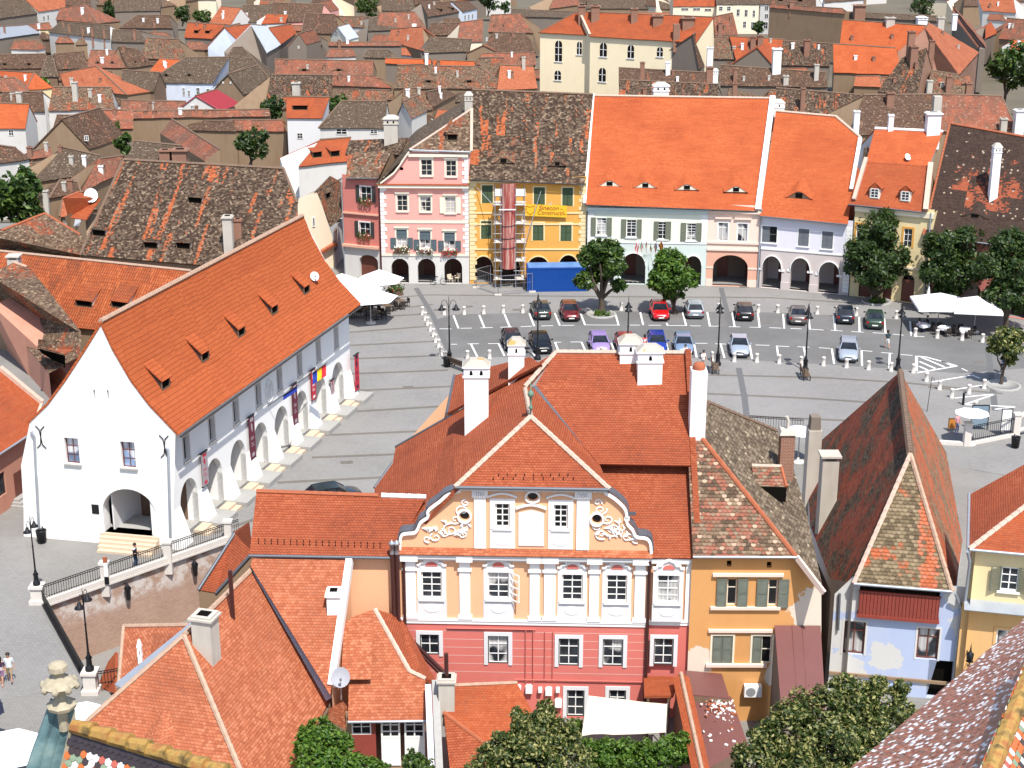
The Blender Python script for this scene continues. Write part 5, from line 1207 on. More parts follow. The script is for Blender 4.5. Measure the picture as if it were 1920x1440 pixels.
t=thing('lean_to_roof','narrow red tiled lean-to roof with a white vent beside the retaining wall','shed',hz(240,1250,-4),LXG)
roofmesh(t,[[C0,C3,C2,C1]],'salmon'); ridge(t,C0,C1,'mort',.12); ridge(t,C1,C2,'mort',.12); m=M(); b=V((0,0,-8)); m.face([C0+b,C1+b,C1,C0][::-1]); m.face([C0+b,C3+b,C3,C0]); m.build('wall',W['brick'],t)
Q=(C0+C1+C2+C3)/4-V((.55,.6,.3)); chimney(t,Q,.22,.22,Q.z+.85,'chalk','hip',fl=1,base=.5)
P0,P1,P2,P3=hz(182,1288,-1.),hz(203,1240,-.2),hz(217,1222,.6),hz(215,1300,.6); roofmesh(t,[[P0,P3,P2,P1]],'red',name='porch_roof')
# ================= veranda cottage =================
t=thing('veranda_cottage','small courtyard cottage with a salmon roof, red panel and white glazed veranda doors','cottage',hz(725,1425,0),LXG)
cf=Fac(hz(652,1442),hz(806,1440)); ze=cf.px(720,1345)[1]; f2=cf.off(.35); E0=f2.pt(f2.px(652,1344)[0],ze);E1=f2.pt(f2.px(803,1342)[0],ze); cpl=slope(E0,E1,44)
T0,T1,X1,X2=hp(657,1158,cpl),hp(703,1142,cpl),hp(768,1258,cpl),hp(797,1272,cpl)
roofmesh(t,[[E0,E1,X2,X1,T1,T0]],'salmon'); ridge(t,T1,X1,'mortl',.12,.34);ridge(t,X1,X2,'mortl',.11,.3)
roofmesh(t,[[X1,X2,X2+V((.5,1.2,-.9)),T1+V((1.2,1.5,-1.2)),T1]],'lux',name='side_roof')
L=cf.L; a=cf.px(660,1390)[0];b=cf.px(703,1390)[0]; h=[]
m=M(); cf.box(m,0,L,-.5,.05,-3,-.02); cf.box(m,0,L,ze-.1,ze+.3,-.1,.0); cf.box(m,0,a,0,ze,-.2,0); m.build('wall',W['tan'],t)
q=cf.rect(661,1352,696,1378); m=M(); cf.box(m,a,b,.3,q[2],-.12,-.02); cf.box(m,q[1],b+.05,.3,ze,-.12,-.021); m.build('red_panel',K['red'],t); win(t,cf,(a,q[1],q[2],ze-.1),2,2,'wfr','gdk',rec=.1)
for x0,x1 in ((714,750),(758,796)):
    r=cf.rect(x0,1347,x1,1384); z0=.15; w=win(t,cf,(r[0],r[1],r[2],ze-.08),2,3,'wfr','gdk',rec=.08,bar=.07); m=M(); cf.box(m,r[0],r[1],z0,r[2]-.01,-.1,-.02); m.build('door_panel',K['wfr'],w)
m=M(); cf.box(m,0,L,0,ze,-3.2,-3.1); m.build('rear_wall',W['brown'],t); gutter(t,E0+cf.n*.05,E1+cf.n*.05,'zinc',.07)
m=M(); e=M()
Q=hp(676,1275,cpl); e_,t_,n_=plaxes(cpl); m=M(); 
for dx0,dx1 in ((-.9,.55),): m.patch([Q+e_*dx0-t_*.1+n_*.42,Q+e_*dx1-t_*.1+n_*.42,Q+e_*dx1+t_*3+n_*.05,Q+e_*dx0+t_*3+n_*.05],1,1,th=.06)
sd=m.build('roof_hatch',T['salmon'],t); m=M(); m.add([Q+e_*-.85+n_*.05,Q+e_*.5+n_*.05,Q+e_*.5+n_*.36,Q+e_*-.85+n_*.36],[(0,1,2,3)]); m.build('opening',K['hole'],sd)
dish('grey satellite dish standing on a pole beside the cottage roof',hp(640,1312,cpl),.46,V((.1,-.75,.55)),1.2,'gdish')
# small shed roof to its left and shed to its right
t=thing('garden_shed','little tiled shed roof overgrown with creeper beside the cottage','shed',hz(632,1360,0),LXG)
q=[hz(612,1342,3.4),hz(628,1338,3.6),hz(657,1340,2.6),hz(648,1365,2.2),hz(618,1362,2.4)]; 
q=[hz(598,1340,2.6),hz(648,1368,2.2),hz(660,1343,2.4),hz(640,1318,3.6)]
roofmesh(t,[q],'salmon'); m=M(); b=V((0,0,-5)); m.face([q[0]+b,q[1]+b,q[1],q[0]]); m.face([q[1]+b,q[2]+b,q[2],q[1]]); m.build('wall',W['tan'],t)
t=thing('red_tiled_shed','red tiled outbuilding with a rough stone edge in front of the coral wall','shed',hz(900,1400,0),LXG)
s0,s1,s2_,s3,s4=hz(838,1450,3.),hz(1012,1352,3.),hz(970,1281,4.1),hz(826,1286,4.3),hz(822,1310,4.2); r1=hz(832,1337,4.2)
spl=slope(hz(840,1360,3.2),hz(1010,1362,3.2),32); s2_,s3=hp(969,1280,spl),hp(826,1286,spl); s1=hp(1012,1360,spl); x_=hp(906,1392,spl); s4=hp(832,1336,spl)
roofmesh(t,[[x_,s1,s2_,s3,s4]],'red'); y0=s4+V((.6,-4.2,-2.4)); y1=x_+V((.5,-3,-1.9)); roofmesh(t,[[y0,y1,x_,s4]],'lux',name='hip_roof'); ridge(t,s4,x_,'ridgeo',.1); ridge(t,s3,s2_,'mort',.09)
m=M(); b=V((0,0,-6)); m.face([s1+b,s2_+b,s2_,s1]); m.face([y1+b,s1+b,s1,x_,y1]); m.face([y0+b,y1+b,y1,y0]); m.build('wall',W['tan'],t)
m=M(); p0,p1=s3+V((-.25,.1,.1)),s3+V((.25,-6.2,-2.6)); m.bar(p0,p1,.34,.5); m.build('stone_coping',K['chstone'] if 'chstone' in K else K['granite'],t)
m=M(); p0b,p1b=p0+V((-.35,0,-.1)),p1+V((-.35,0,-.1)); m.face([p1b+b,p0b+b,p0b,p1b][::-1]); m.bar(p0b,p1b,.3,.1); m.build('party_wall',W['lav'],t)
Q=hp(838,1320,spl); chimney(t,Q,.75,.7,Q.z+1.5,'chold','flat',base=1); downpipe(t,[Q+V((0,0,1.4)),Q+V((0,0,2.7))],'pipe',.1,'flue_pipe')
# ================= ochre house =================
oc=Fac(hz(1285,1351),hz(1541,1352)); L=oc.L; P=oc.px
t=thing('ochre_house','peeling ochre house with old louvred shutters and mossy brown roofs','house',oc.pt(L/2,0,-5),LXG)
ze=P(1400,1039)[1]; h=[]
for (r,sa,sb) in [((1363,1086,1382,1136),(1343.3,1362),(1382.5,1401.7)),((1440,1087,1458.5,1136.7),(1418.3,1439),(1459,1478.3))]:
    q=oc.rect(*r); w=win(t,oc,q,1,3,'cfr','gdk',None,None,holes=h,rec=.2,ny_split=(.66,))
    for x in (sa,sb): louv(oc,P(x[0],1110)[0],P(x[1],1110)[0],q[2]-.05,q[3]+.05,.05,'osh',w,12)
for i,r in enumerate([(1335,1191.7,1373.3,1244),(1410,1192,1446.7,1244)]):
    win(t,oc,oc.rect(*r),2,2,'cfr','gdk',(.1,W['cream'],.04),None,None,('osh','closed' if i==0 else 'half',12),holes=h,rec=.14)
for x,y in ((1367.3,1056.7),(1442.3,1059)): s,z=P(x,y); h.append(rectp(s-.12,s+.12,z-.16,z+.16))
zx,zy=P(1540,1112),P(1490,1039)
m=M(); oc.wall(m,[(0,-.5),(L,-.5),(zx[0],zx[1]),(zy[0],ze),(0,ze)],h,t=.3); m.build('wall',W['ochre'],t)
m=M()
for x,y in ((1367.3,1056.7),(1442.3,1059)): s,z=P(x,y); oc.box(m,s-.13,s+.13,z-.17,z+.17,-.32,-.3)
m.build('attic_opening',K['hole'],t)
for y,x0,x1,o in ((1076.7,1336,1469,.16),(1139,1331.7,1462.7,.16),(1181.7,1328,1448,.14),(1246,1323,1436.7,.18)):
    m=M(); a,z=P(x0,y); b,_=P(x1,y); oc.box(m,a,b,z-.07,z+.08,-.002,o); m.build('moulding',W['peachl'],t)
m=M(); m.face([oc.pt(L,-.5,0),oc.pt(L,-.5,-12),oc.pt(L,7,-12),oc.pt(L,7.3,0)]); m.face([oc.pt(L,-.5,-12),oc.pt(0,-.5,-12),oc.pt(0,9,-12),oc.pt(L,7,-12)]); m.build('rear_wall',W['tan'],t)
f2=oc.off(.35); E0=f2.pt(P(1298,1037)[0],ze+.02);E1=f2.pt(P(1491,1037)[0],ze+.02); opl=slope(E0,E1,44); AP=hp(1299,800,opl); RF=hz(1327,754,AP.z)
epl=pl3(AP,RF,E1)
roofmesh(t,[[E0,E1,AP,AP-V((.3,0,.1))]],'ochf')
k1,k2,k3,k4=hp(1545,1112,epl),hp(1512,960,epl),hp(1478,845,epl),hp(1466,812,epl)
roofmesh(t,[[E1,k1,k2,k3,k4,RF,AP]],'ochs',name='east_roof'); roofmesh(t,[[k4,RF+V((-3,4,-4)),RF]],'ochs',name='rear_roof')
ridge(t,AP,E1,'ridgeo',.13);ridge(t,AP,RF,'ridgeb',.15);ridge(t,RF,k4,'ridgeb',.13)
gutter(t,E0+oc.n*.05,E1+oc.n*.05,'zinc',.07)
m=M(); m.bar(E1,k1,.12,.3); m.build('barge_board',W['peachl'],t)
chpx(t,opl,1306,806,692,29,'chalk','none',base=3,dk=1.1); 
m=M(); Q=hp(1306,806,opl); zt=zat(1306,694,Q); m.lathe((Q.x,Q.y,zt),[(.3,0),(.34,.2),(.25,.38),(.1,.42),(0,.42)],10); m.build('terracotta_pot',K['ridgeo'],t)
c=chpx(t,epl,1472,888,812,26,'brick','none',base=1.5,dk=.9); Q=hp(1472,888,epl); zt=zat(1472,812,Q); m=M(); m.obox(Q,0,.95,.85,zt,zt+.25,tx=.8); m.tube([Q+V((0,0,zt-Q.z)),Q+V((0,0,zt-Q.z+.75)),Q+V((-.12,0,zt-Q.z+.95))],.09,8); m.build('chimney_cap',W['chold'] if 'chold' in W else K['chold'],c)
Q=hp(1443,915,epl); Z=V((0,0,1)); ex=PX; d=M(); a=Q-AX*.0; fr=[Q+V((-.9,-.55,.0)),Q+V((.75,-.7,.0))]; tp=Q+V((-.9,.5,1.05)),Q+V((.6,.4,1.05))
m=M(); m.patch([fr[0]+Z*.35,fr[1]+Z*.35,tp[1],tp[0]],1,1,th=.08); m.face([fr[1]+Z*.35,tp[1]+V((.5,.6,-1.6)),tp[1]]); dd=m.build('dormer',T['ochf'],t); ridge(dd,tp[0],tp[1],'mortl',.1,name='ridge_cap'); ridge(dd,fr[1]+Z*.35,tp[1],'ridgeo',.09)
m=M(); m.face([fr[0]+Z*-.3,fr[1]+Z*-.5,fr[1]+Z*.3,fr[0]+Z*.3]); m.build('opening',K['hole'],dd)
# lean-to with maroon sheet roof
t=thing('maroon_lean_to','tall maroon sheet metal lean-to roof between the ochre and blue houses','shed',hz(1505,1345,0),LXG)
q=[hz(1466,1345,3.6),hz(1548,1335,3.6),oc.pt(P(1538,1171)[0],P(1500,1171)[1],.1),oc.pt(P(1452,1171)[0],P(1500,1171)[1],.1)]
roofmesh(t,[q],'tin',th=.06); m=M(); b=V((0,0,-6)); m.face([q[0]+b,q[1]+b,q[1],q[0]]); m.face([q[3]+b,q[0]+b,q[0],q[3]]); m.build('wall',W['gray'],t)
m=M()
for k in (.38,.6): m.bar(q[0]*(1-k)+q[1]*k+V((0,0,.03)),q[3]*(1-k)+q[2]*k+V((0,0,.03)),.03,.05)
m.build('seam',T['tin'],t)
# low maroon sheds
t=thing('maroon_shed','low maroon sheet roof littered with fallen plaster and tile pieces','shed',hz(1345,1390,0),LXG)
q=[hz(1322,1445,2.2),hz(1403,1398,2.2),hz(1371,1306,2.7),hz(1293,1304,2.7)]; roofmesh(t,[q],'tin',th=.06)
q2=[hz(1295,1302,3.1),hz(1368,1309,2.9),oc.pt(P(1353,1262)[0],P(1353,1262)[1],.05),oc.pt(P(1283,1256)[0],P(1283,1256)[1],.05)]; roofmesh(t,[q2],'tin',th=.06,name='upper_roof')
m=M(); b=V((0,0,-4)); m.face([q[0]+b,q[1]+b,q[1],q[0]]); m.face([q[1]+b,q[2]+b,q[2],q[1]]); m.face([q2[0]-V((0,0,.5)),q2[1]-V((0,0,.4)),q2[1],q2[0]]); m.build('wall',W['brown'],t)
dm=M(); rr=random.Random(9); spn=pl3(q[0],q[1],q[2])
for k in range(150):
    g_=rr.random()<.8; x=rr.gauss(1352,16) if g_ else rr.uniform(1318,1392); y=rr.gauss(1326,9) if g_ else rr.uniform(1312,1400)
    if not(1300+max(0,(y-1310))*.3<x<1372+(y-1306)*.33 and y>1308): continue
    c=hp(x,y,spn)+V((0,0,.03)); s_=rr.uniform(.02,.1); dm.obox(c,rr.uniform(0,3),s_*1.6,s_,c.z-.02,c.z+s_*.5,rr.choice((0,0,1)))
tag(dm.build('plaster_rubble',[K['wfr'],K['ridgeo']]),'broken plaster and tile rubble scattered on the maroon shed roof','rubble',kind='stuff')
t=thing('air_conditioner','white air conditioner unit mounted low on the ochre house wall','air conditioner',oc.pt(P(1410,1290)[0],P(1410,1304)[1],.2)); s,z=P(1410,1290); m=M(); oc.box(m,s-.44,s+.44,z-.3,z+.3,.05,.42); m.build('casing',K['white'],t)
m=M(); oc.poly(m,ell(s-.12,z,.24,.24,18),.42,.435); m.build('fan_grille',plain('grey_grille',(.25,.25,.26),.6),t)
t=thing('tiled_boundary_wall','long garden wall capped with orange tiles beside the maroon shed','wall',hz(1300,1390,0),LXG)
a0,a1=hz(1277,1262,3.4),hz(1318,1450,2.9); d_=(a1-a0).normalized(); x_=V((-d_.y,d_.x,0))*.42
m=M(); m.patch([a1-x_*-1-V((0,0,.25)),a0+x_-V((0,0,.25)),a0,a1],8,1,th=.06); m.patch([a0-x_-V((0,0,.25)),a1-x_-V((0,0,.25)),a1,a0],8,1,th=.06); m.build('tile_coping',T['red'],t); ridge(t,a0,a1,'mort',.1)
m=M(); m.hexa([p-V((0,0,4)) for p in (a0-x_*.6,a1-x_*.6,a1+x_*.6,a0+x_*.6)]+[p-V((0,0,.2)) for p in (a0-x_*.6,a1-x_*.6,a1+x_*.6,a0+x_*.6)]); m.build('masonry',W['brick'],t)
t=thing('entrance_canopy','small red tiled canopy against the coral wall of the baroque house','canopy',lx.pt(lx.px(1235,1300)[0],2,.4)); q=[hz(1208,1304,2.5),hz(1262,1303,2.5),lx.pt(lx.px(1275,1266)[0],lx.px(1240,1268)[1],.0),lx.pt(lx.px(1207,1266)[0],lx.px(1240,1268)[1],.0)]; roofmesh(t,[q],'red')
m=M(); m.bar(q[0]+V((.2,.1,-2.6)),q[0]+V((.2,.1,-.1)),.14); m.bar(q[1]+V((-.2,.1,-2.6)),q[1]+V((-.2,.1,-.1)),.14); m.build('post',K['wood'],t)
t=thing('garden_awning','large cream canvas awning stretched over the courtyard','awning',hz(1170,1380,0)); q=[hz(1090,1378,2.3),hz(1248,1374,2.3),hz(1251,1319,2.6),hz(1104,1306,2.9)]; m=M(); m.patch(q,8,5,0,.1,.8,th=.02); m.build('canvas',K['cream'],t)
for p in q: m=M(); m.tube([p-V((0,0,3)),p],.04,6); m.build('post',K['steel'],t)
# ================= blue house =================
bh=Fac(hz(1552,1292),hz(1788,1314)); P=bh.px; L=bh.L
t=thing('blue_house','faded blue house with a tall steep mossy roof and a red boarded balcony','house',bh.pt(L/2,0,-6),LXG)
f2=bh.off(.45); ze=P(1690,1094)[1]; E0=f2.pt(f2.px(1601,1087)[0],ze);E1=f2.pt(f2.px(1786,1103)[0],ze); h=[]
q1=bh.rect(1581.7,1165,1621.7,1226.7);q2=bh.rect(1719.3,1178,1760,1236.7)
for q in (q1,q2): win(t,bh,q,2,2,'bfr','gcur',(.1,W['wht2'],.02),None,holes=h,rec=.22,bar=.07,ny_split=(.7,))
zd0,zd1=.1,2.2; h.append(rectp(L*.78,L*.97,.05,2.3))
b0,b1,bz0,bz1=bh.rect(1611,1103,1762,1140); h.append(rectp(b0,b1,P(1690,1150)[1],ze-.25))
m=M(); bh.wall(m,[(0,-.5),(L,-.5),(L,ze+.1),(P(1600,1090)[0],ze+.2),(0,ze-.9)],h,t=.35); m.build('wall',W['blue'],t)
m=M(); bh.box(m,b0-.05,b1+.05,P(1690,1150)[1]-.1,ze,-2.2,-2.1); bh.box(m,b0-.05,b1+.05,P(1690,1150)[1]-.12,P(1690,1150)[1]-.02,-2.2,.0); m.build('loggia_back',W['brown'],t)
m=M(); za,zb=P(1690,1158)[1],P(1690,1112)[1]; n=22
for k in range(n): a=b0+(b1-b0)*k/n; bh.box(m,a+.012,a+(b1-b0)/n-.012,za+.12,zb,.22,.26)
bh.box(m,b0-.06,b1+.06,za-.06,za+.12,-.05,.3); bh.box(m,b0-.04,b1+.04,zb,zb+.09,.18,.3)
for s in (b0,b1-.06): bh.box(m,s,s+.06,za,zb,0,.26)
m.build('balcony',K['red'],t)
m=M(); bh.box(m,0,L,P(1690,1272)[1]-.1,P(1690,1272)[1]+.06,-.002,.12); m.build('ledge',W['tan'],t)
m=M(); bh.box(m,L*.78,L*.97,.05,2.3,-.36,-.33); m.build('shop_opening',K['hole'],t)
hpn=slope(E0,E1,56); NA=hp(1707,851,hpn); FA=hz(1688,696,NA.z)
lp=pl3(NA,FA,E0); rp=pl3(NA,FA,E1)
roofmesh(t,[[E0,E1,NA]],'bluef'); 
l1,l2,l3=hp(1556,1085,lp),hp(1519,985,lp),hp(1512,850,lp)
roofmesh(t,[[l3,l2,l1,E0,NA,FA]],'bluel',name='left_roof')
r1,r2=hp(1792,1103,rp),hp(1818,925,rp); roofmesh(t,[[E1,r1,r2,FA,NA]],'bluer',name='right_roof')
ridge(t,NA,FA,'ridgeb',.2);ridge(t,E0,NA,'mortl',.13);ridge(t,E1,NA,'mort',.13)
gutter(t,E0+bh.n*.05,E1+bh.n*.05,'zinc',.08); downpipe(t,[E1+V((.15,-.05,-.1)),bh.pt(L-.1,ze-1,.15),bh.pt(L-.15,0,.12)],'zinc',.08); downpipe(t,[bh.pt(.25,ze-.8,.12),bh.pt(.3,3.6,.12)],'zinc2',.07)
m=M(); a=V((0,0,-9)); m.face([l1+a,E0+a,E0,l1]); m.face([l3+a,l2+a,l2,l3][::1]); m.face([l2+a,l1+a,l1,l2]); m.face([r1+a,r2+a,r2,r1]); m.face([r2+a,l3+a,l3,FA-V((0,0,.3)),r2]); m.build('rear_wall',W['wht2'],t)
chpx(t,lp,1519,925,803,24,'chold','none',base=2.5,dk=1.3); c=M()
Q=hp(1519,925,lp); zt=zat(1519,803,Q); c.obox(Q,0,.72,.9,zt,zt+.9,tx=.85); c.build('chimney_cap',W['gray'],t)
chpx(t,lp,1548,970,850,30,'chold','slab',base=2,dk=1.,capmat='chold')
chpx(t,rp,1826,962,842,30,'chold','slab',base=3,dk=1.2,capmat='chold')
# ================= yellow house on the right =================
A=hz(1785,1322); yf=Fac(A,A+V((math.cos(math.radians(13)),-math.sin(math.radians(13)),0))*9); P=yf.px; L=yf.L
t=thing('apricot_house','apricot and cream house with an orange hip roof at the right edge','house',yf.pt(L/2,0,-5),LXG)
ze=P(1870,1030)[1]; zm=P(1870,1133)[1]; sx=P(1818,1080)[0]; h=[]
q=yf.rect(1875.6,1063.5,1910,1108); w=win(t,yf,q,2,3,'wfr','glass',None,'wfr',holes=h,rec=.12,bar=.06)
for k in (0,1):
    n_=M(); hinge=yf.pt(q[k],q[2],.02); dd=(yf.d*(-1 if k==0 else 1)*.75+yf.n*.25).normalized()*.5; u=V((0,0,q[3]-q[2]))
    for i in range(14): n_.bar(hinge+u*(i/13),hinge+dd+u*(i/13),.05,.02)
    n_.bar(hinge,hinge+u,.06);n_.bar(hinge+dd,hinge+dd+u,.06); n_.build('shutter',K['osh'],w)
win(t,yf,yf.rect(1960,1075,1995,1120),2,3,'wfr','glass',None,'wfr',holes=h,rec=.12)
m=M(); yf.wall(m,[(sx,zm),(L,zm),(L,ze),(sx,ze)],h,t=.25); m.build('upper_wall',W['ycream'],t)
h=[]; win(t,yf,yf.rect(1866,1181,1906,1240),2,2,'wfr','gcur',(.14,W['apri'],.04),None,holes=h,rec=.14,bar=.06)
m=M(); yf.wall(m,[(0,-.5),(L,-.5),(L,zm-.01),(0,zm-.01)],h,t=.25); m.build('lower_wall',W['apri'],t)
m=M(); m.patch([yf.pt(sx-.15,zm-.15,.7),yf.pt(L,zm-.15,.7),yf.pt(L,zm+.15,.0),yf.pt(sx-.15,zm+.15,.0)],1,1,th=.05); m.build('zinc_ledge',K['zinc'],t)
f2=yf.off(.35); E0=f2.pt(f2.px(1819,1018)[0],ze+.02);E1=f2.pt(L+1,ze+.02); ypl=slope(E0,E1,42); HP=hp(1922,950,ypl); HX=E0+(HP-E0)*2.2; 
lpl=pl3(E0,HP,hz(1847,900,E0.z+.1)); roofmesh(t,[[E0,E1,E1+V((0,4.4,4)),HX]],'red'); 
u1=E0+AX*7.5
roofmesh(t,[[u1,E0,HX,HX+AX*4]],'lux',name='side_roof'); ridge(t,E0,HX,'mortl',.14); gutter(t,E0+yf.n*.06,E1+yf.n*.06,'zinc',.08); gutter(t,E0-PX*.08,u1-PX*.08,'zinc',.08)
m=M(); a=V((0,0,-9.5)); i=PX*.3; m.face([u1+i+a,E0+i+a,E0+i,u1+i]); m.build('side_wall',W['cream'],t)
downpipe(t,[E0+V((-.1,-.05,-.1)),yf.pt(sx-.05,ze-.8,.1),yf.pt(sx-.1,zm,.1)],'zinc',.09)
wl=thing('wall_lantern','wrought iron wall lantern with a pointed top on the apricot wall','lantern',yf.pt(P(1817,1220)[0],P(1817,1240)[1],.8)); s,z=P(1817,1222); c=yf.pt(s,z,.8)
m=M(); m.lathe(c,[(.02,-.75),(.1,-.7),(.03,-.6),(.03,-.45),(.12,-.4),(.03,-.35),(.04,-.2),(.2,-.12),(.05,-.05),(.17,.0),(.2,.3),(.08,.4),(.05,.5),(.0,.95)],8); m.build('lantern_body',K['iron'],wl); m=M(); m.tube([c+V((0,0,-.1)),yf.pt(s-.1,z+.05,0)],.03,5); m.tube([c+V((0,0,-.4)),yf.pt(s-.05,z-.7,0)],.025,5); m.build('bracket',K['iron'],wl)
# ================= church roofs in front =================
t=thing('church_roof','steep church roof with glazed tiles, glints painted white, and a ridge of mossy yellow tiles','church roof',hz(1800,1400,12))
r0,r1=hz(1856,1450,22),hz(1936,1255,22); e0,e1=hz(1590,1450,17.2),hz(1945,1143,16.6)
dr=(r0-r1).normalized(); r0b=r0+dr*6; e0b=e0+(e0-e1).normalized()*6
a=N('church_tile_white_glints'); g=a.n('NewGeometry'); rnd=g.outputs['Random Per Island']; nz=a.noise(a.pos(),.6,3)
c=a.ramp(a.math('ADD',a.math('MULTIPLY',rnd,.75),a.math('MULTIPLY',nz,.25)),[(0,(.09,.04,.03)),(.2,(.25,.075,.04)),(.45,(.33,.11,.06)),(.6,(.2,.11,.08)),(.72,(.36,.15,.1)),(.765,(.74,.73,.74)),(.95,(.8,.8,.8))]); a.t.nodes[-1].color_ramp.interpolation='LINEAR'; a.col(c); a.rough(.42,.6); TC=a.m  # white tiles at the ramp's end are sun glints put into the colour
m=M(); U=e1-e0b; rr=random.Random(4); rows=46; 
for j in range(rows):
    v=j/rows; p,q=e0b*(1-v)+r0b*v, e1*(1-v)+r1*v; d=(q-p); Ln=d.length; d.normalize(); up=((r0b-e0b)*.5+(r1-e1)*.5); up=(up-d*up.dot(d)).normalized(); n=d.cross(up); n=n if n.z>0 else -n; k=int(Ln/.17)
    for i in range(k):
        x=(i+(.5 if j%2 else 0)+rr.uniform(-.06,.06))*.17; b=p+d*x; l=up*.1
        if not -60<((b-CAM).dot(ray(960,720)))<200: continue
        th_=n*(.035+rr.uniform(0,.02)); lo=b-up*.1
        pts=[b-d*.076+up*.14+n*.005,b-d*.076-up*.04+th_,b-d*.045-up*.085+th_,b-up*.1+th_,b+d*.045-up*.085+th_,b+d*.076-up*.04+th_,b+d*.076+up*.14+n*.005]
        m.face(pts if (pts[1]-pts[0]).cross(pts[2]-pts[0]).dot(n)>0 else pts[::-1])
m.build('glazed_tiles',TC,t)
m=M(); nn=V((0,0,-.06)); m.patch([e0b+nn,e1+nn,r1+nn,r0b+nn],40,40); o=V((6,1,-3)); m.face([r1+nn,r1+o*1.6,r0b+o*1.6,r0b+nn]); m.build('roof_boarding',K['wood'],t)
a=N('mossy_yellow_ridge'); nz=a.noise(a.pos(),2.2,4); a.col(a.ramp(nz,[(.35,(.12,.08,.03)),(.5,(.36,.22,.06)),(.65,(.3,.12,.04))])); a.rough(.7); MY=a.m
m=M(); kk=int((r1-r0b).length/.42)
for i in range(kk): p=r0b+(r1-r0b)*(i/kk)+V((0,0,.03)); q=r0b+(r1-r0b)*((i+1.12)/kk)+V((0,0,.1)); m.tube([p,q],[.2,.23],8,sm=False)
m.build('ridge_tiles',MY,t)
def patt(name,cols):
    a=N(name); r=a.n('NewGeometry').outputs['Random Per Island']; x=a.n('ValToRGB'); a.l(r,x.inputs[0]); e=x.color_ramp; e.interpolation='CONSTANT'
    while len(e.elements)<len(cols): e.elements.new(.5)
    for q,(p_,c) in zip(e.elements,cols): q.position=p_; q.color=(*c,1)
    a.col(x.outputs[0]); a.rough(.35,.5); return a.m
PT=patt('coloured_glazed_tile',[(0,(.45,.12,.03)),(.3,(.2,.26,.17)),(.5,(.045,.03,.03)),(.66,(.72,.66,.64)),(.85,(.4,.1,.07))])
def tilefield(p,d,up,nx,ny,s,mask=None,mi=0,m=None):
    n=d.cross(up); m=m or M()
    for j in range(ny):
        for i in range(nx):
            b=p+d*((i+(.5 if j%2 else 0))*s)+up*(j*s*.8); r=s*.49
            pts=[b+d*(r*x)+up*(r*y)+n*(.03 if y<0 else .0) for x,y in ((-1,1.1),(-1,-.3),(-.55,-.85),(0,-1.),(.55,-.85),(1,-.3),(1,1.1))]
            m.face(pts)
    return m
d=(r1-r0b).normalized(); up=(-o).normalized(); up=(up-d*up.dot(d)).normalized(); n=d.cross(up)
dd=-d; L_r=(r1-r0b).length
m=tilefield(r1+o.normalized()*2.5+V((0,0,.08)),dd,up,int(L_r/.2),15,.2); m.build('patterned_tiles',PT,t)
t=thing('church_gable','stone church gable with verdigris copper coping, stone finial and coloured glazed tiles','church gable',hz(150,1420,12))
Pk=hz(116,1322,22.6); 
cu=N('verdigris_sheet'); nz=cu.noise(cu.pos(),1.4,5); cu.col(cu.ramp(nz,[(.3,(.05,.09,.1)),(.5,(.11,.19,.2)),(.7,(.2,.28,.27))])); cu.rough(.6); CU=cu.m
c0,c1,c2,c3=hz(40,1470,20.6),hz(104,1470,20.4),hz(140,1326,22.5),hz(96,1313,22.6)
m=M(); m.patch([c0,c1,c2,c3],3,8,0,.03,2.,th=.12); 
for k in (.33,.66): m.bar(c0*(1-k)+c1*k+V((0,0,.03)),c3*(1-k)+c2*k+V((0,0,.03)),.05,.05)
m.build('copper_coping',CU,t)
ST=plain('lichened_sandstone',(.36,.31,.22),.9,var=.35,scale=6,bump=.5)
m=M(); fb=(c2+c3)/2+V((0,-.1,-.1)); m.lathe(fb,[(r*.62,z*.62) for r,z in [(.2,-.9),(.22,0),(.55,.1),(.6,.25),(.25,.5),(.18,.7),(.3,.85),(.66,1.05),(.74,1.15),(.5,1.35),(.26,1.45),(.2,1.55),(.28,1.65),(.4,1.75),(.38,1.95),(.24,2.05),(0,2.1)]],8,sm=False)
for k in range(8):
    an=k*math.pi/4; m.lathe(fb+V((.4*math.cos(an),.4*math.sin(an),.62)),[(0,-.08),(.08,0),(.1,.08),(.0,.18)],6)
m.build('finial',ST,t)
y0,y1=hz(138,1362,22.1),hz(420,1450,22.1)
m=M(); kk=int((y1-y0).length/.5)
for i in range(kk): m.tube([y0+(y1-y0)*(i/kk),y0+(y1-y0)*((i+1.15)/kk)+V((0,0,.06))],[.17,.21],8,sm=False)
m.build('ridge_tiles',MY,t)
d=(y1-y0).normalized(); dnv=(V((c1.x-c2.x,c1.y-c2.y,0))).normalized()*.62+V((0,0,-.78)); dnv=(dnv-d*dnv.dot(d)).normalized(); up=-dnv
m=M(); m.face([y0+dnv*7-V((0,0,.1)),y1+dnv*7-V((0,0,.1)),y1-V((0,0,.1)),y0-V((0,0,.1))]); m.build('roof_boarding',K['wood'],t)
DK=plain('dark_glazed_tile',(.035,.025,.028),.35,.5,var=.5,scale=4)
tilefield(y0+dnv*.4,d,up,int((y1-y0).length/.19),3,.19).build('dark_tiles',DK,t)
tilefield(y0+dnv*3.15,d,up,int((y1-y0).length/.19),18,.19).build('patterned_tiles',PT,t)
m=M(); bk=V((0,0,-12)); m.face([c0+bk,c1+bk,c1,c0]); m.face([c1+bk,c2+bk,c2,c1]); m.face([c3+bk,c0+bk,c0,c3]); b1_=y1+V((.5,2.5,-3.2)); m.face([y0+V((.5,2.5,-3.2)),y0,y1,b1_]); m.build('gable_masonry',ST,t)
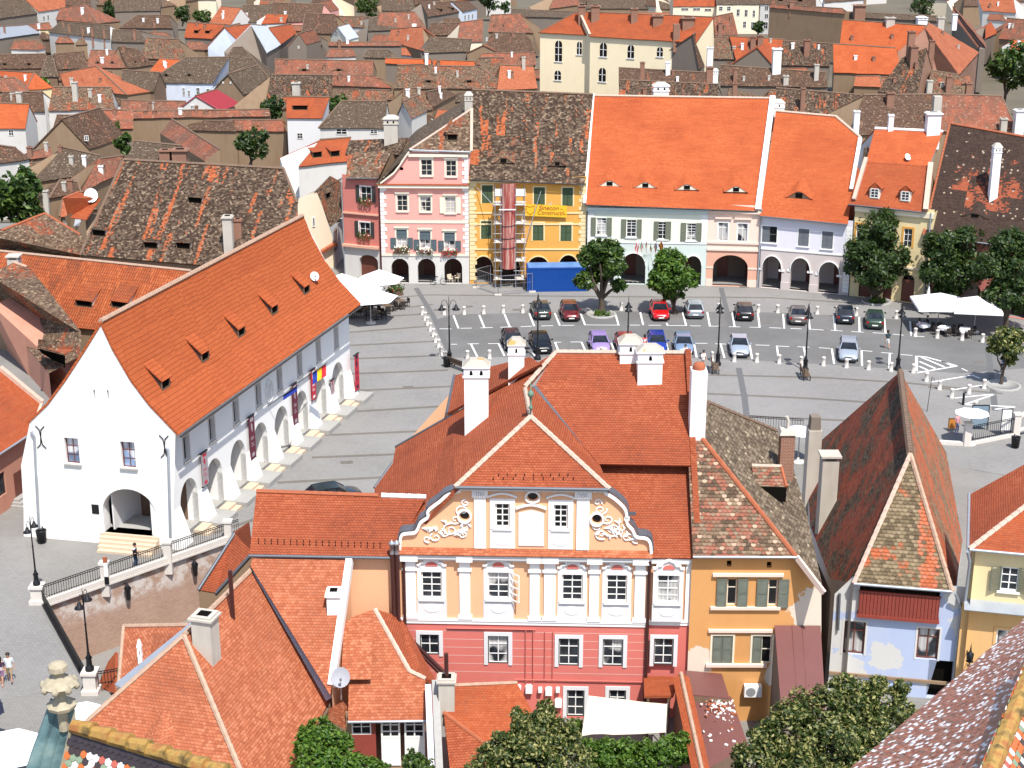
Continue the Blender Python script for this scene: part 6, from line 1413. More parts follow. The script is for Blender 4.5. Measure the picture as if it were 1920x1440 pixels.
# house on the far left with an orange roof
t=thing('left_edge_house','pink walled house with an orange roof behind the white hall at the left edge','house',hz(-30,900,0))
ze=4.2; a=hz(-40,884,ze); b=a+AX*((hz(60,812,ze)-a).dot(AX)); lp2=slope(a,b,40); v1=hp(79,757,lp2);v2=hp(0,692,lp2);v3=hp(-60,640,lp2)
b=hp(59,813,lp2)
roofmesh(t,[[a-AX*8,b,v1,v2,v3,v3-AX*10]],'red'); m=M(); m.bar(b+V((0,0,.1)),v1+V((0,0,.1)),.2,.1); m.bar(v1+V((0,0,.1)),v2+V((0,0,.1)),.4,.3); m.build('verge',K['mortl'],t)
i=-PX*.4; lf=Fac(a-AX*8+i,b+i+AX*1.5); h=[]
for s in (1,4.2,7.4): win(t,lf,(s+3,s+4.2,1.2,2.8),2,2,'dfr','glass',None,None,holes=h)
m=M(); lf.wall(m,[(0,-.5),(lf.L,-.5),(lf.L,ze+.3),(0,ze+.3)],h); m.build('wall',W['pinkd'],t)
m=M(); lf.box(m,lf.L-3.6,lf.L-2.6,0,2.2,-.1,.04); m.build('door',K['bfr'],t); gutter(t,a-AX*8,b,'zinc',.08)
m=M(); 
for k in range(3): lf.box(m,lf.L-4-.2*k,lf.L-2.3,0,.5-.16*k,.05,.5+.3*k)
m.build('door_steps',K['granite'],t)
# ================= sea of roofs: houses of the lower town =================
BG='old town houses behind the square'
def bgwins(t,fc,rs,fm='wfr',nx=2,ny=2):
    for r in rs:
        q=fc.rect(*r)
        if q[1]-q[0]>.2: win(t,fc,q,nx,ny,fm,'gdk',rec=-.03,bar=.07)
def fr(name,label,pts,tm,wm,edges,drop=9.,ridges=(),cap='ridgeb',group=BG,cat='house',amp=0):
    q=[hz(x,y,z) for x,y,z in pts]; c=sum(q,V())/len(q); t=thing(name,label,cat,(c.x,c.y,min(p.z for p in q)-drop+1),group)
    roofmesh(t,[q],tm,amp); m=M(); b=V((0,0,-drop)); dn=V((0,0,-.05))
    for i,j in edges: m.face([q[i]+b,q[j]+b,q[j]+dn,q[i]+dn])
    m.face([p+V((0,0,-drop*.4)) for p in q][::-1])
    m.build('wall',W[wm],t)
    for i,j in ridges: ridge(t,q[i],q[j],cap,.13)
    return t,q
# (label, e0, e1, r0, r1, tile, wall, ze, zg, pitch, ends, windows, chimneys[(x,ybase,ytop,w,mat,cap)])
TB=[
('long dark grey roof at the top left corner',(-40,40),(71,25),(-60,0),(42,-6),'grey','gray',-6,-12,40,'gg',[],[]),
('salmon roof beside the white porch at the top left',(72,22),(123,15),(40,-8),(122,-10),'salmon','wht2',-6,-12,40,'gg',[(80,30,84,38),(88,28,92,37)],[]),
('rose roof with a small white chimney near the dark cypress',(104,37),(183,44),(112,16),(158,8),'rose','tan',-6,-12,40,'gh',[],[(155,25,14,5,'chalk','flat')]),
('brown roof touching the top edge above the green bushes',(215,22),(300,20),(212,-8),(305,-8),'grey','gray',-6,-12,40,'gg',[],[]),
('brown hip roof with a short red chimney above a grey wall',(222,53),(324,53),(256,29),(318,28),'old','gray',-6,-12,40,'hg',[],[(290,49,38,5,'brick','flat')]),
('pale grey sheet metal roof at the left edge',(-30,76),(76,62),(-30,52),(50,47),'metal','gray',-6,-12,35,'gg',[],[(9,62,48,3,'brick','flat')]),
('low rose roof between the grey sheet roof and the four chimneys',(60,56),(98,55),(52,46),(92,42),'rose','ycream',-6.5,-12,40,'gg',[],[]),
('dark roof with four thin orange chimneys above a white wall',(90,60),(206,74),(112,41),(206,47),'grey','wht2',-6,-12,38,'gg',[],[(131,60,45,4,'brick','flat'),(156,66,50,4,'brick','flat'),(174,68,52,4,'brick','flat'),(196,70,54,4,'brick','flat')]),
('plain grey rendered shed roof right of the four chimneys',(208,78),(278,80),(208,55),(262,58),'grey','gray',-6.5,-12,20,'gg',[],[(253,74,55,5,'brick','flat')]),
('long brown roof with two eyebrow dormers at the left edge',(-30,129),(100,128),(-30,103),(86,101),'old','tan',-5,-12,40,'gg',[],[]),
('tiny steep turret roof in the middle of the brown roofs',(74,145),(109,144),(88,106),(98,105),'grey','brown',-6,-12,60,'hh',[],[]),
('brown roof right of the tiny turret',(108,130),(166,128),(100,101),(158,96),'old','tan',-5,-12,40,'gg',[],[]),
('rose roof with two eyebrow dormers and an orange ridge patch',(160,128),(238,127),(170,94),(222,95),'rose','tan',-5,-12,40,'gg',[],[]),
('steep old roof with twin eyebrow dormers facing right',(240,128),(288,122),(222,88),(258,92),'old','tan',-5,-12,45,'gg',[],[]),
('mottled roof with bright orange streaks below the white parapet',(262,110),(350,112),(275,71),(336,74),'motred','tan',-5,-12,45,'gg',[],[(306,88,72,5,'brick','flat')]),
('small bright orange roof tucked against the big grey house',(279,135),(330,136),(300,110),(352,112),'new','wht2',-5,-12,35,'gg',[],[]),
('bright orange hip roof at the left edge',(-25,152),(48,170),(-25,131),(64,136),'new','ycream',-5,-12,38,'gh',[],[(48,150,140,4,'chalk','flat')]),
('rose roof in front of the orange hip roof at the left edge',(-30,172),(52,172),(-30,152),(28,145),'rose','tan',-5,-12,38,'gh',[],[]),
('orange roof behind a bare tan gable wall',(120,162),(238,178),(112,138),(180,124),'salmon','tan',-5,-12,42,'gh',[],[]),
('mottled roof with a leaning pale chimney and a white gable',(90,208),(216,205),(99,163),(209,164),'motred','wht2',-4,-12,45,'gg',[],[(142,185,153,9,'chold','flat')]),
('old brown roof with a white gable end at the left',(0,207),(84,210),(5,173),(80,172),'old','wht2',-4,-12,42,'gg',[],[(37,192,172,9,'chold','flat')]),
('low brown roof over a yellow wall coloured brown as shade',(224,170),(288,172),(230,131),(300,136),'grey','brown',-5,-12,48,'gg',[(255,178,262,185),(264,178,270,185)],[]),  # yellow wall takes brown render, its shade painted into the colour
('large grey hip roof with two eyebrow dormers over a pale blue wall',(275,155),(398,157),(347,108),(430,107),'grey','bluew',-4,-12,42,'hg',[(342,164,347,179),(352,169,357,181),(368,164,375,178),(387,166,394,181)],[]),
('long rose roof behind the crimson gable',(225,208),(345,209),(228,188),(348,190),'rose','tan',-5,-12,35,'gg',[],[]),
('low rose roof left of the long tan wall',(172,245),(250,241),(169,207),(250,206),'rose','tan',-4,-12,40,'gg',[],[]),
('long tan rendered building with a thin red brown ridge',(248,222),(507,218),(250,208),(505,205),'rose','tan',-3,-12,40,'gg',[],[(273,212,206,6,'brick','flat'),(290,212,206,6,'brick','flat'),(387,212,205,6,'brick','flat')]),
('small house with a clean orange roof and white walls at the left edge',(-20,241),(47,241),(-20,193),(55,195),'new','wht2',-4,-12,45,'gg',[(16,243,26,254)],[]),
('white house at the left edge below the orange roof',(-20,310),(57,298),(-20,270),(30,277),'old','wht2',-1,-10,42,'gg',[(32,312,41,325)],[]),
('dark mossy roof with two orange streaks',(62,342),(182,326),(118,276),(188,292),'grey','tan',-2,-10,48,'gg',[],[(113,282,272,7,'brick','flat')]),
('low rose roof behind the dark mossy roof',(40,300),(98,293),(55,285),(95,275),'rose','tan',-3,-10,35,'gg',[],[]),
('small old hip roof right of the dark streaked roof',(92,372),(152,362),(112,338),(146,342),'old','chalk' if 0 else 'tan',-1,-10,42,'hh',[],[(86,372,356,9,'chold','flat')]),
('rose roof between the dark roof and the big mottled roof',(150,362),(215,330),(185,298),(232,292),'rose','tan',-1,-10,42,'gg',[],[]),
('brownish red roof with two small dormers near the red house',(345,70),(405,73),(352,42),(422,46),'red','gray',-6,-12,40,'gg',[],[]),
('plain salmon roof near the top left centre',(392,43),(432,46),(414,12),(452,15),'salmon','wht2',-6,-12,42,'gg',[],[]),
('grey brown roof with a blue grey gabled dormer',(434,42),(508,42),(455,10),(512,10),'grey','wht2',-6,-12,40,'gg',[],[]),
('small red roof with two skylights',(490,45),(535,43),(500,26),(541,28),'red','wht2',-6,-12,38,'gg',[],[]),
('red roof with two dark dormers over a blue grey wall',(460,91),(501,80),(421,51),(470,45),'red','bluew',-5,-12,42,'gg',[(471,98,474,104),(478,96,481,102),(485,94,488,100),(492,92,495,99)],[]),
('white metal roof between two red roofs',(501,99),(527,84),(471,46),(499,48),'wht','gray',-5,-12,42,'gg',[],[]),
('orange red roof right of the white metal roof',(527,83),(556,62),(505,52),(546,45),'red','gray',-5,-12,42,'gg',[],[]),
('long weathered roof near the top behind the grey gable',(500,42),(600,40),(512,5),(608,8),'old','pink',-6,-12,40,'gg',[],[]),
('rose roof with a pale hip near the grey box building',(565,62),(640,64),(572,25),(628,27),'old','tan',-6,-12,45,'hg',[],[]),
('flat fronted old roof with an orange patch and a dark eave',(610,48),(690,52),(630,30),(692,32),'motred','wht2',-6,-12,35,'gg',[],[]),
('grey concrete block building near the top centre',(690,58),(752,55),(692,33),(745,32),'grey','gray',-6,-12,15,'gg',[],[]),
('tan building with three small wall vents at the top edge',(715,20),(775,20),(715,-8),(775,-8),'grey','tan',-6,-12,35,'gg',[],[]),
('long grey wall with a thin red tiled ridge',(615,86),(752,86),(618,79),(748,78),'rose','gray',-3,-12,35,'gg',[],[]),
('long old brown ridge roof with two eyebrow dormers',(515,141),(700,142),(515,111),(700,114),'rose','tan',-4,-12,42,'gg',[],[(537,120,111,6,'brick','flat')]),
('mottled roof with bright orange vertical streaks',(495,210),(620,192),(508,140),(624,141),'mot','tan',-4,-12,48,'gg',[],[(556,178,154,14,'chold','flat')]),
('clean orange roof with a wide dark dormer over a grey wall',(537,222),(604,222),(537,181),(618,182),'red','lgrey',-2,-12,45,'gg',[(557,249,568,260)],[]),
('old brown roof over a white wall with dark windows',(597,240),(722,241),(640,190),(726,190),'grey','wht2',-2,-12,45,'hg',[(630,241,651,252),(694,243,708,251)],[]),
('tan rendered gable building with a long red edge',(622,160),(735,165),(625,142),(700,142),'rose','tan',-3,-12,40,'gg',[],[]),
('bright orange roof with small dormers behind the deep pink house',(560,312),(655,302),(600,262),(658,258),'red','wht2',0,-8,38,'gg',[],[]),
('small old roof behind two brick chimney stacks',(235,300),(325,304),(252,264),(340,273),'grey','tan',0,-8,42,'gg',[],[(311,303,280,19,'brick','flat'),(339,303,279,26,'brick','flat')]),
('brown roof with four dark dormers above a grey stone wall',(803,32),(866,21),(790,5),(846,3),'old','gray',-6,-12,38,'gg',[],[]),
('old roof with a pale blue front wall near the top centre',(868,22),(896,16),(846,2),(880,3),'old','bluew',-6,-12,40,'gg',[(870,28,873,37),(877,27,880,36),(884,26,887,35)],[]),
('low old roof left of the dormered roof',(705,55),(800,54),(712,24),(778,22),'rose','tan',-6,-12,40,'gg',[],[(777,58,45,8,'chalk','none')]),
('orange red roof with a white edge and small chimney',(728,76),(795,96),(733,55),(792,50),'salmon','tan',-5,-12,40,'gg',[],[]),
('grey brown roof with a white verge over a dark shed',(794,99),(878,97),(806,70),(886,74),'grey','gray',-5,-12,42,'gg',[],[]),
('old rose roof in front of the dormered roof',(795,66),(880,66),(808,44),(868,42),'old','tan',-5.5,-12,40,'gg',[],[]),
('rose roof with a pale gable and a small window',(858,80),(905,78),(862,42),(906,36),'rose','cream',-5,-12,45,'gg',[(911,70,914,77)],[]),
('brown roof slope beside the yellow school',(915,60),(1000,62),(920,28),(975,26),'rose','tan',-5.5,-12,40,'gg',[],[]),
('old brown roof with a pale verge beside the yellow school',(905,98),(1005,98),(925,60),(985,62),'old','tan',-5,-12,42,'gg',[],[]),
('grey flat topped shed behind the brown roofs',(955,30),(1080,34),(960,17),(1085,22),'grey','gray',-5.5,-12,20,'gg',[],[]),
('thin bright orange roof strip behind the long mottled roof',(722,119),(808,121),(722,109),(808,111),'new','gray',-4,-12,40,'gg',[],[(800,119,100,6,'chalk','flat')]),
('second thin bright orange roof strip with small chimneys',(812,122),(890,124),(812,112),(890,115),'new','gray',-4,-12,40,'gg',[],[(822,122,113,6,'brick','flat')]),
('long mottled roof with two sagging eyebrow dormers',(738,166),(956,166),(745,122),(898,125),'motred','tan',-3,-12,42,'gh',[],[]),
('old roof with twin gables behind the pink house',(752,212),(812,206),(756,168),(786,164),'motred','tan',-2,-12,48,'gg',[],[]),
('second old gabled roof left of the pink house roof',(806,204),(856,178),(800,172),(832,166),'old','tan',-2,-12,45,'gg',[],[]),
('small salmon roof with a dark slot below the yellow school',(932,168),(1008,166),(938,122),(1000,124),'salmon','tan',-3,-12,48,'gg',[],[(982,128,106,6,'chold','flat')]),
('dark old roof with a pale edge next to the salmon roof',(905,150),(935,150),(898,108),(945,108),'motred','tan',-4,-12,48,'gg',[],[]),
('brown roof field behind the salmon roof',(890,122),(1005,122),(905,100),(1003,98),'rose','tan',-4,-12,40,'gg',[],[]),
('pale grey roof with dark skylights at the top edge',(1100,16),(1262,17),(1102,-10),(1245,-8),'grey','tan',-8,-12,35,'gg',[],[]),
('yellow building with an orange red roof at the top edge',(1262,12),(1343,12),(1262,-14),(1343,-12),'red','cream',-5,-12,35,'gg',[(1277,15,1291,20),(1299,15,1313,20),(1321,16,1334,21)],[]),
('cream apartment building with stone window hoods at the top',(1344,8),(1424,8),(1344,-16),(1424,-16),'grey','cream',-4,-14,35,'gg',[(1348,12,1355,20),(1363,12,1370,20),(1381,17,1387,30),(1396,18,1402,31),(1411,19,1416,32),(1393,40,1399,52),(1408,41,1414,53)],[]),
('white apartment building with dark dormers at the top edge',(1425,8),(1530,12),(1425,-14),(1530,-12),'old','wht2',-4,-14,40,'gg',[(1434,11,1441,19),(1434,26,1441,34),(1432,41,1440,54)],[]),
('huge bare tan firewall with brick streaks',(1441,14),(1584,26),(1446,8),(1580,16),'rose','tan',1,-12,40,'gg',[],[(1484,12,2,7,'brick','flat')]),
('grey rendered firewall behind the bright orange roof',(1582,32),(1760,40),(1584,22),(1758,30),'grey','gray',-3,-12,30,'gg',[],[(1610,34,9,19,'brick','flat'),(1728,42,30,17,'chalk','win')]),
('cream gable end with a red brick chimney',(1330,66),(1384,66),(1334,32),(1374,24),'rose','cream',-3,-12,60,'gg',[],[(1350,60,42,7,'brick','flat')]),
('mottled orange and grey roof with tall brick chimneys',(1322,110),(1440,112),(1322,70),(1400,68),'motred','gray',-3,-12,42,'gg',[],[(1303,110,62,8,'brick','flat'),(1318,72,58,11,'brick','flat')]),
('orange roof with two brick chimneys in the right background',(1380,112),(1470,110),(1368,68),(1472,74),'red','gray',-3,-12,42,'gg',[],[(1411,92,68,9,'brick','flat'),(1425,86,66,10,'brick','flat')]),
('dark mossy roof with an orange patch and a small chimney',(1462,122),(1555,124),(1468,76),(1562,82),'mot','gray',-3,-12,42,'gg',[],[(1512,100,74,10,'brick','flat')]),
('reddish brown roof behind the bright orange row roof',(1345,160),(1552,164),(1352,122),(1548,136),'old','gray',-2,-12,38,'gg',[],[(1455,133,90,15,'chalk','flat'),(1473,156,141,9,'chold','flat'),(1530,148,120,8,'chold','flat'),(1329,150,88,10,'chalk','flat'),(1378,152,128,7,'brick','flat')]),
('long mossy roof with a brick ridge behind the museum roof',(1158,186),(1350,192),(1164,150),(1346,158),'mot','gray',0,-10,40,'gg',[],[(1204,146,116,8,'brick','flat'),(1330,150,125,12,'brick','flat'),(1341,146,128,9,'chalk','win')]),
('upper mossy roof with a brown ridge behind the white chimney',(1160,158),(1345,164),(1160,127),(1325,136),'old','gray',-1,-12,38,'gg',[],[(1252,138,115,8,'chalk','flat')]),
('long dark mossy roof behind the lavender house',(1455,232),(1608,236),(1455,165),(1612,178),'mot','gray',2,-8,42,'gg',[],[(1504,204,164,8,'brick','flat'),(1377,186,155,8,'brick','flat')]),
('bright orange double roof over a patched brick wall',(1563,136),(1690,140),(1562,82),(1680,90),'new','tan',-1,-12,38,'gg',[],[]),
('upper bright orange roof with a grey ridge',(1574,88),(1710,96),(1580,37),(1736,48),'new','gray',-1,-12,38,'gg',[],[(1668,44,32,15,'chold','flat'),(1762,62,32,11,'chold','flat')]),
('dark shaded roofs in the gap right of the orange roofs',(1645,172),(1720,178),(1690,110),(1738,90),'mot','brick',-1,-12,50,'gg',[],[(1712,118,86,13,'brick','flat'),(1706,105,58,12,'brick','flat')]),
('salmon roof falling to the right with a red dormer',(1798,140),(1836,98),(1735,52),(1742,42),'salmon','brick',-1,-12,45,'gg',[],[(1742,172,150,9,'chold','flat'),(1744,120,75,9,'brick','flat')]),
('narrow brick building with patched walls on the right',(1738,178),(1806,180),(1745,132),(1798,140),'motred','brick',-1,-12,30,'gg',[],[(1777,172,142,9,'brick','flat'),(1815,176,155,10,'brick','flat')]),
('long grey rendered building with a white parapet at the upper right',(1850,92),(1800,30),(1842,70),(1786,12),'rose','gray',-2,-12,40,'gg',[],[(1790,34,26,8,'chalk','flat')]),
('rose roof with a blue glazed gable dormer at the top right',(1842,20),(1905,24),(1832,-8),(1900,-6),'salmon','wht2',-6,-12,40,'gg',[],[]),
('tan gable house at the right edge',(1872,72),(1935,78),(1888,34),(1935,38),'rose','tan',-5,-12,45,'gg',[],[]),
('small bright orange roof at the right edge',(1893,93),(1945,92),(1900,75),(1945,75),'new','wht2',-5,-12,40,'gg',[],[]),
('small salmon and orange roofs between grey walls at the right',(1848,72),(1870,62),(1848,48),(1858,40),'red','gray',-5,-12,40,'gg',[],[]),
('long brown rendered roof behind the orange courtyard roof',(1590,255),(1745,246),(1620,178),(1768,177),'old','tan',4,-6,38,'gg',[],[(1668,196,172,13,'brick','flat'),(1604,250,207,10,'chalk','flat')]),
('second brown roof falling to the right behind the dark roofed house',(1745,248),(1905,240),(1768,177),(1878,180),'rose','tan',4,-6,38,'gh',[],[(1753,240,180,14,'chold','none'),(1880,246,221,11,'chold','flat'),(1908,250,205,16,'chalk','flat')]),
]
for i,(lab,e0,e1,r0,r1,tm,wm,ze,zg,pit,ends,wins,chs) in enumerate(TB):
    t,pl,fc=bg('town_house',lab,e0,e1,r0,r1,tm,wm,ze,zg,pit,ends,group=BG,amp=.12,capw=.16)
    if wins: bgwins(t,fc,wins)
    for c in chs: chpx(t,pl,c[0],c[1],c[2],c[3],c[4],c[5],base=3)
    if not wins and i>3 and zg<-8 and e1[0]-e0[0]>35 and not any(k in lab for k in ('firewall','shed','strip','turret')):
        rq=random.Random(i*7+1); wd=(e1[0]-e0[0])
        for k in range(1 if wd<95 else 2):
            w=wd*rq.uniform(.35,.55); x=e0[0]+rq.uniform(.0,.5)*wd*(1 if k==0 else .5)+(wd*.45 if k else 0); y=e0[1]+(e1[1]-e0[1])*(x-e0[0])/wd; a=rq.uniform(5,8); b=a+rq.uniform(11,16)*(.7+y/260)
            bg('low_town_house','small low roof squeezed in front of a larger old town house',(x-3,y+b),(x+w+3,y+b+rq.uniform(-3,3)),(x+rq.uniform(-1,5),y+a),(x+w-rq.uniform(-1,5),y+a+rq.uniform(-1,1)),rq.choice(('old','rose','grey','motred','old','rose','salmon')),rq.choice(('tan','gray','wht2','brown')),ze-2.2,zg,40,rq.choice(('gg','hg','gh')),group='low roofs between the larger town houses')
        for k in range(2):
            u=rq.uniform(.15,.85); v=rq.uniform(.15,.75); x=(e0[0]*(1-u)+e1[0]*u)*v+(r0[0]*(1-u)+r1[0]*u)*(1-v); y=(e0[1]*(1-u)+e1[1]*u)*v+(r0[1]*(1-u)+r1[1]*u)*(1-v)
            chpx(t,pl,x,y,y-rq.uniform(6,10)*(.75+y/300),rq.uniform(3,5)*(.8+y/300),rq.choice(('brick','brick','chold','chalk')),'flat',base=2)
    if 'two eyebrow' in lab or 'sagging' in lab or 'twin eyebrow' in lab:
        ym=(e0[1]*.75+r0[1]*.25); xs=(.3,.65)
        for k in xs: eyebrow(t,pl,e0[0]+(e1[0]-e0[0])*k,ym,min(34,(e1[0]-e0[0])*.16),tm,.5,2.,pale=False)
    if 'wide dark dormer' in lab: shed(t,pl,563,206,2.6,.9,2,tm); 
    if 'dark dormers' in lab or 'small dormers' in lab:
        for k in (.35,.7): shed(t,pl,e0[0]+(e1[0]-e0[0])*k+2,e0[1]*.7+r0[1]*.3+(e1[1]-e0[1])*k*.6,1.4,.9,2,tm)
    if 'twin gables' in lab: pass
E0=hz(300,250,-1);E1=hz(384,302,-1); pq=slope(E0,E1,35); t=thing('town_house','long old roof slope with a skylight running down to the right','house',(E0+E1)/2+V((0,0,-8)),BG); qa,qb=hp(412,280,pq),hp(322,223,pq); roofmesh(t,[[E0,E1,qa,qb]],'rose'); ridge(t,qb,qa,'ridgeb',.15); m=M(); dn=V((0,0,-8)); m.face([E0+dn,E1+dn,E1,E0]); m.face([E1+dn,qa+dn,qa,E1]); m.build('wall',W['tan'],t)
# big white chimneys and orange courtyard roof
t,pl,fc=bg('courtyard_house','very bright orange courtyard roof with two big white chimneys',(1622,310),(1742,312),(1640,241),(1768,247),'new','wht2',9,0,35,'gg',group=BG,cap='white',capw=.2)
chpx(t,pl,1669,243,214,9,'chalk','flat',base=2); chpx(t,pl,1748,246,210,24,'chalk','flat',base=2,dk=.8)
dish('white satellite dish on the bright orange courtyard roof',hp(1701,301,pl),.38,post=.4)
fr('grey_gable_annex','grey rendered gable annex beside the bright orange courtyard roof',[(1619,280,10),(1650,250,10),(1660,300,9),(1650,303,9)],'grey','tan',[(0,3),(3,2)],10)
# yellow church-like school
t,pl,fc=bg('yellow_school','large cream and yellow building with tall arched windows and an orange roof',(1009,61),(1104,66),(1078,24),(1086,24),'red','bigy',6,-10,42,'hg',group=BG,inset=.5)
def aw(rs):
    for r in rs:
        q=fc.rect(*r); w_=(q[1]-q[0])/2; c=(q[0]+q[1])/2; m=M(); fc.poly(m,archp(q[0],q[1],q[2],q[3]-w_,q[3],10),.0,.05); w=m.build('window',K['gdk'],t); m=M()
        fc.box(m,c-.07,c+.07,q[2],q[3],.05,.1)
        k=max(2,int((q[3]-q[2])/1.2))
        for i in range(1,k): z=q[2]+(q[3]-q[2])*i/k; fc.box(m,q[0],q[1],z-.05,z+.05,.05,.1)
        fc.box(m,q[0]-.2,q[1]+.2,q[2]-.2,q[2],.0,.15); m.build('glazing_bar',K['wfr'],w)
aw([(1041,76,1054,115),(1082,78,1091,102),(1040,132,1052,150)])
t2,pl2,fc2=bg('yellow_school_wing','long wing of the cream school with an orange roof and brick chimneys',(1104,68),(1305,80),(1086,22),(1338,32),'red','bigy',6,-10,42,'gg',group=BG,inset=.5)
fc_,t_=fc,t; fc,t=fc2,t2; aw([(1125,80,1138,106),(1177,84,1189,109),(1123,127,1136,153),(1232,88,1243,106)]); fc,t=fc_,t_
for c in ((1091,26,10,13,'brick','flat'),(1116,34,10,15,'brick','flat'),(1189,38,15,12,'brick','flat'),(1233,40,28,18,'brick','flat'),(1290,44,32,22,'brick','flat'),(1268,70,45,12,'brick','none')): chpx(t2,pl2,*c,base=3)
m=M(); m.bar(hp(1086,23,pl2)+V((0,0,.2)),hp(1106,67,pl2)+V((0,0,.2)),.5,.4); m.build('verge',K['mortl'],t2)
# grey gables facing the viewer
def gablef(label,pts,back,tm,wm,zz,drop=10,wins=[],ang=16):
    """gable wall facing us: left eave, apex, right eave pixels at height guess zz (eave); roof runs back"""
    A=hz(pts[0][0],pts[0][1],zz);B=hz(pts[2][0],pts[2][1],zz); pl=vpl(A,B); AP=hp(pts[1][0],pts[1][1],pl); n=-pl[1]; bk=V((math.sin(math.radians(ang)),math.cos(math.radians(ang)),0))*back
    c=(A+B)/2+bk/2; t=thing('gabled_house',label,'house',(c.x,c.y,zz-drop),BG); dn=V((0,0,-drop)); m=M(); m.face([A+dn,B+dn,B,AP,A]); m.face([B+dn,B+bk+dn,B+bk,B]); m.face([A+bk+dn,A+dn,A,A+bk]); m.build('wall',W[wm],t)
    f=-bk.normalized()*.2; lo=V((0,0,-.15)); eb=(B-AP).normalized()*.3; ea=(A-AP).normalized()*.3
    roofmesh(t,[(B+eb+f,B+eb+bk,AP+bk,AP+f),(A+ea+bk,A+ea+f,AP+f,AP+bk)],tm,.08); m=M(); m.tube([AP+f,AP+bk],.15,6,sm=False); m.build('ridge_cap',K['ridgeb'],t)
    fc=Fac(A,B); bgwins(t,fc,wins); return t
gablef('bare tan gable wall with a steep brown roof at the left',[(58,282),(116,222),(166,277)],12,'old','tan',-3,10,[(158,254,166,264)])
gablef('crimson roofed little house with a white gable',[(332,206),(367,179),(412,206)],9,'crim','wht2',-4,8,[(357,197,364,204)])
gablef('plain grey gable wall with a brown roof in the left centre',[(396,172),(428,138),(457,175)],14,'grey','tan',-4,10,[(417,153,420,157),(431,153,434,157)])
gablef('grey rendered gable next to the orange red roof',[(540,85),(560,62),(574,82)],10,'rose','gray',-5,9,[(558,86,561,91)])
gablef('grey gable wall left of the red dormered roof',[(398,72),(420,50),(444,74)],10,'rose','gray',-5,9)
gablef('grey gable with a white ridge in the right background',[(1374,118),(1420,88),(1449,121)],10,'red','gray',-2,10)
gablef('broad grey gable firewall beside the yellow school',[(1218,118),(1300,64),(1312,128)],14,'old','gray',1,14)
gablef('old gable house with a small vent in the centre background',[(876,98),(906,84),(935,98)],8,'rose','tan',-5,9)
gablef('low tan gable at the right edge',[(1865,62),(1897,42),(1935,66)],10,'rose','tan',-5,9)
gablef('white gable with a little dark window behind the pink house',[(746,212),(756,190),(772,219)],8,'motred','wht2',-1,10,[(754,197,759,203)])
gablef('pale pink gable near the top of the old town',[(580,22),(603,3),(618,20)],8,'rose','pink',-5,9)
gablef('pale green gable front of a small house near the top',[(620,68),(634,50),(652,74)],8,'wht','mint',-5,9,[(628,58,634,64)])
# tall grey hip roof house with white windowed side wing
t,pl,fc=bg('town_house','tall steep grey hip roof rising behind the plain gable',(395,150),(508,150),(437,89),(455,88),'grey','bluew',-4,-12,55,'hh',group=BG)
t,pl,fc=bg('town_house','white side wing with a row of windows under a grey roof',(457,174),(509,150),(428,139),(470,122),'grey','bluew',-4,-12,42,'gg',group=BG); bgwins(t,fc,[(463,181,467,192),(470,178,474,190),(477,175,481,187),(484,172,488,184),(492,169,496,180)])
# farther roofs towards the horizon
rr=random.Random(77)
for i in range(64):
    x=rr.uniform(-60,1980) ; y=rr.uniform(-26,14); w=rr.uniform(45,95); k=rr.uniform(-4,4)
    if 1590<x<1740: continue
    t,pl,fc=bg('distant_house','small distant roof in the crowd of roofs along the top edge',(x,y+k),(x+w,y-k),(x+rr.uniform(0,12),y-rr.uniform(16,24)),(x+w-rr.uniform(0,12),y-rr.uniform(16,24)),rr.choice(('old','grey','rose','old','motred','red')),rr.choice(('tan','gray','wht2','cream')),-7,-14,38,rr.choice(('gg','hg','gh')),group='distant houses along the top edge',caph=False)
# --- nearer houses behind the hall ---
E0=hz(150,478,4.6);E1=hz(560,512,4.6); mpl=slope(E0,E1,45); c_=(E0+E1)/2; t=thing('mottled_house','very large mottled brown roof with orange streaks, slots and a hipped left end','house',c_+V((0,6,-4.6)),BG)
R0,R1,X1=hp(232,304,mpl),hp(531,311,mpl),hp(557,380,mpl); R0.z=R1.z=(R0.z+R1.z)/2
nb=V((-(E1-E0).y,(E1-E0).x,0)).normalized(); run=(R0-E0).dot(nb); Bk0=E0+nb*2*run; Bk1=R1+nb*2.5+V((0,0,-7))
roofmesh(t,[(E0,E1,X1,X1+(E0-E1)*.92)] if 0 else [[E0,E1,X1,R1,R0]],'mot'); roofmesh(t,[(Bk0,E0,R0)],'mot',name='left_hip'); roofmesh(t,[[Bk1,Bk0,R0,R1],[X1,Bk1,R1]],'mot',name='rear_roof')
m=M(); dn=V((0,0,-6)); i=nb*.3; m.face([E0+i+dn,E1+i+dn,E1+i,E0+i]); m.face([E1+i+dn,X1+V((0,0,-9)),X1-V((0,0,.2)),E1+i]); m.face([Bk0+dn,E0+dn,E0,Bk0]); m.build('wall',W['tan'],t)
ridge(t,R0,R1,'ridgeb',.17); ridge(t,R0,E0,'ridgeb',.14); ridge(t,R1,X1,'ridgeb',.15)
for x,y in ((366,382),(186,443),(283,466),(344,467)): shed(t,mpl,x,y,1.5,.75,1.1,'mot','stone')
chpx(t,mpl,430,468,404,17,'chold','flat',base=2,dk=1.1); chpx(t,mpl,447,440,410,14,'brick','flat',base=2)
t,q=fr('old_hip_roof_house','low old hip roof left of the very large mottled roof',[(-20,478,4.),(190,486,3.5),(150,440,6),(84,400,8),(3,432,7.6),(-30,440,7.6)],'motred','tan',[(0,1)],6,[(3,4),(3,2)],'ridgeo')
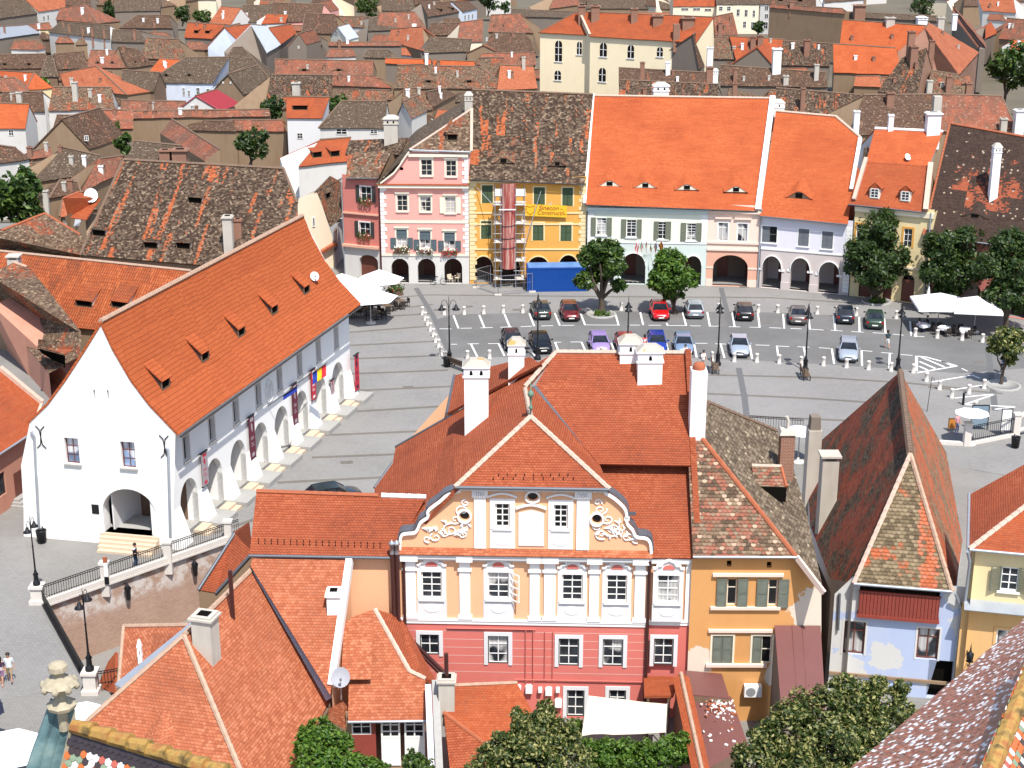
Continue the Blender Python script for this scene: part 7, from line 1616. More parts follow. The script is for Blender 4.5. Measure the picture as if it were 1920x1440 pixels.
t,q=fr('dish_house','small clean orange roof with a bluish skylight behind the old hip roof',[(128,408,4.2),(160,412,4.4),(188,372,6),(148,360,6.8),(118,372,6.6)],'red','tan',[(0,1)],5,[(3,4)],'ridgeo')
dish('large white satellite dish on the small orange roof',V(q[2])+V((-.9,-.4,-.3)),.75,V((.2,-.8,.35)),.7)
m=M(); a,b,c_,d_=hz(138,424,3.5),hz(152,424,3.5),hz(158,412,4.3),hz(141,411,4.3); m.face([a,b,c_,d_]); m.build('skylight',K['gblue'],t)
t,pl,fc=bg('pantile_house','long orange pantile roof with two roof hatches behind the white hall',(-30,590),(330,640),(-30,468),(358,508),'pan','tan',3.2,-3,44,'gg',cap='mort',group=BG)
for x,y in ((158,575),(225,577)): shed(t,pl,x,y,1.7,.7,2.6,'pan','stone')
t,q=fr('collapsed_roof_house','old half patched roof with a broken open lean-to beside the white hall',[(-20,560,3.5),(50,650,2.6),(92,700,2.4),(150,668,3.6),(148,622,5),(50,500,8.2),(26,492,8.5),(-20,515,8.)],'motred','pinkd',[(0,1),(1,2)],7,[(6,5)],'mort')
chpx(t,pl3(q[1],q[4],q[5]),28,500,478,20,'chold','slab',base=2)
hq=[hz(70,650,4.6),hz(122,664,4.4),hz(138,656,4.6),hz(114,640,5.2),hz(72,636,5.3)]; roofmesh(t,[hq],'motred',name='dormer_roof',th=.1); m=M(); m.face([hz(78,662,3.),hz(122,690,2.6),hq[1]-V((0,0,.12)),hq[0]-V((0,0,.12))]); m.build('dark_opening',K['hole'],t)
# white gabled house left of the square
AXW=AX
A=hz(556,505,0.5);B=hz(628,487,0.5); 
t=thing('white_gable_house','white house with a curved gable edge at the left end of the row','house',hz(600,470,0)+V((0,4,0)),ROWG)
gf=Fac(hz(545,520,0),hz(626,502,0)); P=gf.px; pts=[P(*p) for p in ((545,470),(560,372),(593,358),(604,385),(622,440),(626,455))]
m=M(); L=gf.L; gf.wall(m,[(0,-.5),(L+.1,-.5)]+[(a,b) for a,b in pts[::-1]]+[(0,pts[0][1])],[],t=.2); m.build('gable_wall',W['cream'],t)
bgwins(t,gf,[(585,407,590,425)],ny=1,nx=1)
ra=gf.pt(*pts[2]); r0,r1=ra,ra+AX*9; e0=gf.pt(pts[4][0],pts[4][1])+V((.2,0,0)); sp=pl3(ra,ra+AX*5,e0)
roofmesh(t,[[hp(621,425,sp),hp(657,393,sp),hp(646,345,sp),hp(620,330,sp),ra]],'motred',name='right_roof'); la=gf.pt(*pts[1])+V((-.5,0,-.3))
roofmesh(t,[(la+AX*11,la,ra+V((0,0,.05)),ra+AX*11)],'mot',name='left_roof')
sw=Fac(hz(628,503,0),hz(652,470,0)); m=M(); sw.wall(m,[(0,-.5),(sw.L,-.5),(sw.L,sw.px(652,398)[1]),(0,sw.px(624,432)[1])],[],t=.2); m.build('side_wall',W['wht2'],t); bgwins(t,sw,[(625,431,631,470),(642,415,647,452)],'bfr')
m=M(); m.bar(gf.pt(*P(590,478),.2),gf.pt(*P(626,456),.2),.6,.3); m.build('lower_tiles',T['salmon'],t)
Q=hp(632,360,sp); shed(t,sp,615,372,1.3,.8,1.3,'motred','stone')
# ================= ground, paving and markings =================
pit=[hz(80,1132),hz(448,1004),V((-12,86,0)),V((-10,70,0)),hz(168,1292)]
pit=[V((p.x,p.y)) for p in pit]
def sheet(name,outer,holes,z,mat,kind='structure',b=0):
    allp=list(outer); 
    for h_ in holes: allp+=h_
    tri=tessellate_polygon([[V((p[0],p[1],0)) for p in outer]]+[[V((p[0],p[1],0)) for p in h_] for h_ in holes])
    pts=[(p[0],p[1]) for p in allp]; m=M(); m.add([V((p[0],p[1],z)) for p in allp],[fix(pts,t) for t in tri],0)
    return tag(m.build(name,mat),kind=kind)
sheet('ground',[(-150,10),(150,10),(150,186),(-150,186)],[pit],0,K['pave2'])
# terrain dropping to the lower town and out to the horizon
m=M(); xs=[-4000,-400,-150,0,150,400,4000]; ys=[(186,0),(200,-3),(225,-9),(260,-12.5),(600,-14),(4500,-20)]
for (ya,za),(yb,zb) in zip(ys,ys[1:]):
    for xa,xb in zip(xs,xs[1:]): m.face([(xa,ya,za),(xb,ya,za),(xb,yb,zb),(xa,yb,zb)])
m.face([(-4000,-500,-4),(-150,-500,0),(-150,186,0),(-4000,186,-4)]);m.face([(150,-500,0),(4000,-500,-4),(4000,186,-4),(150,186,0)]);m.face([(-150,-500,0),(150,-500,0),(150,10,0),(-150,10,0)])
tag(m.build('terrain',K['earth'],loc=(0,300,-12)),kind='structure')
m=M(); m.add([V((p.x,p.y,-4.6)) for p in pit],[(4,3,2,1,0)] if False else [(0,4,3,2,1)]); tag(m.build('sunken_yard_ground',K['pave2']),kind='structure')
def pxpoly(name,pts,z,mat): return sheet(name,[hz(x,y).xy for x,y in pts],[],z,mat)
pxpoly('square_pavement',[(655,747),(640,600),(700,535),(1098,533),(1322,537),(1420,540),(1590,556),(1740,574),(1950,606),(1960,900),(1300,800),(700,925),(560,930),(480,985),(447,1002),(322,1032)],.004,K['pave'])
pxpoly('road',[(815,600),(850,590),(1000,586),(1200,584),(1420,585),(1560,591),(1700,600),(1800,616),(1930,640),(1930,690),(1800,700),(1700,693),(1560,684),(1400,675),(1200,668),(1000,669),(846,671)],.008,K['asph'])
pxpoly('side_street',[(-40,1000),(45,1008),(72,1140),(168,1300),(140,1460),(-60,1460)],.004,K['pave'])
pxpoly('near_street_edge',[(-60,1325),(180,1275),(200,1330),(190,1460),(-60,1460)],.008,K['pave2'])  # street edge laid in the slightly darker near setts
def lines(name,segs,w,z,mat):
    m=M()
    for s in segs:
        pts=[hz(*p) for p in s]
        for a,b in zip(pts,pts[1:]):
            d=(b-a).normalized(); x=V((-d.y,d.x,0))*(w/2); u=V((0,0,z))
            q=[a-x+u,b-x+u,b+x+u,a+x+u]; m.face(q if (q[1]-q[0]).cross(q[2]-q[0]).z>0 else q[::-1])
    return tag(m.build(name,mat),kind='structure')
lines('paving_band',[[(645,624),(800,612)],[(650,648),(815,640)],[(655,673),(822,667)],[(660,701),(840,694)],[(655,733),(860,724)],[(660,772),(860,760)],[(610,816),(850,806)],[(585,858),(790,850)],[(520,905),(720,895)],[(480,950),(700,935)],[(700,562),(800,553)],[(730,580),(812,571)],[(640,598),(812,588)],[(800,553),(1100,556),(1440,558),(1600,568)],[(1330,703),(1540,708),(1700,718),(1800,728)],[(1322,738),(1500,746),(1640,755)],[(1330,776),(1480,784),(1620,790)],[(1740,726),(1880,738)],[(400,1000),(520,960)]],.4,.0065 if 0 else .012,K['strip'])
lines('slotted_drain',[[(780,540),(812,592),(845,668)],[(1352,540),(1362,580),(1370,612)],[(1385,690),(1396,745),(1402,800)],[(1851,640),(1858,700),(1866,770)]],.5,.016,K['gut'])
UL=[((850.3,591.9),(859.7,616)),((898.5,591),(908.4,614.8)),((946,589.6),(955.9,613.4)),((992.4,588),(1001.8,612)),((1040,587),(1049.6,610.6)),((1088.4,587),(1097,610)),((1153.4,587.2),(1160,610.3)),((1200.3,585.3),(1206,609.7)),((1250,606),(1252,611)),((1280,586),(1286.6,611)),((1326,585.3),(1331,611.6)),((1372.8,586),(1377.5,613.4)),((1421,587.2),(1424.4,614.4)),((1468.4,589),(1470.3,616.3)),((1515.6,590),(1518.4,618)),((1563.4,592),(1566,620)),((1611,594.7),(1611.6,622.8)),((1658,597.5),(1660.4,625.6)),((1706,602.2),(1708.8,630.3))]
LL=[((883,645.3),(894.8,668.8)),((934.7,644.4),(946,667.8)),((990,642.5),(1004,670.6)),((1040.6,641.6),(1050,666)),((1090.3,641.6),(1101,666)),((1146,643.4),(1154.4,664)),((1198,643),(1206,664)),((1249,643.4),(1254.7,665)),((1301.6,646.3),(1306.3,670.6)),((1351,644.4),(1358.4,671.6)),((1405.6,647.2),(1410.3,673.4)),((1456.6,649),(1459.4,669.7)),((1507,651),(1510.6,668.8)),((1559.7,654),(1564,682.8)),((1615.4,657.5),(1616.3,686.6)),((1668.4,662.2),(1667,691))]
DS=[((824,617),(846.6,617)),((863.4,616),(884.6,615.5)),((901,615.3),(924,614.4)),((938,614),(960,613.4)),((976.5,613),(998,612)),((1014.8,611.6),(1037,611)),((1053,610.6),(1076.6,610.3)),((1097,609.7),(1162,610)),((1180.6,610),(1200.3,610)),((1216,610.3),(1239.7,610.3)),((1252,610.6),(1287.5,611)),((1293.5,611.2),(1313.8,611.6)),((1328.8,612),(1349.4,612)),((1366.6,613),(1387.8,613.4)),((1405.3,613.8),(1425.3,614.4)),((1442,614.8),(1465.6,615.7)),((1482,616.3),(1503,617)),((1518.8,617.6),(1544.3,619.4)),((1557.8,619.6),(1580.3,621)),((1596.3,621.9),(1619,623.4)),((1636.6,624.3),(1658,625.6)),((1674.4,627),(1694.3,629)),((1718,630.7),(1733.5,632)),((845.6,645.9),(857,645.9)),((876.2,645.3),(897.8,644.8)),((915,644.8),(935.3,644.4)),((988,642.5),(998.4,642)),((1040.6,642),(1052,642)),((1069.3,641.6),(1090.3,641.6)),((1146.5,642),(1158,642)),((1303.4,644),(1326.3,644.4)),((1341,645),(1364.8,645.7)),((1416.9,647.2),(1442.6,648)),((1454.7,649),(1480,650.4)),((1495.4,650.4),(1517.5,651.5)),((1535.3,652.4),(1556.9,653.8)),((1616,657.5),(1635.6,659.4)),((1652,661.3),(1674,663)),((1689,665),(1711,667)),((1803,691),(1814,696.5))]
lines('parking_lines',UL+LL,.17,.02,K['mark']); lines('edge_dashes',DS,.14,.024,K['mark'])
D=lambda x,y:(1640+x/6.857,560+y/6.857)
lines('hatched_marking',[[D(537,740),D(537,930)],[D(545,742),D(660,752),D(850,805),D(1060,868),D(545,955)],[D(575,810),D(780,900)],[D(600,755),D(895,880)],[D(860,805),D(1000,865)],[D(570,870),D(680,920)]],.24,.02,K['mark'])
lines('zigzag_marking',[[D(725,1075),D(1255,985),D(1355,1028)],[D(1005,1175),D(1480,1100),D(1440,1075),D(1390,1078)],[D(1030,1280),D(1550,1228),D(1150,1365),D(1835,1393),D(1545,1425)]],.2,.02,K['mark'])
m=M()
for x,y in ((822,581),(878,575),(970,581),(1440,605),(1542,620),(650,867),(765,726),(682,734),(1835,678),(1150,545),(1395,538)):
    c=hz(x,y); m.obox(c,.1,.9,.55,.01,.022)
tag(m.build('manhole_covers',K['strip']),kind='structure')
# ---- retaining wall, railing and posts on the left ----
def baluster_rail(par,pts,h=1.05,zb=.25,step=.16):
    m=M(); 
    for a,b in zip(pts,pts[1:]):
        n=max(1,int((b-a).length/step)); 
        for z in (zb+.1,h-.12,h): m.bar(a+V((0,0,z)),b+V((0,0,z)),.04,.04)
        for i in range(n+1): p=a+(b-a)*(i/n); m.bar(p+V((0,0,zb)),p+V((0,0,h)),.025,.025)
    return m.build('railing',K['iron'],par)
W1=V((*pit[0],0));W2=V((*pit[1],0));W5=V((*pit[4],0))
wp=[W1,hz(213,1100),hz(338,1062),hz(437,1015),W2]
wp=[W1]+[W1+(W2-W1)*((p-W1).dot(W2-W1)/(W2-W1).length_squared) for p in wp[1:4]]+[W2]
t=thing('retaining_wall','old brick retaining wall with whitewash stains, stone coping and iron railing','wall',(W1+W2)/2+V((0,0,-4.6)))
m=M(); wn=V(((W2-W1).y,-(W2-W1).x,0)).normalized(); m.face([W1+V((0,0,-4.6)),W2+V((0,0,-4.6)),W2,W1]); m.face([W5+V((0,0,-4.6)),W1+V((0,0,-4.6)),W1,W5]); m.build('brickwork',W['rbrick'],t)
m=M(); m.bar(W1+V((0,0,.14)),W2+V((0,0,.14)),.4,.28); m.bar(W1+wn*.1+V((0,0,-.1)),W2+wn*.1+V((0,0,-.1)),.3,.14); m.build('coping',K['stone'],t)
baluster_rail(t,[p for p in wp],1.15,.28)
m=M(); m.bar(W5+V((.05,0,.0)),W1+V((.05,0,.0)),.3,.2); m.build('side_coping',K['iron'],t); baluster_rail(t,[W5,W1],.9,.0,.2)
for p in wp[1:4]: m=M(); m.box(p.x-.24,p.y-.24,-.9,p.x+.24,p.y+.24,1.2); m.box(p.x-.3,p.y-.3,1.2,p.x+.3,p.y+.3,1.34); m.build('stone_post',K['stone'],t)
for x,y in ((222,1140),(349,1100)):
    k=((hz(x,y)-W1).dot(W2-W1))/(W2-W1).length_squared; p=W1+(W2-W1)*max(.15,min(.85,(x-80)/(445-80)))+wn*.35+V((0,0,-1.)); wl=thing('wall_lantern','black wall lantern on the brick retaining wall, '+('the one nearer the street lamp' if x<300 else 'the one nearer the brown roofs'),'lantern',p); m=M(); m.lathe(p,[(.02,-.6),(.12,-.5),(.2,.2),(.24,.25),(.1,.45),(.03,.7),(0,.72)],8); m.tube([p+V((0,0,.5)),p-wn*.4+V((0,0,.5))],.03,5); m.build('lantern_body',K['iron'],wl)
def pedestal(name,lab,p,h):
    t=thing(name,lab,'pedestal',p); m=M(); m.box(p.x-.45,p.y-.45,p.z-.3,p.x+.45,p.y+.45,p.z+.25); m.box(p.x-.33,p.y-.33,p.z+.25,p.x+.33,p.y+.33,p.z+h-.15); m.box(p.x-.42,p.y-.42,p.z+h-.15,p.x+.42,p.y+.42,p.z+h); m.build('stone_block',K['stone'],t); return t
pedestal('stone_pedestal','pale stone pedestal under the lamp at the corner of the railing',W1+V((-.3,.2,0)),1.15); pedestal('stone_pedestal','pale stone pedestal under the lamp at the foot of the dark railing',W5+V((.2,-.3,0)),1.3)
r5=W5+V((.2,-.3,0)); t=thing('iron_railing','short iron railing running from the lower pedestal to the little red roof','railing',r5+V((1.5,.5,0))); baluster_rail(t,[r5+V((.4,0,0)),r5+V((3.4,1.1,0))],1.2,.4)
# right hand terrace railing
t=thing('terrace_railing','iron railing on a pale stone base beside the cafe parasol at the right','railing',hz(1858,825)); a,b=hz(1812,835),hz(1904,817)
m=M(); m.bar(a+V((0,0,.0)),b+V((0,0,.0)),.4,.5); m.bar(a+V((-6,1.0,0)),a,.4,.5); m.build('stone_base',K['stone'],t); baluster_rail(t,[a,b],1.5,.25,.2); baluster_rail(t,[a+V((-16,3,0)),a+V((-12,2.2,0))],1.3,.2,.2)
for p in (a,b): m=M(); m.box(p.x-.25,p.y-.25,-.5,p.x+.25,p.y+.25,1.7); m.box(p.x-.3,p.y-.3,1.7,p.x+.3,p.y+.3,1.85); m.build('stone_post',K['stone'],t)
m=M(); m.tube([b+V((.2,0,1.5)),b+V((.8,.3,1.9)),b+V((2.2,1.,1.8))],.18,6); m.tube([b+V((.2,0,.4)),b+V((1,.3,.6)),b+V((2.2,.9,.3))],.16,6); m.build('stone_handrail',K['stone'],t)
pxpoly('lower_side_street',[(1815,848),(1905,825),(1960,830),(1960,905),(1820,880)],.018,K['pave'])
# ---- bollards ----
bb=M(); bb.lathe((0,0,0),[(.19,0),(.19,.06),(.165,.08),(.165,.68),(.18,.7),(.18,.76),(.12,.82),(0,.83)],12); b0=bb.build('bollard',K['stone'],loc=(0,0,0))
BL=[]
ZA=lambda x,y:(780+x/5.333,470+y/5.333); ZB=lambda x,y:(1100+x/5.333,470+y/5.333); ZC=lambda x,y:(1420+x/5.333,470+y/5.333)
for q in ((65,640),(92,695),(117,745),(145,805),(175,860),(197,918),(228,970),(250,1045),(288,1090),(515,1085),(735,1080),(282,640),(482,638),(677,632),(873,625),(1068,622),(1452,605)): BL.append(ZA(*q))
for q in ((345,597),(1320,605),(1715,617),(1907,620),(150,1050),(1030,1095),(1250,1098),(1475,1110),(1700,1115)): BL.append(ZB(*q))
for q in ((203,622),(597,635),(797,640),(988,650),(1387,680),(217,1128),(437,1145),(660,1150),(890,1170),(1110,1190),(1335,1205),(1558,1222),(1690,1308),(1820,1390)): BL.append(ZC(*q))
for q in ((520,485),(803,508),(1122,535),(1385,560),(990,1275),(1210,1222),(1405,1155),(1290,1440)): BL.append(D(*q))
for i,(x,y) in enumerate(BL):
    o=b0 if i==0 else b0.copy()
    if i: C.objects.link(o)
    o.location=hz(x,y); o.rotation_euler=(0,0,i*.7); tag(o,'short round white stone bollard guarding the edge of the parking area','bollard','white stone bollards round the parking area')
bk=M(); p=hz(*D(1135,1365)); bk.lathe(p,[(.1,0),(.1,.95),(.12,1.),(.0,1.05)],10); tag(bk.build('black_bollard',K['iron']),'thin black iron bollard beside the zigzag road marking','bollard')
# ---- street lamps ----
def lamp_model():
    r=thing('street_lamp','x','street lamp',(0,0,0)); m=M(); m.lathe((0,0,0),[(.3,0),(.3,.25),(.2,.35),(.18,.9),(.24,.95),(.12,1.15),(.1,1.3),(.075,1.4),(.06,3.4),(.09,3.45),(.055,3.55),(.05,5.1),(.08,5.15),(.03,5.3),(.03,5.9),(.0,6.3)],12); m.build('post',K['iron'],r)
    for sg in (-1,1):
        q=M(); q.tube([(0,0,5.1),(sg*.2,0,5.75),(sg*.42,0,5.85),(sg*.62,0,5.65),(sg*.62,0,5.4)],.025,6); q.tube([(0,0,4.9),(sg*.3,0,5.05),(sg*.45,0,5.4)],.018,5); q.build('arm',K['iron'],r)
        q=M(); q.lathe((sg*.62,0,4.95),[(.34,0),(.34,.05),(.16,.22),(.1,.42),(.04,.5),(0,.5)],12); hd=q.build('lantern_head',K['iron'],r)
        q=M(); q.lathe((sg*.62,0,4.88),[(0,0),(.2,.03),(.24,.08)],10); q.build('lamp_glass',K['lamp'],hd)
    return r
lm=lamp_model()
for i,(x,y,rz,lab) in enumerate([(843,683,.05,'black double headed street lamp beside the wooden bench near the hall'),(1008,674,1.45,'black street lamp rising behind the black car and the slim white chimney'),(1176,682,1.5,'black street lamp behind the maroon car and the twin white chimneys'),(1345.5,685,1.45,'black street lamp beside the bench left of the silver car'),(1509.5,696,1.5,'black street lamp with a dark bench at its foot, left of the silver estate car'),(1683,694,1.4,'black street lamp right behind the tip of the tall steep mossy roof')]):
    p=hz(x,y)
    if i==0: lm.location=p; lm.rotation_euler=(0,0,rz); lm['label']=lab; lm['group']='street lamps of the square'
    else: dup(lm,p,rz,lab,'street lamps of the square')
dup(lm,W1+V((-.3,.2,1.15)),1.4,'black street lamp on the pale pedestal at the corner of the railing','street lamps of the square',.72); dup(lm,W5+V((.2,-.3,1.3)),1.4,'black street lamp on the pedestal at the foot of the dark railing','street lamps of the square',.78)
# ---- benches, bins ----
def bench_model():
    r=thing('bench','x','bench',(0,0,0)); m=M()
    for k in range(5): m.box(-1,-.28+.12*k,.42,1,-.19+.12*k,.47)
    m.build('seat',K['wood'],r); m=M()
    for k in range(4): m.box(-1,.3+.03*k,.55+.13*k,1,.34+.03*k,.65+.13*k)
    m.build('backrest',K['wood'],r)
    for x in (-.9,.86): m=M(); m.box(x,-.3,0,x+.06,-.22,.42); m.box(x,.24,0,x+.06,.32,1.0); m.box(x,-.3,.38,x+.06,.3,.42); m.build('leg',K['iron'],r)
    return r
bm_=bench_model(); 
for i,(x,y,rz,lab) in enumerate([(860,692,2.3,'wooden slatted bench beside the double headed lamp near the hall'),(1341,696,1.5,'wooden bench seen end on at the foot of the lamp left of the silver car'),(1510,708,1.55,'dark wooden bench at the foot of the lamp left of the silver estate car')]):
    if i==0: bm_.location=hz(x,y); bm_.rotation_euler=(0,0,rz); bm_['label']=lab; bm_['group']='benches under the lamps'
    else: dup(bm_,hz(x,y),rz,lab,'benches under the lamps')
for x,y,lab in ((79,1018,'black litter bin fixed by the drainpipe of the white hall'),(1903,840,'black litter bin beside the terrace railing post'),(838,688,'dark litter bin at the foot of the double headed lamp')):
    p=hz(x,y); t=thing('litter_bin',lab,'bin',p); m=M(); m.lathe(p+V((0,0,.1)),[(.0,0),(.28,0),(.34,.75),(.36,.8),(.3,.82),(.28,.7)],14); m.build('bin_body',K['iron'],t); m=M(); m.tube([p+V((0,.36,0)),p+V((0,.36,1))],.04,6); m.build('post',K['iron'],t)
# ---- blue container, fence, bicycle ----
A=hz(989,547.5);B=hz(1099.5,546); cf=Fac(A,B); L=cf.L; t=thing('container','bright blue steel site container in front of the yellow house','container',cf.pt(L/2,0,-1.2)); hh=cf.px(1040,503)[1]
m=M(); cf.box(m,0,L,.12,hh,-2.4,0); m.build('box_shell',K['blue'],t); m=M()
for k in range(34): a=.12+(L-.24)*k/34; cf.box(m,a,a+.09,.2,hh-.12,-.002,.03)
for z in (.02,hh-.1): cf.box(m,-.03,L+.03,z,z+.14,-.05,.05)
for s in (-.03,L-.1): cf.box(m,s,s+.13,.16,hh-.1,-.05,.05)
m.build('ribbing',K['blue'],t)
rr=random.Random(2); m=M(); cf.box(m,.1,L-.1,hh+.04,hh+.06,-2.3,-.1); m.build('roof_sheet',plain('faded_blue_roof',(.08,.2,.45),.5,var=.5,scale=1.2),t)
t=thing('site_fence','grey mesh site fence panels in front of the scaffold','fence',hz(940,540))
def fpanel(a,b,h=2.,par=t):
    m=M()
    for z in (.1,h): m.bar(a+V((0,0,z)),b+V((0,0,z)),.045)
    m.bar(a,a+V((0,0,h)),.045);m.bar(b,b+V((0,0,h)),.045); m.bar(a+V((0,0,h*.55)),b+V((0,0,h*.55)),.02)
    n=int((b-a).length/.25)
    for i in range(1,n): p=a+(b-a)*(i/n); m.bar(p+V((0,0,.1)),p+V((0,0,h)),.008)
    m.build('mesh_panel',K['steel'],par)
f=[hz(893,540),hz(934,554),hz(998,548)]; fpanel(f[0],f[1]);fpanel(f[1],f[2]); fpanel(f[0],hz(920,531)+V((0,-.3,0)))
for p in f: m=M(); m.box(p.x-.35,p.y-.12,0,p.x+.35,p.y+.12,.14); m.build('fence_foot',K['stone'],t)
def wheel(m,c,r,ax,n=20):
    pts=[c+ax*(r*math.cos(2*math.pi*i/n))+V((0,0,r*math.sin(2*math.pi*i/n))) for i in range(n+1)]; m.tube(pts,.022,5,cap=False)
p=hz(822,534); ax=V((1,.05,0)).normalized(); t=thing('bicycle','bicycle leaning against the pier of the pink house arcade','bicycle',p)
for sg,nm in ((-.52,'wheel'),(.52,'wheel')):
    m=M(); wheel(m,p+ax*sg+V((0,0,.34)),.33,ax); 
    for k in range(8): an=k*math.pi/8; v_=ax*math.cos(an)+V((0,0,math.sin(an))); m.bar(p+ax*sg+V((0,0,.34))-v_*.32,p+ax*sg+V((0,0,.34))+v_*.32,.006)
    m.build(nm,K['tyre'],t)
m=M(); bbk=p+V((0,0,.3)); st=p-ax*.18+V((0,0,.8)); hd=p+ax*.38+V((0,0,.82)); 
for a,b in ((p-ax*.52+V((0,0,.34)),bbk),(bbk,st),(st,hd),(bbk,hd),(p-ax*.52+V((0,0,.34)),st),(hd+V((0,0,.15)),p+ax*.52+V((0,0,.34)))): m.tube([a,b],.02,6)
m.build('frame',K['steel'],t); m=M(); m.box(*(st-V((.12,.06,-.05))),*(st+V((.12,.06,.12)))); m.build('saddle',K['iron'],t); m=M(); m.tube([hd+V((0,-.25,.2)),hd+V((0,.25,.2))],.018,6); m.build('handlebar',K['iron'],t)
def chair_model(mat,nm='chair'):
    r=thing(nm,'x','chair',(0,0,0)); m=M(); m.box(-.24,-.24,.42,.24,.24,.46); m.build('seat',mat,r); m=M(); m.box(-.24,.2,.5,.24,.25,.88); m.build('backrest',mat,r)
    for i,(x,y) in enumerate(((-.2,-.2),(.2,-.2),(.2,.2),(-.2,.2))): m=M(); m.bar((x,y,0),(x*.95,y*.95,.9 if y>0 else .66),.04); m.build('leg',mat,r)
    for x in (-.26,.26): m=M(); m.box(x-.03,-.22,.64,x+.03,.24,.67); m.build('armrest',mat,r)
    return r
wc=chair_model(plain('cream_plastic',(.66,.55,.42),.4)); wc.location=hz(844,531)+V((0,.2,0)); wc.rotation_euler=(0,0,.5); wc['label']='cream plastic chair in the right hand arch of the pink house'
dup(wc,hz(858,530)+V((0,.4,0)),-.6,'second cream plastic chair deeper in the right hand arch of the pink house')
# ---- parasols and cafe furniture ----
def parasol(lab,p,r,h,n=8,mat='cloth',rz=0.,rise=.9,base=True,closed=False,group=None,val=.0):
    p=V(p); t=thing('parasol',lab,'parasol',p,group); m=M()
    if closed:
        m.lathe(p+V((0,0,0)),[(.03,h-1.9),(.2,h-1.8),(.22,h-1.2),(.12,h-.4),(.05,h),(0,h+.05)],10); m.build('canopy',K[mat],t)
    else:
        ap=p+V((0,0,h+rise)); vs=[ap]; R=5; 
        for k in range(1,R+1):
            for j in range(n*2):
                an=rz+math.pi*j/n; f=k/R; rad=r*f*(1. if j%2==0 else math.cos(math.pi/n)); z=h+rise*(1-f)**1.0-(.06*math.sin(math.pi*f) if j%2 else 0); vs.append(p+V((rad*math.cos(an),rad*math.sin(an),z)))
        q=n*2; fs=[(0,1+j,1+(j+1)%q) for j in range(q)]+[(1+k*q+j,1+(k+1)*q+j,1+(k+1)*q+(j+1)%q,1+k*q+(j+1)%q) for k in range(R-1) for j in range(q)]
        b=len(vs)-q
        m.add(vs,fs)
        if val:
            o=[vs[b+j]-V((0,0,val)) for j in range(q)]; 
            for j in range(q): m.face([vs[b+j],o[j],o[(j+1)%q],vs[b+(j+1)%q]])
        m.build('canopy',K[mat],t); m=M()
        for j in range(0,q,2): m.bar(vs[b+j]-V((0,0,.03)),ap-V((0,0,.1)),.03)
        m.build('ribs',K['wood'],t)
    m=M(); m.tube([p,p+V((0,0,h+rise*.95))],.045,8); m.build('pole',K['steel'],t)
    if base: m=M(); m.lathe(p,[(.5,0),(.5,.1),(.1,.16),(.08,.4)],10); m.build('base',K['stone'],t)
    return t
CG='white parasols of the cafe beside the hall'
for x,y,r,lab in ((643,578,2.6,'white cafe parasol at the back left, close to the dark doorway'),(713,570,2.5,'white cafe parasol at the back right, near the pink house arches'),(640,598,2.6,'white cafe parasol half hidden by the hall roof'),(672,590,2.5,'white cafe parasol in the middle of the cluster'),(695.5,606,2.7,'white cafe parasol in front of the cluster with its round base showing')):
    parasol(lab,hz(x,y),r,2.5,6,rz=.3,rise=1.05,group=CG)
tb=thing('cafe_table','x','table',(0,0,0)); m=M(); m.box(-.4,-.4,.72,.4,.4,.76); m.build('tabletop',K['wood'],tb); m=M(); m.lathe((0,0,0),[(.25,0),(.25,.03),(.04,.06),(.04,.72)],8); m.build('pedestal',K['iron'],tb)
dc=chair_model(plain('dark_wicker',(.03,.022,.018),.7),'cafe_chair'); sh=hz(676,594); rr=random.Random(11)
CT='dark tables under the white parasols'; CC='dark wicker chairs under the white parasols'
first=True
for i,(dx,dy_) in enumerate(((-1.5,-.2),(.5,.5),(2.4,1.5),(3.6,3.2),(-.6,2.2),(1.6,-.9))):
    p=sh+V((dx,dy_,0))
    if i==0: tb.location=p; tb['label']='dark cafe table in the shade of the white parasols beside the hall'; tb['group']=CT
    else: dup(tb,p,rr.uniform(0,1.5),'dark cafe table in the shade of the white parasols beside the hall',CT)
    for k in range(3):
        an=rr.uniform(0,6.28); q=p+V((.75*math.cos(an),.75*math.sin(an),0))
        if first: dc.location=q; dc.rotation_euler=(0,0,an-math.pi/2); dc['label']='dark wicker cafe chair in the shade of the white parasols beside the hall'; dc['group']=CC; first=False
        else: dup(dc,q,an-math.pi/2,'dark wicker cafe chair in the shade of the white parasols beside the hall',CC)
parasol('large square cream white parasol with a scalloped edge on the right hand terrace',hz(1760,619)+V((0,.5,0)),3.3,2.5,4,rz=.72,rise=1.,val=.22); parasol('second large square white parasol, shaded by the tree, on the right hand terrace',hz(1829,626)+V((0,.6,0)),3.1,2.5,4,rz=.62,rise=1.,val=.22)
parasol('closed pale parasol standing behind the square parasols',hz(1737,592),.3,3.,closed=True,base=False)
parasol('octagonal white parasol above the terrace railing',hz(1817,833),1.3,2.5,8,rz=.2,rise=.35); parasol('white octagonal parasol glimpsed behind the brick chimney',hz(1496,866),1.3,2.4,8,rise=.35)
parasol('white parasol cut by the left edge of the picture',hz(-40,1352),1.3,2.4,8,rise=.4); parasol('navy blue parasol at the left edge below the white one',hz(-34,1412),1.35,2.3,8,'navy',rise=.4); parasol('large white parasol beside the copper gable',hz(22,1492),1.9,2.5,8,rise=.5); parasol('white parasol behind the church finial',hz(160,1412),1.05,2.3,8,rise=.4)
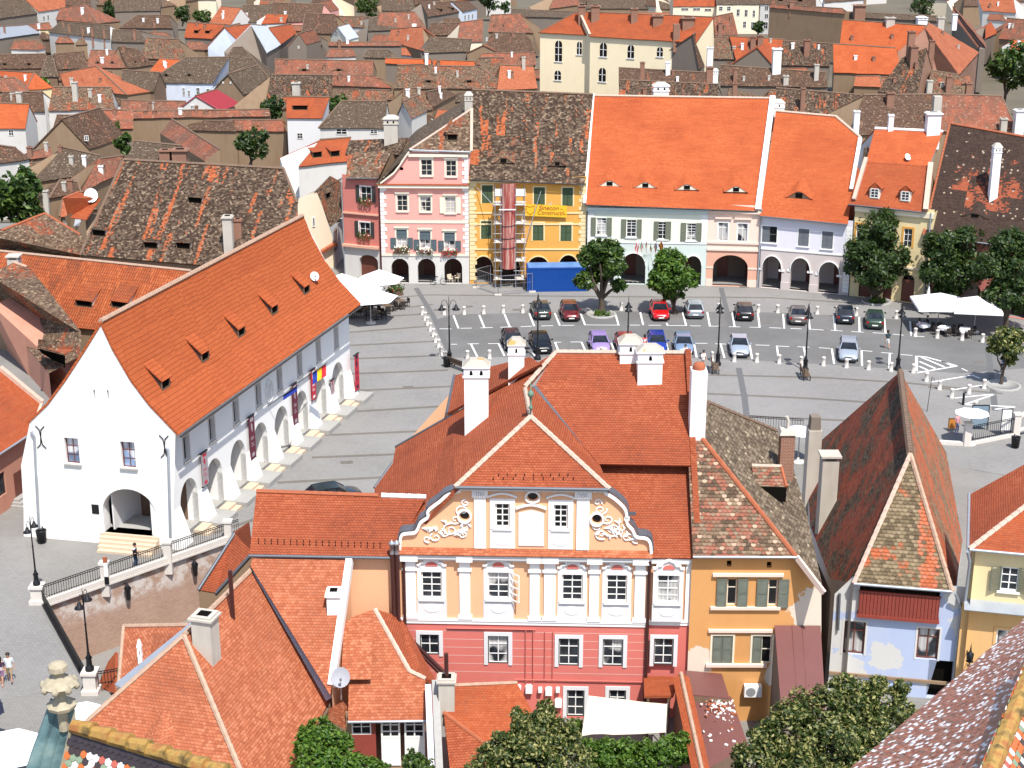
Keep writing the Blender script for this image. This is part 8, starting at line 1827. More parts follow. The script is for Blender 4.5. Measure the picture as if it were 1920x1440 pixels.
wt=thing('cafe_table','x','table',(0,0,0),'white clothed terrace tables'); m=M(); m.box(-.45,-.45,.74,.45,.45,.77); m.build('tabletop',K['cloth'],wt); m=M(); m.box(-.46,-.46,.5,.46,.46,.738); m.build('tablecloth_skirt',K['cloth'],wt); m=M(); m.lathe((0,0,0),[(.25,0),(.25,.03),(.05,.06),(.05,.5)],8); m.build('pedestal',K['iron'],wt)
for i,(x,y,lab) in enumerate(((1730,622,'white clothed terrace table where the couple sits'),(1769,627,'white clothed terrace table between the two bollards'),(1808,630,'white clothed terrace table nearest the small tree'))):
    p=hz(x,y)
    if i==0: wt.location=p; wt.rotation_euler=(0,0,.5); wt['label']=lab
    else: dup(wt,p,.3*i+.6,lab)
    for an in ((.2,3.3) if i==0 else (.2,1.7,3.3,4.9)): dup(dc,p+V((.8*math.cos(an),.8*math.sin(an),0)),an-math.pi/2,['dark chair at the table where the couple sits','dark chair at the terrace table between the two bollards','dark chair at the terrace table nearest the small tree'][i],'dark chairs of the right hand terrace')
def boardsign(nm,lab,x,y,w,h,z0,mat,frame,legs=True):
    p=hz(x,y); t=thing(nm,lab,'board',p); m=M(); m.box(p.x-w/2,p.y-.03,z0,p.x+w/2,p.y+.03,z0+h); m.build('panel',mat,t); m=M()
    for s in (-w/2,w/2-.06): m.box(p.x+s,p.y-.05,0,p.x+s+.06,p.y-.031,z0+h+.05)
    m.box(p.x-w/2,p.y-.05,z0+h,p.x+w/2,p.y+.05,z0+h+.05); m.build('frame',frame,t)
boardsign('info_board','white notice board on dark posts behind the terrace railing',1884,818,.85,1.7,.5,K['white'],K['iron']); boardsign('menu_board','orange wooden menu board near the octagonal parasol',1787,808,.85,.8,.2,plain('orange_board',(.5,.19,.03),.6),K['wood'])
gl=plain('blue_grey_glazing',(.2,.27,.33),.15,.5); boardsign('glass_shelter','blue grey glazed panel screen behind the octagonal parasol',1835,806,1.35,1.7,.3,gl,K['iron'])
for x,y,s in ((740,548,1),(734,556,.8),(749,553,.9)):
    p=hz(x,y); t=thing('flower_planter','flower planter beside the cafe parasols, '+{1:'the tallest of three',.8:'the one nearest the parasols',.9:'the one in between'}[s],'planter',p); m=M(); m.box(p.x-.35,p.y-.3,0,p.x+.35,p.y+.3,.45); m.build('box',K['wood'],t); m=M(); rr=random.Random(int(x))
    for k in range(120): c=p+V((rr.gauss(0,.25),rr.gauss(0,.22),.5+abs(rr.gauss(0,.25))*s)); d=V((rr.gauss(0,1),rr.gauss(0,1),rr.gauss(0,1))).normalized()*.1; e=d.orthogonal().normalized()*.08; m.face([c-d,c+e,c+d,c-e],int(rr.random()<.12))
    m.build('plants',[K['leafA'],K['tail']],t)
m=M(); p=hz(207,790)
for dx in (0,.7):
    c=hz(612,797)+V((dx,.15*dx,0)); m=M(); m.lathe(c,[(.0,.0),(.42,.02),(.45,.12),(.3,.26),(0,.3)],12); tag(m.build('stone_sphere_segment',K['granite']),'rounded grey stone lying by the hall steps, the '+('left' if dx==0 else 'right')+' one of two','stone')
# sign post by the railing and pole right
p=hz(201,1095); t=thing('sign_post','slim white and red sign post on the pavement by the railing','sign',p); m=M(); m.box(p.x-.12,p.y-.04,0,p.x+.12,p.y+.04,1.45); m.build('post',K['lgrey'] if 'lgrey' in K else K['white'],t); m=M(); m.box(p.x-.13,p.y-.05,1.45,p.x+.13,p.y+.05,1.8); m.build('red_top',K['ridgeo'],t); m=M(); m.box(p.x-.13,p.y-.05,0,p.x+.13,p.y+.05,.5); m.build('dark_base',K['iron'],t)
p=hz(1738,772); t=thing('cable_pole','thin dark pole with a small hook beside the white zigzag marking','pole',p); m=M(); m.tube([p,p+V((.15,0,2.9))],.025,6); m.build('pole',K['iron'],t); m=M(); m.tube([p+V((.15,0,2.9)),p+V((.35,0,2.8)),p+V((.35,0,2.6))],.02,5); m.build('hook',K['iron'],t)
# ================= trees =================
def tree(lab,base,blobs,leaf_mat,n,ls,trunk=.2,cat='tree',name='tree',group=None,limbs=True,seed=1,flat=.75,lean=None):
    rr=random.Random(seed); base=V(base); t=thing(name,lab,cat,base,group)
    ctr=sum((V(b[:3])*b[3] for b in blobs),V())/sum(b[3] for b in blobs); zlow=min(b[2]-b[3] for b in blobs)
    m=M(); fork=base+V(((ctr.x-base.x)*.35,(ctr.y-base.y)*.35,max(.6,(zlow-base.z)*.9)))
    mid=(base+fork)/2+V((rr.uniform(-.1,.1),rr.uniform(-.1,.1),0))
    m.tube([base-V((0,0,.2)),base+V((0,0,.15)),mid,fork],[trunk*1.5,trunk*1.1,trunk*.9,trunk*.8],9)
    if limbs:
        for b in blobs:
            c=V(b[:3]); k=(fork+c)/2+V((rr.uniform(-.3,.3),rr.uniform(-.3,.3),-.1*b[3])); m.tube([fork-V((0,0,trunk)),k,c],[trunk*.6,trunk*.42,trunk*.15],6)
            for q in range(3):
                d=V((rr.gauss(0,1),rr.gauss(0,1),rr.gauss(.3,.7))).normalized()*b[3]*.6; m.tube([c,c+d*.6+V((0,0,.1)),c+d],[trunk*.18,trunk*.1,trunk*.03],5)
    m.build('trunk',K['bark'],t)
    vs=[];fs=[]; tot=sum(b[3]**2 for b in blobs); lm_=M()
    for b in blobs:
        c=V(b[:3]);R=b[3]; sub=[(c+V((rr.gauss(0,1),rr.gauss(0,1),rr.gauss(0,1))).normalized()*R*rr.uniform(.55,.95),R*rr.uniform(.2,.38)) for _ in range(24)]
        for k in range(int(n*R*R/tot)):
            if rr.random()<.84: s,r2=sub[rr.randrange(24)]; p=s+V((rr.gauss(0,1),rr.gauss(0,1),rr.gauss(0,1))).normalized()*r2*rr.random()**.4
            else: p=c+V((rr.gauss(0,1),rr.gauss(0,1),rr.gauss(0,1))).normalized()*R*rr.uniform(.5,1.)
            p.z=c.z+(p.z-c.z)*flat if p.z<c.z else p.z
            out=(p-c).normalized(); nn=(out*.6+V((rr.gauss(0,.6),rr.gauss(0,.6),rr.gauss(.45,.6)))).normalized(); a=nn.orthogonal().normalized(); bb_=nn.cross(a); an=rr.uniform(0,6.28); x=(a*math.cos(an)+bb_*math.sin(an)); y=nn.cross(x); s=ls*rr.uniform(.6,1.3)
            o=len(vs); vs+=[p-x*s,p-y*s*.55+nn*s*.1,p+x*s,p+y*s*.55+nn*s*.1]; fs.append((o,o+1,o+2,o+3))
    lm_.add(vs,fs); cr=lm_.build('crown',K[leaf_mat],t); return t
def pxblob(x,y,Y,rpx): p=dy(x,y,Y); return (p.x,p.y,p.z,rpx*(p-CAM).length/F)
def sqtree(lab,bx,by,bl,mat,n,ls,tr,**kw):
    b=hz(bx,by); return tree(lab,b,[pxblob(x,y,b.y+d,r) for x,y,r,d in bl],mat,n,ls,tr,group='street trees on the square',**kw)
sqtree('open crowned street tree with forked limbs in front of the museum house',1127,588,[(1104,482,24,0),(1143,468,24,.6),(1152,500,24,-.8),(1095,528,20,-1),(1126,510,26,1),(1160,535,15,0.5),(1118,462,16,-.5)],'leafA',7500,.22,.32,seed=2)
sqtree('round dense street tree beside the bright red car',1266,588,[(1258,512,41,0),(1240,525,28,-.6),(1280,525,27,-.5),(1258,490,28,.3),(1262,545,24,.2)],'leafC',9500,.19,.2,seed=3,limbs=True)
sqtree('tall dark street tree in front of the low yellow house',1640,565,[(1643,430,38,0),(1620,470,38,-.6),(1672,480,36,-.5),(1640,510,45,-.8),(1690,505,18,0),(1600,500,20,0)],'leafB',11000,.21,.26,seed=4)
sqtree('dark street tree behind the large square parasol',1786,585,[(1770,465,36,0),(1812,455,34,.4),(1755,510,32,-.6),(1800,515,42,-.8),(1835,500,22,0),(1775,545,28,-.5)],'leafB',11000,.21,.26,seed=5)
sqtree('dark street tree at the right edge beside the second parasol',1885,618,[(1890,460,36,0),(1862,500,34,-.3),(1905,510,40,-.5),(1880,550,36,-.8),(1925,470,30,0),(1915,560,30,0)],'leafB',11000,.21,.26,seed=6)
sqtree('small olive green leaning tree near the man with the backpack',1877,722,[(1878,636,24,0),(1898,652,24,-.3),(1868,652,18,.2),(1905,632,18,.3),(1893,675,14,.0)],'leafD',3200,.2,.14,seed=7)
# near trees
def neartree(lab,bl,Y,mat,n,ls,tr,**kw):
    B=[pxblob(x,y,Y+d,r) for x,y,r,d in bl]; c=sum((V(b[:3]) for b in B),V())/len(B); return tree(lab,(c.x,c.y,0),B,mat,n,ls,tr,**kw)
neartree('big seed covered linden tree in front of the ochre and blue houses',[(1545,1345,62,0),(1600,1312,46,1),(1655,1320,44,1.2),(1490,1375,55,-.5),(1440,1400,42,-1),(1560,1410,66,-1.5),(1640,1385,52,-.5),(1700,1345,26,.8),(1580,1285,24,.8),(1645,1285,22,1),(1690,1290,16,1),(1420,1440,50,-1.5),(1510,1455,60,-2),(1600,1450,60,-2)],58,'leafD',40000,.1,.35,seed=8,flat=1)
neartree('pointed linden tree in front of the coral ground floor',[(1000,1385,50,0),(950,1410,44,-.5),(1050,1385,40,.3),(1022,1345,26,.4),(978,1352,22,.2),(1026,1322,12,.5),(910,1440,40,-1),(1000,1440,60,-1),(1070,1430,44,-.5),(968,1338,12,.3)],60,'leafD',26000,.1,.3,seed=9,flat=1)
neartree('bright green creeper and shrub beside the garden shed',[(600,1370,26,0),(578,1395,28,-.3),(620,1400,34,-.3),(600,1430,44,-.6),(645,1392,20,.2),(640,1440,40,-.5),(572,1372,14,.4)],61.5,'leafC',9000,.12,.12,seed=10,name='shrub',cat='shrub',flat=1)
neartree('low bright shrub in front of the veranda doors',[(690,1440,24,0),(715,1448,20,0),(672,1428,14,.1)],60.5,'leafC',2200,.09,.06,seed=12,name='shrub',cat='shrub',flat=1)
neartree('fern like green bush at the right end of the veranda',[(775,1430,22,0),(790,1440,22,.2)],61,'leafA',1800,.1,.06,seed=13,name='shrub',cat='shrub',flat=1)
hb=[(1100+12*i,1400+(i%3)*4-(18 if i>12 else 0)*.6,17,(-.2,.3,.1)[i%3]) for i in range(16)]
neartree('clipped green hedge below the cream awning',hb+[(x,y+24,18,d-.5) for x,y,_,d in hb],64,'leafC',11000,.1,.05,seed=14,name='hedge',cat='hedge',limbs=False,flat=1)
neartree('small green bush between the coral wall and the awning',[(1078,1358,12,0),(1086,1366,10,0)],68,'leafC',700,.1,.05,seed=15,name='shrub',cat='shrub',flat=1)
def bgt(lab,x,yb,yt,w,zb,mat='leafB',n=900,ls=.5,kind=0,seed=1):
    b=hz(x,yb,zb); h=(yb-yt)*(b-CAM).length/F*1.02; wd=w*(b-CAM).length/F; 
    if kind==0: bl=[(b.x+wd*(.22*math.cos(a*2.1)),b.y+wd*.2*math.sin(a*2.1),b.z+h*(.38+.13*a),wd*.33) for a in range(4)]
    else: bl=[(b.x+wd*.06*math.cos(k*2.4)*(1-k/8),b.y,b.z+h*(.12+.86*k/8),wd*.5*(1-k/8.6)) for k in range(9)]
    return tree(lab,b,bl,mat,n,ls,wd*.035+.05,group='trees among the old town roofs',limbs=kind==0,seed=seed,name='conifer' if kind else 'tree')
bgt('dark columnar cypress near the top left corner',207,46,-6,36,-12,kind=1,n=1500,seed=21); bgt('dark round tree right of the cypress',240,42,8,30,-12,n=900,seed=22); bgt('dark bush before the pale house near the top',342,48,13,30,-12,seed=23); bgt('low bushes right of the dark bush',378,42,24,34,-12,'leafA',n=700,seed=24)
bgt('tall dark conifer in front of the yellow school',1093,178,88,66,-9,kind=1,n=2600,seed=25)
for i,(x,w) in enumerate(((1030,34),(1058,36),(1128,34),(1152,26))): bgt('dark bush beside the conifer by the yellow school, '+('far left one','left one touching the conifer','right one touching the conifer','far right one')[i],x,182,142+4*i%7,w,-9,n=800,seed=30+i)
bgt('large green tree at the right edge behind the roofs',1882,196,78,74,-10,'leafA',n=2600,ls=.5,seed=35); bgt('dark tree cut by the right edge',1925,210,90,60,-10,n=2000,seed=36)
bgt('big dark tree at the left edge beside the white house',28,448,328,104,-4,'leafA',n=4200,ls=.4,seed=37); bgt('bush with white blossom against the tan wall',470,308,245,62,-6,n=1800,ls=.35,seed=38); bgt('bushes in the yard beside the grey shed',205,265,236,40,-6,'leafA',n=800,ls=.4,seed=39); bgt('narrow green shrub beside the white shed',232,302,250,30,-5,'leafA',n=900,ls=.35,seed=40); bgt('dark bush below the orange streaked roof',510,232,184,44,-6,n=1000,ls=.4,seed=41); bgt('green bush beside the clean orange roof',632,222,182,40,-6,'leafA',n=800,ls=.4,seed=42)
bgt('round green tree near the top centre',688,36,-2,44,-12,'leafA',n=1100,seed=43); bgt('dark trees at the top edge by the bus lane',915,30,-20,40,-12,n=1200,seed=44); bgt('small round tree at the top edge',946,28,4,18,-12,n=500,seed=45); bgt('low bushes at the yard of the white cottage far left',35,102,72,48,-12,'leafB',n=900,seed=46); bgt('second low bush by the white cottage far left',78,92,76,30,-12,'leafA',n=600,seed=47); bgt('green climbing bush under the white wall',140,98,80,50,-12,'leafA',n=700,seed=48); bgt('dark tree at the top right by the parked vans',1725,40,-10,46,-14,n=1100,seed=49); bgt('olive bush inside the yard left of the tan gable',78,182,152,30,-10,'leafC',n=600,seed=50); bgt('small bush beside the old mottled ridge',942,164,142,22,-9,'leafA',n=500,seed=51); bgt('shrub in front of the white apartment building',1420,68,40,20,-12,'leafB',n=600,seed=52)
# tree pits
for x,y in ((1127,590),(1643,566),(1880,724)):
    p=hz(x,y); m=M(); m.lathe(p,[(1.5,0),(1.5,.14),(1.3,.16),(1.3,.08),(0,.1)],14); tag(m.build('tree_pit_kerb',K['granite']),kind='structure')
    bl=[(p.x+.5*math.cos(k*1.3),p.y-.6+.3*math.sin(k),.25,.4) for k in range(4)]
    if x<1700: tree('low flowering plants round the foot of the '+('open crowned street tree' if x<1200 else 'tall dark street tree'),p+V((0,-.7,.1)),bl,'leafC',500,.1,.03,'plants','ground_plants',limbs=False,seed=int(x))
# ================= cars =================
def carmodel(kind):
    S={'sedan':dict(L=4.35,st=[(-2.17,.62,.78),(-2.08,.8,.93),(-1.35,.845,.97),(-.6,.855,.95),(.7,.855,.93),(1.05,.85,.91),(1.72,.82,.82),(2.06,.76,.7),(2.17,.62,.52)],cab=(.98,.3,-.95,-1.62)),
       'hatch':dict(L=3.9,st=[(-1.95,.66,.72),(-1.9,.8,.95),(-1.3,.83,.97),(-.5,.84,.95),(.6,.84,.93),(.95,.83,.91),(1.5,.8,.83),(1.85,.74,.7),(1.95,.6,.52)],cab=(.95,.28,-1.35,-1.86)),
       'wagon':dict(L=4.5,st=[(-2.25,.68,.72),(-2.18,.82,.95),(-1.4,.86,.98),(-.6,.865,.96),(.75,.865,.94),(1.1,.86,.92),(1.8,.83,.82),(2.14,.77,.7),(2.25,.62,.52)],cab=(1.02,.35,-1.75,-2.1))}[kind]
    r=thing('parked_car','x','car',(0,0,0)); pm=K['paintx']; m=M(); st=S['st']; vs=[]
    for x,w,z in st:
        sec=[(w*.9,.24),(w,.48),(w*.985,z-.14),(w*.88,z-.02),(w*.5,z+.015)]; vs+=[V((x,-a,b)) for a,b in sec]+[V((x,a,b)) for a,b in sec[::-1]]
    k=10; m.add(vs,[(i*k+j,(i+1)*k+j,(i+1)*k+(j+1)%k,i*k+(j+1)%k) for i in range(len(st)-1) for j in range(k)],0,True); m.add(vs[:k],[list(range(k))]); m.add(vs[-k:],[list(range(k-1,-1,-1))])
    m.build('body',pm,r)
    f0,f1,b1,b0=S['cab']; zb,zt=.93,1.43
    g=M(); cs=[(f0,.76,zb-.03),(f1,.59,zt-.05),((f1+b1)/2,.61,zt-.01),(b1,.59,zt-.04),(b0,.74,zb-.01)]
    lo=[V((x,s*.775,zb-.04)) for s in (-1,1) for x in (f0,b0)]
    P_=[[V((x,-w,z)),V((x,w,z))] for x,w,z in cs]
    g.face([P_[0][0],P_[0][1],P_[1][1],P_[1][0]]); g.face([P_[3][0],P_[3][1],P_[4][1],P_[4][0]])
    for s in (0,1): g.face([P_[i][s] for i in range(5)] if s else [P_[i][s] for i in range(4,-1,-1)])
    g.build('windows',K['cglass'],r)
    q=M(); o=V((0,0,.025)); q.add([p+o for c in P_[1:4] for p in c]+[p-V((0,0,.02)) for c in P_[1:4] for p in c],[(0,1,3,2),(2,3,5,4),(6,7,1,0),(5,4,10,11)],0)
    for s,sg in ((0,-1),(1,1)):
        for a,b,w in ((P_[0][s],P_[1][s],.06),(P_[3][s],P_[4][s],.11),(P_[1][s],P_[2][s],.05),(P_[2][s],P_[3][s],.05)): q.bar(a+V((0,sg*.008,.005)),b+V((0,sg*.008,.005)),w,.05)
        mx=(f1+b1)/2; q.bar(V((mx,sg*.765,zb)),V((mx,sg*.612,zt-.02)),.07,.05)
    q.build('roof_panel',pm,r)
    for x in (S['L']*.295,-S['L']*.285):
        for s in (-1,1):
            w=M(); w.tube([(x,s*.63,.31),(x,s*.86,.31)],.31,16,0); w.tube([(x,s*.862,.31),(x,s*.872,.31)],.19,12,1); w.build('wheel',[K['tyre'],K['chrome']],r)
    e=S['L']/2
    for s in (-1,1):
        a=M(); a.hexa([(e-.1,s*.42,.56),(e-.06,s*.42,.56),(e-.28,s*.72,.58),(e-.34,s*.72,.58),(e-.24,s*.42,.73),(e-.16,s*.42,.72),(e-.36,s*.74,.76),(e-.44,s*.74,.76)]); a.build('headlight',K['lamp'],r)
        a=M(); a.box(-e-.01,s*.68-.11,.66,-e+.12,s*.68+.11,.86); a.build('tail_light',K['tail'],r)
        a=M(); a.box(.62,s*.97-.09,.92,.72,s*.97+.09,1.05); a.bar((.67,s*.8,.94),(.67,s*.9,.98),.04); a.build('wing_mirror',pm,r)
    for x,zz in ((e-.02,.42),(-e-.03,.5)): a=M(); a.box(x,-.26,zz-.055,x+.04,.26,zz+.055); a.build('number_plate',K['plate'],r)
    a=M(); a.box(e-.14,-.34,.5,e-.005,.34,.62); a.build('grille',K['iron'],r)
    a=M(); a.box(e-.12,-.7,.26,e+.02,.7,.36); a.box(-e-.02,-.72,.28,-e+.12,.72,.4); a.build('bumper',K['tyre'],r)
    return r
K['paintx']=paint('car_paint',(.3,.3,.3))
PAINTED=('body','roof_panel','wing_mirror'); CM={}
def car(kind,lab,x,y,LLs,face,col):
    ln=min(LLs,key=lambda l:abs((l[0][0]+l[1][0])/2-x)); aw_=(hz(*ln[0])-hz(*ln[1])).normalized(); 
    root=CM.get(kind) or carmodel(kind); Lc={'sedan':4.35,'hatch':3.9,'wagon':4.5}[kind]
    c=hz(x,y-2)+aw_*(Lc/2); d=-aw_ if face=='F' else aw_; rz=math.atan2(d.y,d.x); mt=paint('paint_'+lab.split(' car')[0].replace(' ','_')[:40],col)
    if kind not in CM: CM[kind]=root; o=root; o.location=c; o.rotation_euler=(0,0,rz); o['label']=lab; o['group']='cars parked on the square'
    else: o=dup(root,c,rz,lab,'cars parked on the square')
    for ch in o.children:
        if ch.name.split('.')[0] in PAINTED: ch.material_slots[0].link='OBJECT'; ch.material_slots[0].material=mt
    return o
car('sedan','dark grey green saloon car parked nose away beneath the lamp in the far row',1018.5,604,UL,'R',(.045,.055,.05))
car('hatch','dark red car facing us left of the open crowned tree',1072,607,UL,'F',(.13,.012,.014))
car('hatch','bright red car facing us beside the round tree',1240,606,UL,'F',(.6,.008,.012))
car('hatch','small silver grey car with its tail to us right of the round tree',1304,602,UL,'R',(.3,.33,.36))
car('hatch','black hatchback car with its tail to us under the salmon archway',1397,606,UL,'R',(.008,.008,.01))
car('sedan','bronze grey saloon car with a full width red rear light band',1496,614,UL,'R',(.16,.135,.125))
car('hatch','dark blue hatchback car with a white sunshade in its rear window',1585,612,UL,'R',(.012,.02,.035))
car('sedan','dark green saloon car at the right end of the far row',1640,622,UL,'R',(.035,.065,.045))
car('hatch','black car half hidden behind the slim white chimney',967,664,LL,'F',(.012,.012,.02))
car('sedan','black saloon car facing us with a chrome grille above the roof ridge',1020,668,LL,'F',(.006,.006,.008))
car('hatch','lilac purple car facing us in the near row',1128,669,LL,'F',(.37,.26,.56))
car('sedan','maroon red car mostly hidden behind the twin white chimneys',1177,670,LL,'F',(.26,.03,.035))
car('hatch','bright blue car partly hidden behind the broad white chimney',1234,668,LL,'F',(.01,.04,.3))
car('hatch','light blue grey car facing us right of the broad white chimney',1283,671,LL,'F',(.2,.28,.4))
car('sedan','silver saloon car facing us right of the bench and lamp',1387.5,675,LL,'F',(.36,.41,.48))
car('wagon','silver estate car with roof rails facing us in the near row',1590,684,LL,'F',(.36,.4,.46))
p=hz(626,944); o=dup(CM['hatch'],p,.4,'dark green car of which only the roof shows above the annex ridge','cars parked on the square'); mt=paint('paint_dark_green_car',(.02,.035,.04))
for ch in o.children:
    if ch.name.split('.')[0] in PAINTED: ch.material_slots[0].link='OBJECT'; ch.material_slots[0].material=mt
# ================= people =================
def person(lab,p,rz,zones,pose='stand',hair=(.02,.014,.01),scale=1.,bag=None,step=.22,longh=False):
    """zones: list of (z, colour) constant colour bands on the standing body"""
    t=thing('person',lab,'person',p); bm_v=[];ed=[];rad=[]
    def j(x,y,z,r,par=None):
        bm_v.append((x*scale,y*scale,z*scale)); rad.append(r*scale)
        if par is not None: ed.append((par,len(bm_v)-1))
        return len(bm_v)-1
    sit=pose=='sit'; hz_=.52 if sit else .93
    pel=j(0,0,hz_,.135); sp1=j(0,.01,hz_+.2,.125,pel); ch=j(0,.01,hz_+.42,.15,sp1); nk=j(0,-.0,hz_+.58,.06,ch); hb=j(0,-.02,hz_+.64,.075,nk); hm=j(0,-.03,hz_+.72,.098,hb); ht=j(0,-.02,hz_+.82,.07,hm); j(0,-.135,hz_+.7,.016,hm)
    for s in (-1,1):
        sh=j(s*.19,.01,hz_+.47,.065,ch); fw=(-.2 if pose!='walk' else s*.16)
        if sit: el=j(s*.24,-.08,hz_+.22,.042,sh); wr=j(s*.16,-.33,hz_+.26,.03,el)
        elif pose=='phone' and s<0: el=j(s*.24,-.06,hz_+.2,.042,sh); wr=j(s*.14,-.26,hz_+.3,.03,el)
        else: el=j(s*.25,.03+fw*.1,hz_+.18,.042,sh); wr=j(s*.26,-.06+fw*.4,hz_-.06,.03,el)
        a=bm_v[wr]; d=V(a)-V(bm_v[el]); d=d.normalized()
        pm=j(*(V(a)/scale+d*.06),.03,wr); sd=V((0,1,0)) if abs(d.z)>.6 else V((1,0,0))
        for f,o in enumerate((-.03,-.01,.012,.03)): k=j(*(V(bm_v[pm])/scale+d*.05+sd*o),.0095,pm); j(*(V(bm_v[k])/scale+d*(.03+.008*(f in(1,2)))+V((0,-.012,0))),.008,k)
        th=j(*(V(a)/scale+d*.05-sd*.045),.011,wr)
        hp_=j(s*.1,0,hz_-.06,.095,pel)
        if sit: kn=j(s*.13,-.42,.5,.062,hp_); an=j(s*.13,-.44,.1,.042,kn)
        else:
            q=step*s if pose=='walk' else .02*s; kn=j(s*.1,-.02-q*.5-.03,.5,.062,hp_); an=j(s*.1,.02-q,.09 if q<.1 else .1,.042,kn)
        j(bm_v[an][0]/scale,bm_v[an][1]/scale-.15,.045,.04,an)
    me=bpy.data.meshes.new('body'); me.from_pydata(bm_v,ed,[]); o=bpy.data.objects.new('body',me); C.objects.link(o); o.parent=t
    md=o.modifiers.new('skin','SKIN'); 
    if not me.skin_vertices: 
        me.attributes.new  # layer is made with the modifier on evaluation
    sv=me.skin_vertices[0].data if me.skin_vertices else None
    if sv is None:
        import bmesh; b=bmesh.new(); b.from_mesh(me); b.verts.layers.skin.verify(); b.to_mesh(me); b.free(); sv=me.skin_vertices[0].data
    for i,r in enumerate(rad): sv[i].radius=(r,r); sv[i].use_root=(i==0)
    md.use_smooth_shade=True; sb=o.modifiers.new('sub','SUBSURF'); sb.levels=1; sb.render_levels=1
    a=N('clothing'); sx=a.n('SeparateXYZ'); a.l(a.n('TexCoord').outputs['Object'],sx.inputs[0]); x=a.n('ValToRGB'); e=x.color_ramp; e.interpolation='CONSTANT'
    zz=a.math('DIVIDE',sx.outputs[2],2.*scale); a.l(zz,x.inputs[0])
    while len(e.elements)<len(zones): e.elements.new(.9)
    for q,(z,c) in zip(e.elements,zones): q.position=z/2; q.color=(*c,1)
    armx=a.math('GREATER_THAN',a.math('ABSOLUTE',sx.outputs[0]),.215*scale); low=a.math('LESS_THAN',sx.outputs[2],(hz_+.26)*scale); a.col(a.mix(a.math('MULTIPLY',armx,low),x.outputs[0],(.5,.28,.19))); a.rough(.8); me.materials.append(a.m)
    hm_=M(); c=V((0,-.015,hz_+.75))*scale; hs=.115*scale
    hm_.lathe(c,[(hs*.98,-.04 if not longh else -.2),(hs*1.08,.02),(hs*.9,.07),(hs*.5,.11),(0,.125)],12); ho=hm_.build('hair',plain('hair',hair,.6),t,) if False else None
    mm=M(); mm.lathe(V(p)+c,[(hs*.9,-.03 if not longh else -.22),(hs*1.08,.02),(hs*.9,.07),(hs*.5,.11),(0,.125)],12); hh_=mm.build('hair',plain('hair',hair,.6),t)
    ey=M()
    for s in (-1,1): ey.lathe(V(p)+V((s*.035,-.125,hz_+.71))*scale,[(0,-.012),(.012,0),(0,.012)],6)
    ey.build('eyes',K['iron'],t)
    if bag: mm=M(); mm.hexa([V(p)+V(q)*scale for q in ((-.15,.13,hz_+.08),(.15,.13,hz_+.08),(.15,.3,hz_+.08),(-.15,.3,hz_+.08),(-.13,.13,hz_+.5),(.13,.13,hz_+.5),(.12,.24,hz_+.5),(-.12,.24,hz_+.5))]); mm.build('backpack',plain('backpack_cloth',bag,.7),t)
    t.rotation_euler=(0,0,rz); return t
SK=(.5,.28,.19)
person('woman in a dark top and short white skirt walking away across the road',hz(1663,654),math.pi+.3,[(0,SK),(.55,(.75,.74,.72)),(.98,(.02,.05,.06)),(1.46,SK)],'walk',longh=True)
person('person in dark trousers carrying a light blue backpack in the shade of the small tree',hz(1879,700),math.pi-.2,[(0,(.015,.015,.03)),(.95,(.12,.25,.55)),(1.46,SK)],'walk',bag=(.15,.3,.62))
person('man in a black vest over a white shirt and jeans walking by the railing',hz(255.5,1067),1.4,[(0,(.03,.03,.04)),(.1,(.03,.05,.11)),(.95,(.012,.012,.02)),(1.4,(.6,.6,.62)),(1.47,SK)],'phone')
person('man in a white T-shirt and tan shorts walking beside the woman in the side street',hz(20,1279),.2,[(0,(.03,.03,.04)),(.12,SK),(.45,(.3,.22,.13)),(.92,(.62,.68,.74)),(1.46,SK)],'walk')
person('woman in a dark top and purple shorts walking beside the man in the white T-shirt',hz(4,1284),.1,[(0,(.4,.1,.08)),(.08,SK),(.62,(.2,.1,.2)),(.95,(.5,.45,.45)),(1.15,(.05,.02,.05)),(1.44,SK)],'walk',longh=True,scale=.95)
person('seated woman in a pink and white blouse at the white terrace table',hz(1722,622),1.3,[(0,(.05,.07,.15)),(.62,(.75,.55,.62)),(1.05,SK)],'sit',longh=True)
person('seated man in dark clothes at the white terrace table',hz(1741,621)+V((0,.6,0)),-1.6,[(0,(.02,.02,.03)),(.6,(.03,.02,.03)),(1.05,SK)],'sit')
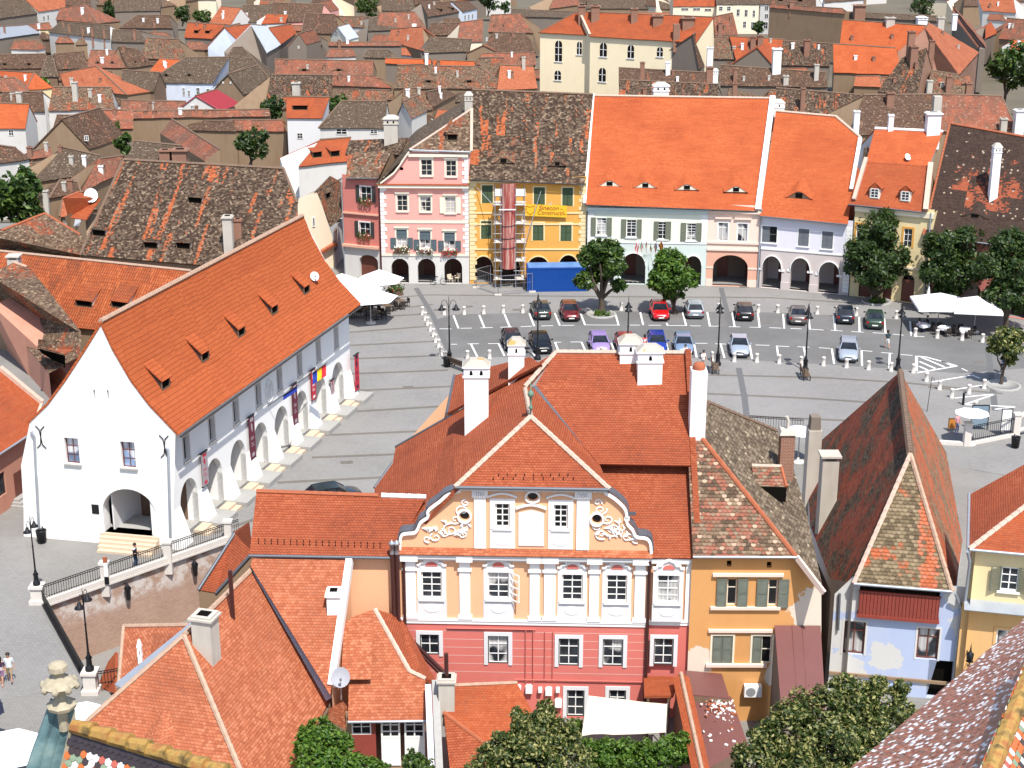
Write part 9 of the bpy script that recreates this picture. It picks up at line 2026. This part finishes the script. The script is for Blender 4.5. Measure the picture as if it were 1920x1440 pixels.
person('person in a white top bending over beside the lamp bench near the tall white chimney',hz(1318,693),.4,[(0,(.4,.3,.25)),(.9,(.7,.66,.62)),(1.46,SK)],'phone')
person('person in a white shirt standing in front of the light blue car',hz(1284,682),.2,[(0,(.1,.1,.14)),(.92,(.72,.7,.7)),(1.46,SK)],'stand')
person('woman in a red and white striped dress standing between the maroon and blue cars',hz(1208,662),.5,[(0,SK),(.5,(.6,.12,.14)),(.7,(.7,.6,.6)),(.9,(.6,.08,.1)),(1.1,(.7,.6,.6)),(1.3,(.6,.1,.12)),(1.45,SK)],'stand',longh=True)
person('person in a white cap and pink top near the orange menu board',hz(1793,814),.6,[(0,(.2,.25,.4)),(.9,(.6,.3,.33)),(1.46,SK)],'stand',hair=(.75,.75,.75))
# ================= light, sky, camera =================
SUNV=V((.345*.5,-.939*.5,.866)).normalized()
sd=bpy.data.lights.new('Sun','SUN'); sd.energy=4.6; sd.angle=math.radians(.5); sd.color=(1,.965,.9); so=bpy.data.objects.new('Sun',sd); C.objects.link(so); so.rotation_euler=SUNV.to_track_quat('Z','Y').to_euler(); so.location=(40,-60,120)
w=bpy.data.worlds.new('World'); bpy.context.scene.world=w; w.use_nodes=True; nt=w.node_tree; sk=nt.nodes.new('ShaderNodeTexSky'); sk.sky_type='NISHITA'; sk.sun_disc=False; sk.sun_elevation=math.radians(60); sk.sun_rotation=math.atan2(.345,-.939); sk.air_density=1.; sk.dust_density=1.2; bgn=nt.nodes['Background']; bgn.inputs[1].default_value=.15; nt.links.new(sk.outputs[0],bgn.inputs[0])
cd=bpy.data.cameras.new('Camera'); co=bpy.data.objects.new('Camera',cd); C.objects.link(co); cd.sensor_width=36; cd.lens=36*F/1920; cd.clip_start=1; cd.clip_end=9000
co.location=CAM; co.rotation_euler=(math.radians(90)-PIT,0,0); sc_n=bpy.context.scene; sc_n.camera=co
sc_n.render.resolution_x=1024; sc_n.render.resolution_y=768; vs_=sc_n.view_settings; vs_.view_transform='Standard'; vs_.look='None'; vs_.exposure=.5; vs_.gamma=1
sc_n.cycles.max_bounces=6
